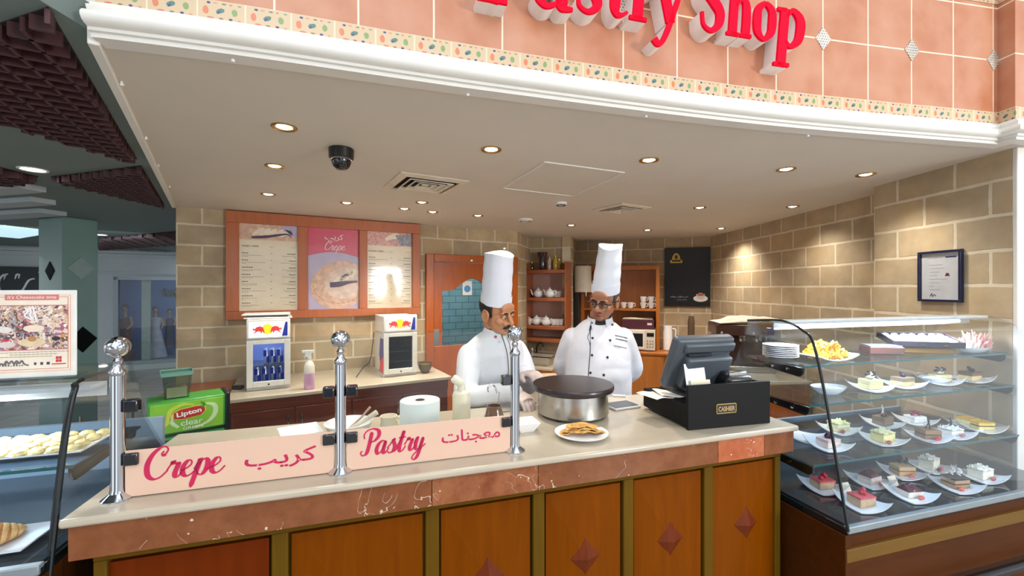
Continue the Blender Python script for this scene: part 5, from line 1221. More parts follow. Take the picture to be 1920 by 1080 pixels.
# ---- top shelf
z1 = 1.285
lc = place(1470, 672, z1, .40, .40, 1.2)
pst = None; wsl = ['lowest', 'second lowest', 'third', 'fourth', 'fifth', 'second from top', 'topmost']
for k in range(7):
    lab = 'white side plate, %s in the stack on the top glass shelf' % wsl[k]
    L_ = lc+Vector((0, 0, k*.0085+.0005))
    if pst is None:
        pst = MB().lathe([(.03, 0), (.042, 0), (.07, .009), (.076, .011), (.076, .0125), (.068, .0115), (.042, .004), (0, .004)], 36).build('side_plate', M['ceramic']); o = pst
    else: o = pst.copy(); COL.objects.link(o)
    o.location = L_; tag(o, lab, 'plate', 'stacked side plates on the top shelf')
lc = place(1548, 672, z1, .32, .34)
t = thing('serving_plate', 'white curled serving plate heaped with yellow crisps', 'plate', lc, KA)
MB().grid(lambda u, v: ((u-.5)*.24, (v-.5)*.14, .004+.022*abs(u*2-1)**2.5), 16, 8, thick=.005).build('plate', M['ceramic'], t)
yel = mat('mango_crisp', '#f0b62a', .45, var=.2, scale=50)
rnd = random.Random(5); mb = MB()
for k in range(150):
    u, v = rnd.uniform(-1, 1), rnd.uniform(-1, 1)
    hmax = .075*(1-abs(u)**3)*(1-abs(v)**2.5)
    c = Vector((u*.088, v*.05, .012+hmax*rnd.uniform(.1, 1))); a, b_ = rnd.uniform(0, 6.28), rnd.uniform(-1, 1)
    m_ = Matrix.Translation(c) @ Matrix.Rotation(a, 4, 'Z') @ Matrix.Rotation(b_, 4, 'X')
    mb.grid(lambda q, w_: ((q-.5)*.03, (w_-.5)*.02, .008*math.sin(q*6)+.005*math.cos(w_*5)), 4, 3, m_, thick=.0012)
o = mb.build('yellow_crisps', yel); o.location = lc; o.rotation_euler = (0, 0, KA); tag(o, 'heap of thin yellow fruit crisps on the top glass shelf', 'crisps', kind='stuff')
lc = place(1652, 662, z1, .34, .38)
t = thing('chocolate_box', 'dark brown box with a silver lid on the top glass shelf', 'box', lc, KA+R(-28))
MB().bx(-.075, .075, -.05, .05, 0, .036).build('box', mat('brown_box', '#4a2a24', .35), t, bevel=.003); MB().bx(-.07, .07, -.045, .045, .036, .043).build('lid', mat('silver_lid', '#a8b0c4', .2, .7), t, bevel=.003)
lc = place(1752, 655, z1, .34, .36, 1.0)
ta = KA+R(-34)
t = thing('sweets_tray', 'dark tray of white sweets standing on a wooden block', 'tray', lc+Vector((0, 0, .046)), ta); t.rotation_euler = (R(11), 0, ta); TM_ = Matrix.Translation(t.location) @ Matrix.Rotation(ta, 4, 'Z') @ Matrix.Rotation(R(11), 4, 'X')
mb = MB(); w_, d_ = .15, .085; mb.bx(-w_, w_, -d_, d_, 0, .006).bx(-w_, w_, -d_, -d_+.008, 0, .032).bx(-w_, w_, d_-.008, d_, 0, .032).bx(-w_, -w_+.008, -d_, d_, 0, .032).bx(w_-.008, w_, -d_, d_, 0, .032)
mb.build('tray', mat('tray_dark', '#2b2430', .3), t, bevel=.002)
for x_ in (-.03, .06): MB().bx(x_, x_+.02, -d_-.002, -d_, .012, .016).build('metal_tab', M['brass'], t)
o = MB().bx(-.12, .12, -.07, .07, 0, .027).build('wooden_block', M['tan'], bevel=.003); o.location = lc; o.rotation_euler = (0, 0, ta); tag(o, 'plain wooden block under the dark tray of sweets', 'block')
rnd = random.Random(9); sw_ = None; ws = mat('sugar_white', '#eef0f4', .7, bump=.3); n_ = 0
ordn = ['first', 'second', 'third', 'fourth', 'fifth', 'sixth', 'seventh']
for i in range(7):
    for j in range(4):
        pl_ = TM_ @ Vector((-.125+i*.0405+rnd.uniform(-.004, .004), -.058+j*.037+rnd.uniform(-.004, .004), .006+.0005))
        if sw_ is None:
            mb = MB(); mb.grid(lambda u, v: (.017*math.cos(u*6.2832)*math.sin(v*math.pi), .0155*math.sin(u*6.2832)*math.sin(v*math.pi), .014-.013*math.cos(v*math.pi)+.004*noise.noise(Vector((math.cos(u*6.28)*2, math.sin(u*6.28)*2, v*4)))), 14, 8)
            sw_ = mb.build('sugar_sweet', ws); o = sw_
        else: o = sw_.copy(); COL.objects.link(o)
        o.location = pl_; o.rotation_euler = (0, 0, rnd.uniform(0, 6)); tag(o, 'white sugar dusted sweet in the dark tray', 'sweet', 'sugar dusted sweets in the dark tray')
lc = place(1880, 662, z1, .265, .265, 1.25)
t = oval('long white dish of pink meringue curls by the stone wall', lc, .13, .06, .03, None, 'serving_dish', KA+.1)
rnd = random.Random(4); mb = MB(); mb2 = MB()
for k in range(230):
    u, v = rnd.uniform(-1, 1), rnd.uniform(-1, 1)
    if u*u+v*v > 1: continue
    c = Vector((u*.11, v*.045, .018)); h = .085*(1-.5*(u*u+v*v))*rnd.uniform(.5, 1.2); dx_, dy_ = rnd.uniform(-.02, .02), rnd.uniform(-.015, .015)
    (mb if u > -.45 else mb2).tube([c, c+Vector((dx_, dy_, h*.6)), c+Vector((dx_*2.2, dy_*1.8, h))], [.005, .0045, .002], 6)
o = mb.build('pink_meringue', mat('pink_meringue', '#e8a49a', .6, var=.12)); o.location = lc; o.rotation_euler = (0, 0, KA+.1); tag(o, 'mass of spiky pink meringue curls in the long dish', 'meringue', kind='stuff')
if mb2.v: o = mb2.build('white_meringue', mat('white_meringue', '#eee4da', .6, var=.05)); o.location = lc; o.rotation_euler = (0, 0, KA+.1); tag(o, 'paler meringue curls at one end of the pink heap', 'meringue', kind='stuff')
# small cream price cards on the case floor
for px, py, lab in ((1590, 925, 'small cream card leaning between two plates near the counter'), (1680, 912, 'small cream card behind the dark berry cake at the front glass')):
    lc = place(px, py, .70, .2, .5); o = MB().box((0, 0, .022), (.05, .003, .044), Matrix.Rotation(R(-25), 4, 'X')).build('price_card', mat('card_cream', '#e6d8c0', .6), bevel=.001); o.location = lc; o.rotation_euler = (0, 0, KA); tag(o, lab, 'card')
# ---- bread loaves seen through the middle shelf
# ---- left case contents
LM = Matrix.Translation(LO) @ Matrix.Rotation(LA, 4, 'Z')
def LW_(u, n, z): return LM @ Vector((u, n, z))
lc = LW_(.48, .33, 1.121)
t = thing('pastry_tray', 'long white tray of almond pastries in the smaller case', 'tray', lc, LA)
MB().grid(lambda u, v: ((u-.5)*.40, (v-.5)*.20, .004+.012*max(abs(u*2-1)**6, abs(v*2-1)**6)), 18, 12, thick=.004).build('tray', M['ceramic'], t)
rnd = random.Random(8); al = mat('almond_pastry', '#d9c489', .5, var=.3, scale=60, bump=.4); pr0 = None
sug = mat('icing_sugar', '#f2f2f0', .8, bump=.3)
for i in range(9):
    for j in range(4):
        p_ = lc+Matrix.Rotation(LA, 3, 'Z') @ Vector((-.17+i*.0425+rnd.uniform(-.005, .005), -.072+j*.048+rnd.uniform(-.004, .004), .0055))
        if pr0 is None:
            pr0 = MB().grid(lambda u, v: (.019*math.cos(u*6.2832)*math.sin(v*math.pi), .021*math.sin(u*6.2832)*math.sin(v*math.pi), .013-.012*math.cos(v*math.pi)+.004*noise.noise(Vector((math.cos(u*6.28)*2, math.sin(u*6.28)*2, v*4)))), 12, 8).build('almond_pastry', al); o = pr0
        else: o = pr0.copy(); COL.objects.link(o)
        o.location = p_; o.rotation_euler = (0, 0, rnd.uniform(0, 6)); tag(o, 'small almond pastry on the long white tray', 'pastry', 'almond pastries on the long tray')
lc = LW_(.47, .13, .931)
t = thing('croissant_dish', 'long white dish under the croissant in the smaller case', 'dish', lc, LA)
MB().grid(lambda u, v: ((u-.5)*.36, (v-.5)*.15, .004+.016*max(abs(u*2-1)**4, abs(v*2-1)**4)), 18, 10, thick=.004).build('dish', M['ceramic'], t)
cro = mat('croissant_crust', '#b5723a', .35, var=.25, scale=25, bump=.2); stripe = mat('croissant_pale', '#d9ac6c', .4, var=.15)
def croissant(lab, loc, rz):
    t = thing('croissant', lab, 'croissant', loc, rz, 'croissants in the smaller case')
    mb = MB(); mb2 = MB()
    for k in range(11):
        a = -1.15+2.3*k/10; r0 = .036*(1-.75*abs(k-5)**1.5/5**1.5)+.006
        for q, (b_, rr, dz) in enumerate(((mb, r0, 0), (mb2, r0*.93, 0))):
            a2 = a+(.115 if q else 0); dirv = Vector((math.cos(a2), math.sin(a2), 0))
            c = Vector((.07*math.sin(a2), .07-.07*math.cos(a2), .03))
            b_.ball((c.x, c.y, max(rr*.8, .012)+.002), (rr*.62, rr*.95, rr*.8), 14, 9)
    mb.build('crust', cro, t); mb2.build('pale_layers', stripe, t); return t
croissant('striped golden croissant nearest the counter in the smaller case', lc+Matrix.Rotation(LA, 3, 'Z') @ Vector((.06, -.02, .006)), LA+.3)
def photo_mat(name, cols, scale):
    m, nt, b = newmat(name); tc = nd(nt, 'ShaderNodeTexCoord')
    nz = nd(nt, 'ShaderNodeTexNoise', {'Vector': tc.outputs['Object'], 'Scale': scale*.8, 'Detail': 2.0})
    ad = mixc(nt, .12, tc.outputs['Object'], nz.outputs['Color'])
    vo = nd(nt, 'ShaderNodeTexVoronoi', {'Vector': ad, 'Scale': scale})
    bw = nd(nt, 'ShaderNodeSeparateColor', {0: vo.outputs['Color']})
    c = ramp(nt, bw.outputs[0], [((i+.5)/len(cols), lin(h_)) for i, h_ in enumerate(cols)])
    nt.links.new(c, b.inputs['Base Color']); b.inputs['Roughness'].default_value = .35; return m
# acrylic dessert flyer on top of the smaller case
a = LW_(LL-.02, .19, 1.405)
FW_ = .196; FH = .245
t = thing('dessert_flyer', 'cream dessert flyer in an acrylic holder on the smaller case', 'flyer', LW_(LL-.028-FW_, .19, 1.369), LA)
MB().bx(0, FW_, -.002, .002, 0, FH).build('holder', mat('acrylic_white', '#e8e8e6', .15, coat=.5), t, bevel=.001); MB().bx(-.0, FW_+.01, -.03, .03, 0, .004).build('holder_foot', M['clear'], t)
Mx = Matrix.Translation((0, -.0021, 0)) @ VERT
w, h = FW_, FH
pg = MB().prism([(.008, .01), (w-.008, .01), (w-.008, h-.008), (.008, h-.008)], 0, .0004, Mx).build('paper', mat('flyer_cream', '#ecdfcb', .4), t, smooth=0)
salmon = mat('flyer_salmon', '#d07a74', .4)
def fpatch(nm, poly, m, z): return MB().prism(poly, z, z+.0004, Mx).build(nm, m, pg, smooth=0)
bd = MB()
for x0_, x1_, y0_, y1_ in ((.018, w-.018, .022, .0235), (.018, w-.018, h-.02, h-.0185), (.018, .0195, .022, h-.0185), (w-.0195, w-.018, .022, h-.0185), (.013, w-.013, .016, .0168), (.013, w-.013, h-.0145, h-.0137), (.013, .0138, .016, h-.0137), (w-.0138, w-.013, .016, h-.0137)):
    bd.bx(x0_, x1_, y0_, y1_, .0004, .0008, Mx)
bd.build('border', salmon, pg, smooth=0)
fpatch('title_band', [(w*.2, h*.885), (w*.8, h*.885), (w*.8, h*.95), (w*.2, h*.95)], salmon, .0006)
text('title', "It's Cheesecake time", mat('flyer_white', '#f8f0ea', .5), Mx @ Matrix.Translation((w*.5, h*.902, .001)), pg, h=.009, w=w*.54, align='c', shear=.2)
fpatch('photo_frame', [(w*.09, h*.31), (w*.91, h*.31), (w*.91, h*.83), (w*.09, h*.83)], salmon, .0005)
ph = fpatch('photo', [(w*.1, h*.32), (w*.9, h*.32), (w*.9, h*.82), (w*.1, h*.82)], photo_mat('cake_photo', ['#6b4a48', '#c9a27a', '#e6d8c8', '#b8505a', '#8f7a90', '#d8b89a', '#f0e6e0', '#5a4650'], 62), .0008)
rnd = random.Random(2)
for (cx_, cy_, rx_, ry_, hx) in ((.2, .55, .08, .035, '#e3d9d2'), (.52, .56, .12, .04, '#e6d4bc'), (.22, .38, .1, .035, '#d8c8c4'), (.5, .4, .15, .05, '#dcc4a0'), (.5, .44, .05, .03, '#b8844c'), (.77, .44, .05, .025, '#3a2c34'), (.22, .43, .03, .012, '#c8303a'), (.85, .47, .03, .02, '#c89a48')):
    MB().prism([(x_, y_) for x_, y_ in ell(w*cx_, h*cy_, w*rx_, h*ry_, n=16)], .0012+rnd.random()*.0004, .0018+rnd.random()*.0003, Mx).build('printed_cake', cm(hx), ph, smooth=0)
rb = MB()
for q in range(3): ribbon(rb, [(w*(.42+.05*q), h*.8, .002), (w*(.46+.03*q), h*.76, .004), (w*(.42+.06*q), h*.71, .002), (w*(.5+.02*q), h*.66, .003)], Mx, .002, .0024)
rb.build('printed_ribbons', mat('ribbon_white', '#f0ecec', .5), ph, smooth=0)
tl = MB()
for q, (a_, b_) in enumerate(((.1, .9), (.25, .76), (.1, .72))):
    x_ = w*a_
    while x_ < w*b_: tl.bx(x_, x_+.008, h*(.285-.025*q), h*(.285-.025*q)+.0016, .0005, .0009, Mx); x_ += .0095
tl.build('small_print', inkl, pg, smooth=0)
sk = MB()
ribbon(sk, [(w*.14, h*.14, .001)]+[(w*(.16+.028*q), h*(.145+(.02 if q % 2 else .05)*(1 if 1 < q < 9 else .5)), .003) for q in range(10)]+[(w*.46, h*.14, .001)], Mx, .0005, .001)
for q in range(8): sk.bx(w*(.17+.03*q), w*(.188+.03*q), h*.135, h*(.16+.02*math.sin(q*1.7)), .0005, .001, Mx)
sk.build('skyline_logo', mat('logo_grey', '#6f6a70', .5), pg, smooth=0)
fl = MB()
for q in range(3): fl.bx(w*(.52+.07*q), w*(.545+.075*q), h*.14, h*.17, .0005, .001, Mx)
fl.build('partner_marks', mat('mark_navy', '#3a3f58', .5), pg, smooth=0)
em = MB()
for i in range(2):
    for j in range(2): em.bx(w*(.765+.035*i), w*(.795+.035*i), h*(.165+.035*j), h*(.195+.035*j), .0005, .001, Mx)
em.bx(w*.72, w*.88, h*.138, h*.15, .0005, .001, Mx); em.build('hotel_emblem', mat('emblem_red', '#c8303c', .5), pg, smooth=0)
# ============================================================ BACK OF THE SHOP
# frame along wall P3-P4 (niche) and P5-P6 (back wall)
NA = math.atan2((P4-P3).y, (P4-P3).x); NM = Matrix.Translation(P3) @ Matrix.Rotation(NA, 4, 'Z'); ND = (P4-P3).normalized(); NL = (P4-P3).length
BA = math.atan2((P6-P5).y, (P6-P5).x); BM = Matrix.Translation(P5) @ Matrix.Rotation(BA, 4, 'Z'); BD = (P6-P5).normalized()
def bxx(px, off=0): o_ = P5+BM.to_3x3() @ Vector((0, off, 0)); return atL(px, o_, BD)
def nxx(px, off=0): o_ = P3+NM.to_3x3() @ Vector((0, off, 0)); return atL(px, o_, ND)
# ---- open shelf unit in the niche
SD = .26
x0, x1 = nxx(985, -SD), nxx(1061, -SD); x0 = max(x0, .0+.005)
def nz_(px, py, off=-SD): t = nxx(px, off); o_ = P3+NM.to_3x3() @ Vector((0, off, 0)); return CZ+(540-py)/F*(o_.y+ND.y*t)
sz = [nz_(1022, 506), nz_(1022, 558), nz_(1022, 611)]
T = thing('shelf_unit', 'open corner shelf unit with bowed shelves in the stone niche', 'shelf', NM @ Vector((x0, 0, 0)), NA)
w = x1-x0
zb, zt = nz_(1022, 640), sz[0]+.10
MB().bx(0, .02, -SD, -.003, zb, zt).build('side_panel', M['shelfwood'], T, bevel=.002)
MB().bx(w-.02, w, -SD, -.003, zb, zt).build('side_panel', M['shelfwood'], T, bevel=.002)
MB().bx(.02, w-.02, -.015, -.003, zb, sz[0]).build('back_panel', M['backpanel'], T, smooth=0)
for z in sz+[zb+.04]:
    arc = [(.02, -.015), (.02, -SD)]+[(.02+(w-.04)*i/12, -SD-.05*math.sin(math.pi*i/12)) for i in range(1, 12)]+[(w-.02, -SD), (w-.02, -.015)]
    MB().prism(arc, z-.045, z).build('shelf', M['shelfwood'], T, bevel=.002)
def NP(px, z, off): return NM @ Vector((nxx(px, off), off, z+.0008))
def teapot(loc, rz, lab, s=1.0, grp='white teapots on the corner shelves', src=[]):
    if src: return dup(src[0], loc, rz, lab)
    t = thing('teapot', lab, 'teapot', loc, rz, grp)
    MB().lathe([(.035*s, 0), (.055*s, .012*s), (.068*s, .045*s), (.06*s, .08*s), (.038*s, .1*s), (.0, .102*s)], 24).build('body', M['ceramic'], t)
    MB().lathe([(.036*s, .1*s), (.03*s, .112*s), (.01*s, .12*s), (.008*s, .128*s), (.011*s, .136*s), (0, .14*s)], 20).build('lid', M['ceramic'], t)
    MB().tube(smooth_pts([(-.05*s, 0, .035*s), (-.085*s, 0, .05*s), (-.095*s, 0, .09*s), (-.112*s, 0, .108*s)], 5), [.017*s]*5+[.012*s]*5+[.008*s]*6, 10).build('spout', M['ceramic'], t)
    MB().tube(smooth_pts([(.05*s, 0, .085*s), (.09*s, 0, .098*s), (.105*s, 0, .06*s), (.062*s, 0, .03*s)], 6), .0075*s, 8).build('handle', M['ceramic'], t)
    src.append(t); return t
def cup(loc, rz, lab, grp, src={}):
    k = 'c'
    if k in src: return dup(src[k], loc, rz, lab, grp)
    t = thing('cup', lab, 'cup', loc, rz, grp)
    MB().lathe([(.024, 0), (.03, .004), (.042, .06), (.045, .085), (.042, .085), (.036, .05), (.02, .008), (0, .008)], 22).build('body', M['ceramic'], t)
    MB().tube(smooth_pts([(.041, 0, .068), (.064, 0, .066), (.064, 0, .034), (.036, 0, .026)], 5), .006, 8).build('handle', M['ceramic'], t)
    src[k] = t; return t
for z, pxs in ((sz[1], (1009, 1031)), (sz[2], (1006, 1024))):
    for i, px in enumerate(pxs):
        teapot(NP(px, z, -.16-.05*i), NA+(.2 if i == 0 else -.3), ('white teapot with its spout towards the door, ' if i == 0 else 'white teapot with its handle outward, ')+('upper teapot shelf' if z == sz[1] else 'lower teapot shelf'))
for z, pxs, rn in ((sz[1], (1018, 1042, 1047), 'upper'), (sz[2], (993, 1037, 1045, 1052), 'lower')):
    for i, px in enumerate(pxs):
        cup(NP(px, z, -.06 if (z == sz[1] or i > 5) else -.15+.03*i), NA+i, 'white cup %s among the teapots on the %s teapot shelf' % (['first', 'second', 'third', 'fourth'][i]+' from the door side', rn), 'white cups on the corner shelves')
lc = NP(1017, sz[0], -.14); t = thing('vase', 'tall dark flared vase on the top corner shelf', 'vase', lc)
MB().lathe([(.04, 0), (.045, .01), (.042, .08), (.05, .16), (.075, .25), (.07, .25), (.046, .16), (.03, .02), (0, .02)], 28).build('body', mat('vase_dark', '#3a2a2c', .15, var=.2, coat=.5), t)
for px, off, h, hx, nm, lab, cat_ in ((1030, -.12, .19, '#c8b4a8', 'glass_jar', 'pale glass jar beside the dark vase', 'jar'), (1041, -.15, .2, '#b89a3a', 'syrup_bottle', 'golden syrup bottle beside the pale jar', 'bottle'), (1048, -.11, .15, '#a08a2c', 'syrup_bottle', 'shorter golden syrup bottle at the shelf end', 'bottle'), (1056, -.07, .11, '#8a4a2c', 'spice_jar', 'short red-brown jar at the very end of the top shelf', 'jar'), (997, -.08, .12, '#4a3524', 'spice_jar', 'small dark jar behind the vase at the door side', 'jar')):
    t = thing(nm, lab, cat_, NP(px, sz[0], off)); r_ = .032
    MB().lathe([(r_*.9, 0), (r_, .006), (r_, h*.62), (r_*.5, h*.8), (r_*.42, h*.92), (0, h*.92)], 20).build('body', mat('bottle_'+hx[1:], hx, .12, var=.2, coat=.5), t)
    MB().lathe([(r_*.5, h*.9), (r_*.5, h), (0, h)], 16).build('cap', M['brass'], t)
# ---- sink bench under the shelves, tap, soap
T = thing('sink_bench', 'low wooden sink bench under the corner shelves', 'bench', NM @ Vector((-.02, -.14, 0)), NA)
MB().bx(.17, NL+.0, -.58, -.01, .05, .59).build('body', M['hutchwood'], T, bevel=.003); MB().bx(.19, NL-.02, -.57, -.02, 0, .05).build('plinth', M['black'], T); MB().bx(.165, NL+.0, -.60, -.005, .59, .62).build('top', M['slab'], T, bevel=.004)
def NQ(px, off, z): return NM @ Vector((nxx(px, off), off, z))
t = thing('sink_basin', 'steel basin standing on the sink bench', 'basin', NQ(1014, -.50, .6205), NA)
MB().rings([[(x*a, y*b, z) for x, y in ((-1, -1), (1, -1), (1, 1), (-1, 1))] for a, b, z in ((.14, .1, 0), (.17, .13, .12), (.165, .125, .12), (.13, .09, .006))]).build('basin', M['steel'], t, bevel=.006)
MB().bx(-.185, .185, -.145, -.13, .112, .122).bx(-.185, .185, .13, .145, .112, .122).build('rim', M['chrome'], t)
t = thing('tap', 'dark curved swan neck tap behind the steel basin', 'tap', NQ(1006, -.30, .6205), NA)
MB().lathe([(.03, 0), (.03, .008), (.016, .02), (.014, .13), (0, .13)], 18).build('stem', M['black'], t)
MB().tube(smooth_pts([(0, 0, .12), (.01, -.01, .20), (.05, -.03, .255), (.10, -.05, .25), (.12, -.06, .21)], 6), .011, 10).build('spout', mat('dark_bronze', '#3a2e20', .25, .7), t)
MB().tube([(0, 0, .09), (-.05, -.01, .16)], .008, 8).build('lever', M['black'], t)
t = thing('soap_dispenser', 'small silver dispenser next to the dark tap', 'dispenser', NQ(998, -.36, .6205), NA)
MB().lathe([(.03, 0), (.034, .01), (.034, .1), (.02, .12), (.02, .15), (.028, .16), (.02, .19), (0, .195)], 20).build('body', M['steel'], t)
# ---- prep table with the batter tub behind the crepe maker
pc = atY(1018, 760, 3.35)
T = thing('prep_table', 'steel prep table hidden behind the counter between the two chefs', 'table', (pc.x, 3.35, 0), .1)
MB().bx(-.24, .2, -.22, .22, .72, .75).build('table_top', M['steel'], T, bevel=.003)
for x_ in (-.21, .17):
    for y_ in (-.19, .19): MB().cyl((x_, y_, 0), (x_, y_, .72), .018).build('leg', M['steel'], T)
t = thing('batter_tub', 'large cream plastic tub on the prep table behind the crepe maker', 'tub', (pc.x, 3.30, .7505), .1)
MB().rings([[(x*a, y*b, z) for x, y in ((-1, -1), (1, -1), (1, 1), (-1, 1))] for a, b, z in ((.14, .12, 0), (.165, .145, .18), (.16, .14, .18), (.13, .11, .01))]).build('tub', mat('tub_cream', '#d8c8ae', .45), t, bevel=.012, seg=3, smooth=60)
MB().bx(-.150, .150, -.13, .13, .12, .13).build('batter', cm('#e0d0b4'), t, smooth=0)
# ---- hutch with cups, microwave, lower bench along the back wall
HD = .34
x0, x1 = bxx(1089, -HD), bxx(1237, -HD)
def bz(px, py, off=-HD): t = bxx(px, off); o_ = P5+BM.to_3x3() @ Vector((0, off, 0)); return CZ+(540-py)/F*(o_.y+BD.y*t)
T = thing('hutch', 'tall orange wood hutch holding cups behind the chef in glasses', 'cabinet', BM @ Vector((x0, 0, 0)), BA); w = x1-x0
zt = bz(1237, 497); zs = bz(1200, 579); BT = .756
MB().bx(0, .05, -HD, -.003, BT, zt).build('side_panel', M['hutchwood'], T, bevel=.003); MB().bx(w-.05, w, -HD, -.003, BT, zt).build('side_panel', M['hutchwood'], T, bevel=.003)
MB().bx(.05, w-.05, -HD, -.003, zt-.06, zt).build('top_panel', M['hutchwood'], T, bevel=.003); MB().bx(.05, w-.05, -.02, -.003, BT, zt-.06).build('back_panel', M['hutchwood'], T, smooth=0)
MB().bx(.05, w-.05, -HD+.01, -.02, zs-.03, zs).build('shelf', M['hutchwood'], T, bevel=.002)
def BP(px, off, z): return BM @ Vector((bxx(px, off), off, z+.0008))
grp = 'white cups on the hutch shelf'
cup(BP(1169, -.2, zs), BA, 'low white cup on the hutch shelf nearest the chef', grp); cup(BP(1182, -.2, zs), BA, 'low white cup on the hutch shelf, next to the nearest one', grp)
for px, z, lab in ((1206, zs, 'lower white cup of the first hutch stack'), (1221, zs, 'lower white cup of the second hutch stack'), (1206, zs+.086, 'upper white cup of the first hutch stack'), (1221, zs+.086, 'upper white cup of the second hutch stack')):
    cup(BP(px, -.2, z), BA-.4, lab, grp)
# bench along the back wall
xe = bxx(1405, -.6)
T = thing('back_bench', 'orange wood bench along the far stone wall', 'cabinet', BM @ Vector((x0, 0, 0)), BA); wl = min(xe-x0, (P6-P5).length-x0-.02)
MB().bx(-.06, wl, -.58, -.003, .06, BT-.03).build('body', M['hutchwood'], T, bevel=.003); MB().bx(.02, wl-.02, -.55, -.02, 0, .06).build('plinth', M['black'], T); MB().bx(-.06, wl, -.60, -.003, BT-.03, BT).build('top', M['hutchwood'], T, bevel=.004)
for k in range(3):
    dd = MB().bx(.03+k*wl/3, (k+1)*wl/3-.03, -.595, -.58, .1, BT-.06).build('door', M['hutchwood'], T, bevel=.003); MB().cyl((.08+k*wl/3, -.595, .55), (.08+k*wl/3, -.62, .55), .012).build('knob', M['brass'], dd)
# microwave and box on it
t = thing('microwave', 'white microwave oven on the bench beside the chef in glasses', 'microwave', BP(1203, -.30, BT), BA)
mw_ = .46; MB().bx(-mw_*.6, mw_*.4, -.17, .25, .01, .29).build('case', mat('microwave_cream', '#d8cfc2', .35), t, bevel=.006)
MB().bx(-mw_*.58, mw_*.1, -.182, -.17, .025, .275).build('door', mat('microwave_white', '#e2dace', .3), t, bevel=.004)
MB().bx(-mw_*.5, mw_*.05, -.184, -.18, .06, .24).build('door_window', M['black'], t, bevel=.002); MB().bx(mw_*.16, mw_*.36, -.174, -.168, .2, .25).build('display', M['black'], t)
for i in range(3):
    for j in range(3): MB().box((mw_*(.18+.075*i), -.172, .06+.04*j), (.02, .006, .02)).build('button', mat('microwave_button', '#9a9288', .4), t)
for x_ in (-.2, .12):
    for y_ in (-.12, .2): MB().cyl((x_, y_, 0), (x_, y_, .012), .015).build('foot', M['black'], t)
t = thing('carton', 'maroon carton lying on the microwave', 'box', BP(1203, -.28, BT+.291), BA)
MB().bx(-.26, .17, -.14, .16, 0, .13).build('box', mat('maroon_carton', '#4c1c28', .5), t, bevel=.003); MB().bx(.08, .14, -.142, -.14, .06, .09).build('print', mat('carton_print', '#d8c8c0', .5), t)
o = MB().grid(lambda u, v: ((u-.5)*.40-.05, (v-.5)*.28, .012*math.sin(u*5)*math.sin(v*4)+.014), 12, 8, thick=.008).build('folded_cloth', mat('cloth_beige', '#cfc2ae', .9)); o.location = BP(1203, -.28, BT+.422); o.rotation_euler = (0, 0, BA); tag(o, 'folded beige cloth on the maroon carton', 'cloth')
# water boiler
T = thing('water_boiler', 'tall cream cylinder water boiler on a dark stand behind the chef hat', 'water boiler', BM @ Vector((bxx(1093, -.47), -.47, 0)), BA)
bz0 = CZ-(548-540)/F*5.9; 
MB().lathe([(.118, bz0), (.122, bz0+.006), (.122, bz0+.36), (.115, bz0+.372), (.0, bz0+.375)], 36).build('tank', mat('boiler_cream', '#d8d2c4', .25, coat=.4), T)
MB().bx(-.12, -.05, -.06, .1, BT+.001, bz0).build('stand', M['black'], T, bevel=.005); MB().bx(-.12, .1, -.08, .1, BT+.001, BT+.04).build('stand_foot', M['black'], T, bevel=.005)
MB().tube([(.06, -.1, bz0), (.06, -.1, bz0-.06)], .008, 8).build('spigot', M['chrome'], T); MB().tube([(.03, -.1, bz0-.02), (.0, -.11, bz0+.0), (.03, -.11, bz0+.03)], .007, 8).build('spigot_lever', M['black'], T)
# poster
x0, x1 = bxx(1246, -.03), bxx(1332, -.03); z0, z1 = bz(1290, 574.5, -.03), bz(1290, 464, -.03)
T = thing('coffee_poster', 'black coffee poster with gold emblem on the far wall', 'poster', BM @ Vector((x0, -.03, z0)), BA); w, h = x1-x0, z1-z0
MB().bx(0, w, 0, .027, 0, h).build('board', mat('poster_black', '#121216', .35), T, bevel=.002)
mx = Matrix.Translation((0, -.0002, 0)) @ VERT; au = mat('emblem_gold', '#c9a83c', .35, .3); 
eb = MB().prism([(w*.13+x*w, h*.74+y*w) for x, y in [(0, 0), (.26, 0), (.27, .05), (.22, .09), (.21, .16), (.17, .22), (.13, .235), (.09, .22), (.05, .16), (.04, .09), (-.01, .05)]], 0, .003, mx).build('emblem', au, T, smooth=0)
mb = MB(); mb.prism(ell(w*.26, h*.74+w*.14, w*.035, w*.05, n=14), .003, .004, mx); mb.bx(w*.16, w*.36, h*.74+w*.03, h*.74+w*.075, .003, .004, mx); mb.build('emblem_detail', mat('emblem_dark', '#3a3010', .4), eb, smooth=0)
cpm = mat('print_white', '#dcd8d4', .4)
sc_ = MB().prism(ell(w*.79, h*.135, w*.155, h*.055), 0, .001, mx).build('printed_saucer', cpm, T, smooth=0)
MB().prism(ell(w*.79, h*.2, w*.09, h*.03, 180, 360)+ell(w*.79, h*.2, w*.1, h*.04, 0, 180)[:0]+[(w*.88, h*.21), (w*.7, h*.21)], .001, .002, mx).build('printed_cup', cpm, sc_, smooth=0)
MB().prism(ell(w*.79, h*.175, w*.085, h*.055), .001, .0022, mx).build('printed_cup', mat('print_grey', '#c8c2be', .4), sc_, smooth=0)
MB().prism(ell(w*.79, h*.2, w*.075, h*.022), .0024, .003, mx).build('printed_coffee', mat('print_coffee', '#b0563a', .4), sc_, smooth=0)
script('poster_script', 'Cappary', mat('print_silver', '#9a9a9e', .4), mx @ Matrix.Translation((w*.1, h*.155, 0)), T, w*.44, thick=.16, thin=.1, sh=.3) if False else None
pm = MB()
for q in range(11): pm.bx(w*(.13+.036*q), w*(.13+.036*q+.024), h*(.15+.006*math.sin(q*2)), h*(.168+.008*math.sin(q*1.3)), .0, .001, mx)
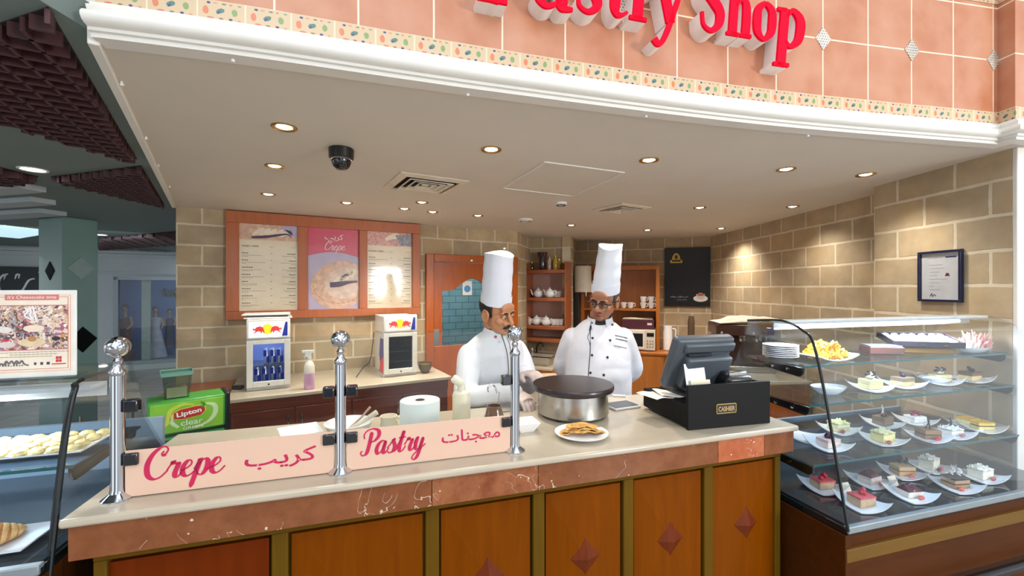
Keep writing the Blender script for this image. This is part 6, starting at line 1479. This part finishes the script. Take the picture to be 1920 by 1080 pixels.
for q in range(7): pm.bx(w*(.28+.032*q), w*(.28+.032*q+.02), h*.105, h*.117, 0, .001, mx)
pm.build('poster_small_print', mat('print_silver', '#8a8a90', .4), T, smooth=0)
# cup tower and white jug
pc0 = None; pap = mat('paper_cup_brown', '#5a4632', .7)
lc = BP(1296, -.25, BT)
nn = 0
tow = ['lowest', 'second', 'third', 'fourth', 'fifth', 'sixth', 'seventh', 'eighth', 'ninth', 'tenth', 'eleventh', 'twelfth', 'thirteenth', 'topmost']
for k in range(14):
    if pc0 is None: pc0 = MB().lathe([(.045, 0), (.045, .006), (.032, .085), (.03, .09), (0, .09)], 22).build('paper_cup', pap); o = pc0
    else: o = pc0.copy(); COL.objects.link(o)
    o.location = lc+Vector((0, 0, k*.03)); tag(o, 'brown paper cup, %s in the upside down tower' % tow[k], 'cup', 'tower of brown paper cups')
T = thing('jug', 'white jug with a handle standing between hutch and cup tower', 'jug', BP(1252, -.28, BT), BA)
MB().lathe([(.05, 0), (.06, .01), (.062, .25), (.055, .30), (.06, .335), (.055, .335), (.05, .3), (0, .28)], 28).build('body', M['ceramic'], T); MB().tube(smooth_pts([(.058, 0, .3), (.1, 0, .29), (.1, 0, .2), (.06, 0, .16)], 5), .01, 8).build('handle', M['ceramic'], T)
# ---- coffee bench and espresso machine by the right wall
T = thing('coffee_bench', 'wooden coffee bench against the stone side wall', 'cabinet', (2.14, 3.95, 0), 0)
MB().bx(0, .62, 0, 1.35, .06, BT-.03).build('body', M['doorwood'], T, bevel=.003); MB().bx(.03, .62, .02, 1.33, 0, .06).build('plinth', M['black'], T); MB().bx(-.015, .64, -.01, 1.36, BT-.03, BT).build('top', M['slab'], T, bevel=.004)
ec = atY(1376, 690, 4.55)
T = thing('espresso_machine', 'brown espresso machine behind the glass case', 'espresso machine', (ec.x+.06, 4.6, BT+.0008), R(-14))
brn = mat('machine_brown', '#4a3026', .3, .3)
MB().bx(-.25, .3, -.22, .22, .37, .485).build('head', brn, T, bevel=.012); MB().bx(-.2, .28, .0, .22, .05, .37).build('body', brn, T, bevel=.01); MB().bx(-.25, .3, -.24, .22, .0, .06).build('drip_tray', M['steel'], T, bevel=.006)
for x_ in (-.13, .02, .17):
    g_ = MB().lathe([(.035, .37), (.036, .32), (.03, .305), (0, .305)], 20, Matrix.Translation((x_, -.12, 0))).build('brew_group', M['chrome'], T); MB().tube([(x_, -.14, .315), (x_, -.27, .30)], .012, 10).build('portafilter_handle', M['black'], g_)
MB().tube(smooth_pts([(-.23, -.2, .36), (-.25, -.24, .25), (-.235, -.25, .12)], 5), .006, 8).build('steam_wand', M['chrome'], T)
for x_ in (-.2, .1): MB().ball((x_, -.225, .40), .016, 12, 8).build('valve_knob', M['chrome'], T)
o = MB().grid(lambda u, v: ((u-.5)*.56, (v-.5)*.42, .05*math.sin(math.pi*min(1, u*1.1))*math.sin(math.pi*v)**.5*(.6+.9*noise.noise(Vector((u*5, v*5, 1))))+.05*u+.012), 34, 24, thick=.006).build('towel', mat('towel_white', '#d8cabc', .95, var=.06, bump=.4), smooth=80)
o.location = T.matrix_basis @ Vector((.05, -.02, .488)); o.rotation_euler = (0, 0, R(-12)); tag(o, 'rumpled white towel thrown over the espresso machine', 'towel')
# ---- framed certificate on the right wall
ya = 2.58/((1809-960)/F); yb = 2.58/((1727-960)/F)
z1 = CZ+(540-470)/F*((ya+yb)/2); z0 = CZ-(566-540)/F*((ya+yb)/2)
T = thing('certificate', 'blue framed certificate on the stone side wall above the case', 'picture', (2.577, yb, z0), R(-90)); w = yb-ya; h = z1-z0
navy = mat('navy_frame', '#141c3c', .3, coat=.3); mx = Matrix.Translation((0, -.006, 0)) @ VERT
mb = MB(); f_ = .014; mb.bx(0, w, -.022, -.001, 0, f_).bx(0, w, -.022, -.001, h-f_, h).bx(0, f_, -.022, -.001, f_, h-f_).bx(w-f_, w, -.022, -.001, f_, h-f_); mb.build('frame', navy, T, bevel=.002)
pg = MB().bx(f_, w-f_, -.006, -.001, f_, h-f_).build('sheet', mat('certificate_paper', '#d8d4dc', .5), T, smooth=0)
tp = MB()
for q, (a_, b_) in enumerate(((.24, .55), (.24, .6), (.24, .48), (.24, .44), (.24, .66), (.24, .5), (.24, .35), (.24, .5))): tp.bx(w*a_, w*b_, h*(.72-.07*q), h*(.72-.07*q)+.0022, .0003, .0008, mx)
tp.bx(w*.2, w*.55, h*.86, h*.868, .0003, .0008, mx); tp.build('typed_lines', mat('type_grey', '#8a8690', .5), pg, smooth=0)
MB().bx(w*.62, w*.86, h*.855, h*.88, .0003, .0008, mx).build('letterhead', mat('head_navy', '#22305c', .5), pg, smooth=0)
MB().prism([(w*.6, h*.5), (w*.72, h*.5), (w*.70, h*.53), (w*.69, h*.56), (w*.63, h*.56), (w*.62, h*.53)], .0003, .0008, mx).build('seal', mat('seal_red', '#7a2c3c', .5), pg, smooth=0)
sg_ = MB(); ribbon(sg_, [(w*.26, h*.1, .002), (w*.3, h*.16, .003), (w*.32, h*.1, .003), (w*.36, h*.14, .002), (w*.4, h*.11, .002)], mx, .0003, .0008); sg_.build('signature', mat('ink_black', '#2a2a30', .5), pg, smooth=0)
MB().bx(f_, w-f_, -.012, -.010, f_, h-f_).build('glazing', M['clear'], T, smooth=0)
# ============================================================ MALL DETAILS
QM = Matrix.Translation(Q0) @ Matrix.Rotation(QA, 4, 'Z')
# arabic shop sign
xa, xb = qx(-40), qx(74); za, zb_ = qz(30, 549), qz(30, 500)
T = thing('shop_sign', 'dark shop sign with white arabic script behind the flyer', 'sign', QM @ Vector((xa, -.06, za-.15)), QA)
w, h = xb-xa, zb_-za+.15
MB().bx(0, w, 0, .05, 0, h).build('board', mat('sign_slate', '#23282c', .3), T, smooth=0); mx = Matrix.Translation((0, -.001, 0)) @ VERT
sil = mat('sign_silver', '#d0d6da', .2, .5); mb = MB(); k_ = w/1.35
for st in ([(.62, .34, .01), (.66, .42, .05), (.56, .38, .05), (.50, .26, .05), (.56, .15, .05), (.72, .12, .05), (.86, .13, .05), (.98, .13, .05), (1.08, .2, .05), (1.2, .33, .05), (1.34, .36, .04)], [(.88, .35, .02), (.92, .42, .05), (.98, .42, .04), (.96, .36, .02)], [(.6, .06, .04), (.7, .06, .04)], [(1.1, .08, .04), (1.34, .08, .05)], [(.64, .42, .05), (.72, .43, .04)]):
    ribbon(mb, [(x_*k_*.96, y_*h/.55, ww_*k_) for x_, y_, ww_ in st], mx, 0, .02)
mb.build('lettering', sil, T, smooth=0)
# mirrored word on the dress shop panel
me_t = Matrix.Translation(QM @ Vector((qx(347)+.12, .9, CZ-.02-.12))) @ Matrix.Rotation(QA, 4, 'Z') @ VERT @ Matrix.Diagonal((-1, 1, 1, 1))
T = thing('window_lettering', 'dark mirrored script lettering inside the dress shop window', 'lettering', QM @ Vector((qx(290), 1.22, CZ-.19)), QA)
script('script', 'Nasaya'.replace('N', 'P'), mat('script_black', '#14161c', .4), Matrix.Translation((.80, 0, 0)) @ VERT @ Matrix.Diagonal((-1, 1, 1, 1)), T, .9, thick=.22, thin=.1, sh=.3) 
# dress mannequins in the window
def mannequin(px, py_top, py_bot, depth, lab, hx, skirt, hair=None, yaw=0):
    loc = QM @ Vector((0, depth, 0)); D_ = QD; o_ = Vector((loc.x, loc.y, 0)); t_ = atL(px, o_, D_); base = o_+D_*t_
    zt_ = CZ+(540-py_top)/F*base.y; zb2 = max(.121, CZ+(540-py_bot)/F*base.y); s = (zt_-zb2)/1.72
    t = thing('mannequin', lab, 'mannequin', (base.x, base.y, zb2), QA+yaw, 'dressed mannequins in the shop window')
    sk = mat('mannequin_skin_'+hx[1:], '#9a8070', .5); S = lambda v: tuple(c*s for c in v)
    b = MB(); b.ball(S((0, 0, 1.62)), tuple(c*s for c in (.075, .09, .105)), 14, 10); b.tube([S((0, 0, 1.34)), S((0, 0, 1.56))], [.055*s, .045*s], 10)
    for q in (-1, 1): b.tube([S((q*.15, 0, 1.36)), S((q*.21, -.03, 1.12)), S((q*.14, -.14, .98))], [.04*s, .034*s, .026*s], 10)
    b.build('figure', sk, t)
    MB().lathe([(r*s, z*s) for r, z in skirt], 26, sy=.75).build('dress', mat('dress_'+hx[1:], hx, .5, var=.15, scale=9), t)
    if hair: MB().ball(S((0, .02, 1.65)), tuple(c*s for c in (.088, .1, .11)), 14, 10).build('hair', mat('hair_'+hx[1:], hair, .5), t)
    MB().lathe([(.14*s, -.0), (.14*s, .012), (.03*s, .016), (.02*s, .2*s), (0, .2*s)], 20).build('stand', M['steel'], t)
    return t
gown = [(.33, .02), (.30, .2), (.22, .6), (.155, .95), (.125, 1.05), (.155, 1.2), (.165, 1.3), (.15, 1.36), (.0, 1.37)]
slim = [(.22, .02), (.17, .4), (.165, .85), (.13, 1.05), (.155, 1.2), (.15, 1.3), (0, 1.32)]
mannequin(291, 576, 682, .75, 'mannequin in a long pale grey draped gown behind the shop glass', '#a8acc0', gown, '#2a2020', .3)
mannequin(234, 572, 690, .55, 'mannequin in a deep red dress near the window frame', '#5a1c2a', slim, '#1c1414', -.3)
mannequin(318, 580, 650, .95, 'mannequin in a dark blue dress beside the pale gown', '#2a3354', slim, '#1a1418', .2)
o = MB().bx(qx(255), qx(360), .35, 1.2, .0, .12).build('display_plinth', mat('plinth_bluegrey', '#6f84a4', .4), bevel=.01); o.location = Q0; o.rotation_euler = (0, 0, QA); tag(o, 'low blue grey plinth in the dress shop window', 'plinth')
o = thing('ceiling_vent', 'round ribbed air vent in the far mall ceiling', 'air vent', atZ(290, 469, mz-.002), 0, 'square air diffusers'); del o['group']
MB().lathe([(.25, 0), (.25, -.012), (.2, -.016), (.19, -.004), (.13, -.016), (.12, -.004), (.06, -.016), (0, -.016)], 28).build('diffuser', mat('vent_grey', '#6a7274', .5), o)
# ============================================================ PEOPLE
JW = mat('jacket_white', '#cfcfd6', .85, var=.015, scale=40, bump=.05); HATW = mat('hat_white', '#d6d9e2', .8, var=.01)
BLKC = mat('black_cotton', '#15161a', .8); SHOE = mat('shoe_black', '#121214', .35); PIP = mat('piping_black', '#1c1c24', .7)
EYEW = mat('eye_white', '#d9d2c8', .25); IRIS = mat('iris_dark', '#20140e', .15); 
def sring(z, cx, cy, rx, ry, n=36, p=2.3):
    out = []
    for j in range(n):
        a = 2*math.pi*j/n; c, s = math.cos(a), math.sin(a)
        k = (abs(c)**p+abs(s)**p)**(-1/p)
        out.append(Vector((cx+rx*c*k, cy+ry*s*k, z)))
    return out
def limb(mb, pts, radii, n=14, M_=None):
    P = smooth_pts([tuple(p)+(r,) for p, r in zip(pts, radii)], 6)
    mb.tube([Vector(p[:3]) for p in P], [p[3] for p in P], n, M_)
    mb.ball(P[0][:3], P[0][3], 14, 10, M_); mb.ball(P[-1][:3], P[-1][3], 14, 10, M_)
def hand(mb, wrist, d, nrm, side, curl, grow=0.0, spread=.012):
    d = Vector(d).normalized(); nrm = Vector(nrm); nrm = (nrm-d*nrm.dot(d)).normalized(); lat = nrm.cross(d).normalized(); w = Vector(wrist)
    mb.tube([w-d*.02, w+d*.01, w+d*.04, w+d*.075, w+d*.094], [.027+grow, .029+grow, .041+grow, .043+grow, .036+grow], 14, flat=.42, up=nrm)
    for k, (lt, ln) in enumerate(((-.031, .058), (-.0105, .070), (.0105, .074), (.031, .066))):
        lt *= -side; b = w+d*(.086-.006*abs(k-1.7))+lat*lt; dd = (d+lat*(lt*spread*22)).normalized(); pts = [b-dd*.012, b]; a = 0
        for sgi, f in enumerate((.44, .32, .24)):
            a += curl*(.75+.25*sgi); v = dd*math.cos(a)+nrm*math.sin(a); pts.append(pts[-1]+v*ln*f)
        mb.tube(pts, [.0092+grow, .0092+grow, .0086+grow, .0078+grow, .0055+grow], 10); mb.ball(pts[-1], .006+grow, 10, 7)
    b = w+d*.026+lat*(side*.026); v = (d*.62+lat*(side*.72)+nrm*.35).normalized(); v2 = (d*.85+lat*(side*.3)+nrm*.5).normalized()
    pts = [b-v*.008, b+v*.022, b+v*.045, b+v*.045+v2*.028]; mb.tube(pts, [.013+grow, .0125+grow, .0105+grow, .0075+grow], 10); mb.ball(pts[-1], .008+grow, 10, 7)
def head_shape(mb, H, nose=1.0):
    B = lambda c, r: mb.ball(c, r, 24, 16, H)
    B((0, .022, .035), (.076, .096, .088)); B((0, -.018, -.042), (.063, .070, .076)); B((0, -.066, -.096), (.027, .024, .022)); B((0, -.03, -.085), (.05, .05, .035))
    for s in (-1, 1):
        B((s*.036, -.055, -.03), (.027, .026, .028)); B((s*.030, -.0815, .020), (.027, .011, .008)); B((s*.013, -.098, -.037), (.011, .012, .009))
        mb.tube([(s*.030, -.086, -.026), (s*.022, -.092, -.055)], [.010, .008], 8, H)
        # ear with rim and hollow-side lobe
        P = [(s*.078, .004+.022*math.cos(a)+.012, -.012+.034*math.sin(a)) for a in [k*math.pi/6 for k in range(12)]]
        mb.tube(P, .0072, 8, H, closed=True); B((s*.075, .016, -.012), (.006, .018, .028)); B((s*.077, .008, -.044), (.007, .010, .011))
    mb.tube([(0, -.084, .012), (0, -.097, -.012), (0, -.112*nose, -.034)], [.010, .011, .0145], 12, H); B((0, -.110*nose, -.036), (.0135, .013, .012))
    B((0, -.088, -.066), (.026, .011, .0065)); B((0, -.085, -.079), (.021, .011, .0075)); B((0, -.079, .045), (.05, .012, .03))
def chef(name_lab, base, yaw, skin, H, neck, torso, arms, hands, jcol, hatdef, hairc, face, voxel=.0042):
    T = thing('person', name_lab, 'person', base, yaw)
    sk = mat('skin_'+skin[1:], skin, .5, var=.05, scale=30, sss=.12, bump=.03)
    mb = MB(); head_shape(mb, H, face.get('nose', 1))
    nk = H @ Vector((0, .028, -.07)); mb.tube([H @ Vector((0, .02, -.02)), nk, Vector(neck)+Vector((0, 0, .05)), Vector(neck)-Vector((0, 0, .06))], [.055, .056, .058, .07], 18)
    tb = [sring(z, cx, cy, rx-.03, ry-.03) for z, cx, cy, rx, ry in torso if rx > .09]; mb.rings(tb)
    lg = [(.09, 0, .86), (.095, -.01, .48), (.095, .0, .08)]
    for s in (-1, 1): limb(mb, [(s*x, y, z) for x, y, z in lg], [.085, .055, .04])
    mb.ball((0, torso[0][2]*.5, .90), (.16, .11, .12))
    for (sh, el, wr), hd in zip(arms, hands):
        limb(mb, [(sh[0]*.94, sh[1], sh[2]-.01), el, wr], [.042, .037, .028]); hand(mb, *hd)
    me = baked(mb, voxel, 4, .5); body = finish(me, 'body', sk, T, smooth=180)
    # ---- trousers and shoes
    mb = MB()
    for s in (-1, 1): limb(mb, [(s*x, y, z) for x, y, z in lg], [.105, .08, .07])
    mb.ball((0, torso[0][2]*.5, .88), (.185, .14, .14)); finish(baked(mb, .012, 4), 'trousers', BLKC, T, smooth=180)
    for s in (-1, 1):
        mb = MB(); mb.ball((s*.095, -.05, .045), (.045, .125, .043)); mb.box((s*.095, -.05, .012), (.085, .24, .024)); finish(baked(mb, .008, 3), 'shoe', SHOE, T, smooth=180)
    # ---- jacket
    mb = MB(); mb.rings([sring(*t) for t in torso])
    for sh, el, wr in arms:
        sh, el, wr = Vector(sh), Vector(el), Vector(wr); limb(mb, [Vector((sh.x*.92, sh.y, sh.z-.012)), sh.lerp(el, .5), el, el.lerp(wr, .55), wr-(wr-el)*.06], [.068, .065, .06, .055, .05])
    me = baked(mb, .0075, 5, .5)
    for v in me.vertices:
        c = v.co; q = Vector((c.x*9+3, c.y*9, c.z*6)); f = noise.noise(q)*.0045+noise.noise(Vector((c.x*22, c.y*22, c.z*13)))*.0022+abs(noise.noise(Vector((c.x*5+c.z*7, c.y*5, c.z*9-c.x*6))))*.006
        v.co = c+v.normal*(f-.002)
    jk = finish(me, 'jacket', jcol, T, smooth=180)
    bvh = BVHTree.FromPolygons([v.co.copy() for v in me.vertices], [tuple(p.vertices) for p in me.polygons])
    MI = (Matrix.Translation(base) @ Matrix.Rotation(yaw, 4, 'Z')).inverted()
    def on(px, py, lift=.002):
        o = MI @ Vector((0, 0, CZ)); d = (MI.to_3x3() @ ray(px, py)).normalized(); h, n, _, _ = bvh.ray_cast(o, d)
        return (h+n*lift, n) if h else (None, None)
    # ---- collar
    cz, cy, cx = face['collar']; mb = MB(); gap = face.get('gap', .35); fr = face.get('front', -math.pi/2)
    def cf(u, v):
        a = fr+gap+(2*math.pi-2*gap)*u; r = .068+.012*(1-v)
        return (cx+r*math.cos(a), cy+r*1.02*math.sin(a)-.012*v, cz+.052*v-.020*max(0, -math.sin(a))*(1-.2*v)+.012*max(0, math.sin(a)))
    mb.grid(cf, 40, 6); o = mb.build('collar', jcol, jk, smooth=80); s_ = o.modifiers.new('s', 'SOLIDIFY'); s_.thickness = .006; s_.offset = 1
    if face.get('piping', True):
        pts = [Vector(cf(k/40, 1))+Vector((0, 0, .002)) for k in range(41)]; MB().tube(pts, .0028, 6).build('collar_piping', PIP, jk)
    # ---- hat
    z0, hh, off, r0, r1 = hatdef; mb = MB(); rs = []
    rnd = random.Random(hh)
    for k in range(13):
        f = k/12; rr = r0+(r1-r0)*f+.0015*math.sin(k*1.7); c = (off[0]*f, .018+off[1]*f)
        rs.append([H @ Vector((c[0]+(rr)*math.cos(a)*(1+.012*math.cos(9*a)*f), c[1]+(rr*1.16)*math.sin(a)*(1+.012*math.sin(7*a)*f), z0+hh*f+(.008*math.sin(a*2+1) if k == 12 else 0))) for a in [2*math.pi*j/48 for j in range(48)]])
    c = sum(rs[-1], Vector())/48; rs.append([c+(p-c)*.8-(H.to_3x3() @ Vector((0, 0, .006))) for p in rs[-1]]); rs.append([c+(p-c)*.02-(H.to_3x3() @ Vector((0, 0, .01))) for p in rs[-2]])
    ht = mb.rings(rs).build('toque', HATW, T, smooth=60)
    MB().rings([[H @ Vector(((r0+.002)*math.cos(a), .018+(r0+.002)*1.16*math.sin(a), z0+z_)) for a in [2*math.pi*j/48 for j in range(48)]] for z_ in (-.002, .004, .05, .052)], cap=False).build('hat_band', HATW, ht, smooth=60)
    # ---- hair
    mb = MB()
    def hf(u, v):
        a = R(-28)+R(236)*u; zz = z0+.004-(z0+.052-.035*abs(u*2-1)**3)*v
        k = math.sqrt(max(.05, 1-((zz-.035)/.088)**2)) if zz < .035 else math.sqrt(max(.05, 1-((zz-.035)/.1)**2))
        return H @ Vector(((.0795*k)*math.cos(a), .022+.0995*k*math.sin(a), zz))
    mb.grid(hf, 30, 8); o = mb.build('hair', mat('hair_'+hairc[1:], hairc, .7, var=.3, scale=120, bump=.3), T, smooth=80); s_ = o.modifiers.new('s', 'SOLIDIFY'); s_.thickness = .007; s_.offset = 0
    # ---- eyes, brows, lips
    for s in (-1, 1):
        ec = (s*.031, -.0805, -.001); ey = MB().ball(ec, .0122, 16, 12, H).build('eye', EYEW, T); MB().ball((s*.031+face['look']*.004, -.0895, -.006), .0062, 12, 8, H).build('iris', IRIS, ey)
        mb = MB(); mb.grid(lambda u, v: H @ Vector((ec[0]+.0138*math.cos(math.pi*u)*math.sin(math.pi*(.08+.84*v)), ec[1]-.0138*math.sin(math.pi*u)*math.sin(math.pi*(.08+.84*v))*1.0, ec[2]+.0138*math.cos(math.pi*(.08+.84*v)) if False else ec[2]+.0138*(1-1.05*v)-.001)), 12, 8) if False else None
        lid = MB(); lid.rings([[H @ Vector((ec[0]+.0136*math.cos(a)*math.cos(b_), ec[1]+.0136*math.sin(a)*math.cos(b_), ec[2]+.0136*math.sin(b_))) for a in [2*math.pi*j/16 for j in range(16)]] for b_ in [R(q) for q in (-8, 12, 35, 60, 88)]]); lid.build('eyelid', sk, ey)
        MB().tube([H @ Vector(p) for p in ((s*.012, -.0955, .017), (s*.03, -.0965, .024), (s*.05, -.082, .017))], [.003, .0042, .002], 8).build('eyebrow', BLKH, T)
    lip = mat('lips_'+skin[1:], face['lip'], .4, var=.05)
    mb = MB(); mb.tube([H @ Vector(p) for p in ((-.024, -.088, -.069), (-.010, -.0985, -.0655), (0, -.0985, -.067), (.010, -.0985, -.0655), (.024, -.088, -.069))], [.002, .0042, .004, .0042, .002], 8); mb.tube([H @ Vector(p) for p in ((-.022, -.088, -.0715), (-.008, -.0965, -.079), (.008, -.0965, -.079), (.022, -.088, -.0715))], [.002, .0052, .0052, .002], 8); mb.build('lips', lip, T)
    return T, jk, on, sk, H
BLKH = mat('brow_black', '#15100e', .7)
def ribbon_on(on, pxs, r, name, m, par, n=6):
    P = [on(x, y)[0] for x, y in pxs]; P = [p for p in P if p]
    if len(P) > 1: return MB().tube([Vector(q) for q in smooth_pts([tuple(p) for p in P], n)], r, 6).build(name, m, par)
def button_on(on, x, y, r, m, par, name='button'):
    h, nn = on(x, y, .0)
    if h: return MB().lathe([(r, -.002), (r, .002), (r*.7, .004), (0, .004)], 14, Matrix.Translation(h) @ nn.to_track_quat('Z', 'Y').to_matrix().to_4x4()).build(name, m, par)
# ---------------- chef in glasses
Hm = Matrix.Translation((.035, -.05, 1.552)) @ Matrix.Rotation(R(-22), 4, 'Z') @ Matrix.Rotation(R(9), 4, 'Y') @ Matrix.Rotation(R(17), 4, 'X') @ Matrix.Scale(1.02, 4)
tor = [(.80, 0, 0, .205, .155), (.95, 0, -.012, .205, .165), (1.08, 0, -.012, .203, .158), (1.2, 0, -.005, .198, .138), (1.30, 0, 0, .185, .12), (1.355, 0, .002, .158, .10), (1.395, 0, .004, .115, .082), (1.425, 0, .004, .072, .07)]
arms = [((-.168, .005, 1.318), (-.222, .075, 1.10), (-.085, .185, .985)), ((.168, .005, 1.318), (.222, .075, 1.10), (.085, .185, .985))]
hands = [((-.075, .195, .98), (.75, .1, -.45), (.2, 1, .1), -1, .35), ((.075, .215, .985), (-.75, .1, -.45), (-.2, 1, .1), 1, .35)]
T, jk, on, sk, H = chef('chef in glasses and white jacket watching with hands behind his back', (.535, 2.66, 0), R(-9), '#a26e52', Hm, (.01, -.005, 1.41), tor, arms, hands, JW,
    (.048, .272, (.01, .02), .081, .066), '#4a4644', dict(collar=(1.392, .0, .012), gap=.42, lip='#8a4c46', look=-1, nose=1.0))
for x, y in ((1112, 605), (1111, 634), (1110, 666), (1107, 699), (1148, 609), (1144, 638), (1139, 670), (1132, 703)): button_on(on, x, y, .0075, PIP, jk)
ribbon_on(on, [(1109, 602), (1107, 620), (1107, 650), (1105, 680), (1102, 720), (1101, 742)], .0022, 'front_piping', PIP, jk)
ribbon_on(on, [(1109, 602), (1118, 603), (1130, 604), (1138, 603)], .0022, 'front_piping', PIP, jk)
ribbon_on(on, [(1151, 648), (1162, 650), (1174, 653)], .0015, 'pocket_welt', PIP, jk)
for row, (y, x0, x1, k_) in enumerate(((629, 1153, 1176, 9), (635, 1154, 1176, 9))):
    ribbon_on(on, [(x0+(x1-x0)*q/(2*k_), y+(q/(2*k_))*5+(1.2 if q % 2 else -1.2)) for q in range(2*k_+1)], .0012, 'embroidery', PIP, jk, 3)
h, nn = on(1108, 617, .006)
t_ = MB().tube([h+Vector((0, 0, .018)), h+Vector((-.002, -.002, 0)), h+Vector((-.008, 0, -.012))], [.006, .006, .004], 10).build('clip_microphone', BLKC, jk)
ribbon_on(on, [(1106, 622), (1102, 632), (1105, 640), (1107, 650)], .0015, 'microphone_wire', PIP, jk)
MB().tube([Vector((.01+.062*math.cos(a), -.012+.062*math.sin(a), 1.425-.02*max(0, -math.sin(a)))) for a in [2*math.pi*k/28 for k in range(28)]], .012, 10, closed=True).build('undershirt', BLKC, T)
# spectacles
GF = mat('spectacle_frame', '#1a1410', .3); mb = MB()
gl = None
for s in (-1, 1):
    P = [H @ Vector((s*.033+.027*math.cos(a), -.1035+.006*abs(math.cos(a))*(1 if s*math.cos(a) > 0 else 0), -.003+.0125*math.copysign(abs(math.sin(a))**.6, math.sin(a)))) for a in [2*math.pi*k/20 for k in range(20)]]
    mb.tube(P, .0014, 6, closed=True)
    mb.tube([H @ Vector((s*.055, -.0985, .006)), H @ Vector((s*.078, -.09, .008))], [.004, .0035], 8)
    mb.tube([H @ Vector(p) for p in ((s*.0585, -.098, .006), (s*.079, -.06, .006), (s*.083, .005, .004), (s*.081, .03, -.012))], .0026, 6)
    mb.tube([H @ Vector((s*.033-.026, -.1045, .011)), H @ Vector((s*.033, -.105, .0135)), H @ Vector((s*.033+.026, -.101, .011))], .0036, 8)
mb.tube([H @ Vector(p) for p in ((-.008, -.105, .001), (0, -.109, .004), (.008, -.105, .001))], .0022, 6)
sp_ = mb.build('spectacles', GF, T)
for s in (-1, 1): MB().lathe([(.025, 0), (.025, .001), (0, .001)], 20, H @ Matrix.Translation((s*.033, -.103, -.004)) @ Matrix.Rotation(R(90), 4, 'X') @ Matrix.Diagonal((1, .5, 1, 1))).build('lens', M['clear'], sp_)
# ---------------- chef with moustache
b1 = Vector((-.135, 2.42, 0)); y1 = R(38); M1 = (Matrix.Translation(b1) @ Matrix.Rotation(y1, 4, 'Z')).inverted()
Hm = Matrix.Translation((-.035, -.138, 1.490)) @ Matrix.Rotation(R(8), 4, 'Z') @ Matrix.Rotation(R(-7), 4, 'Y') @ Matrix.Rotation(R(13), 4, 'X') @ Matrix.Scale(.95, 4)
tor = [(.80, 0, .02, .19, .15), (.95, 0, .012, .188, .15), (1.08, 0, -.005, .188, .145), (1.18, 0, -.03, .19, .135), (1.26, 0, -.05, .186, .125), (1.315, 0, -.062, .165, .108), (1.355, 0, -.072, .122, .088), (1.385, 0, -.08, .072, .07)]
def L1(x, y, z): return tuple(M1 @ Vector((x, y, z)))
wr1 = Vector(L1(.02, 2.10, 1.105)); wr2 = Vector(L1(.06, 2.31, 1.16))
arms = [((-.165, -.055, 1.272), (-.235, -.15, 1.075), tuple(wr1)), ((.165, -.055, 1.272), (.2, -.12, 1.07), tuple(wr2))]
d1 = (Vector(L1(.075, 2.03, 1.08))-wr1); d2 = (Vector(L1(.14, 2.22, 1.17))-wr2)
nrm = (0, 0, -1)
hands = [(tuple(wr1), tuple(d1), nrm, -1, .5), (tuple(wr2), tuple(d2), (0, .2, -1), 1, .55)]
T, jk, on, sk, H = chef('chef with black moustache and tall hat bending towards the crepe maker', tuple(b1), y1, '#b67f5a', Hm, (0, -.09, 1.35), tor, arms, hands, JW,
    (.050, .282, (-.004, .0), .080, .074), '#17120f', dict(collar=(1.348, -.088, -.005), gap=.38, lip='#8f5a4a', look=.5, nose=1.04, piping=False))
GLV = mat('glove_film', '#efe8e6', .3); GLV.node_tree.nodes['Principled BSDF'].inputs['Alpha'].default_value = .5
for hd, wr in zip(hands, (wr1, wr2)):
    mb = MB(); hand(mb, *hd, grow=.0022); d = Vector(hd[1]).normalized(); mb.tube([wr-d*.045, wr-d*.01], [.036, .032], 14)
    finish(baked(mb, .0042, 2), 'glove', GLV, T, smooth=180)
mu = MB(); mu.tube([H @ Vector(p) for p in ((-.034, -.086, -.066), (-.018, -.1005, -.057), (-.004, -.1065, -.0525), (.004, -.1065, -.0525), (.018, -.1005, -.057), (.034, -.086, -.066))], [.003, .0075, .008, .008, .0075, .003], 10); mu.build('moustache', BLKH, T)
ribbon_on(on, [(940, 628), (946, 645), (951, 665), (953, 690), (952, 705)], .002, 'front_piping', PIP, jk)
ribbon_on(on, [(950, 632), (956, 650), (958, 675)], .0014, 'front_piping', PIP, jk)
h, nn = on(929, 632, .004)
if h: MB().ball(h, .008, 12, 8).build('red_button', mat('button_red', '#a03048', .4), jk)
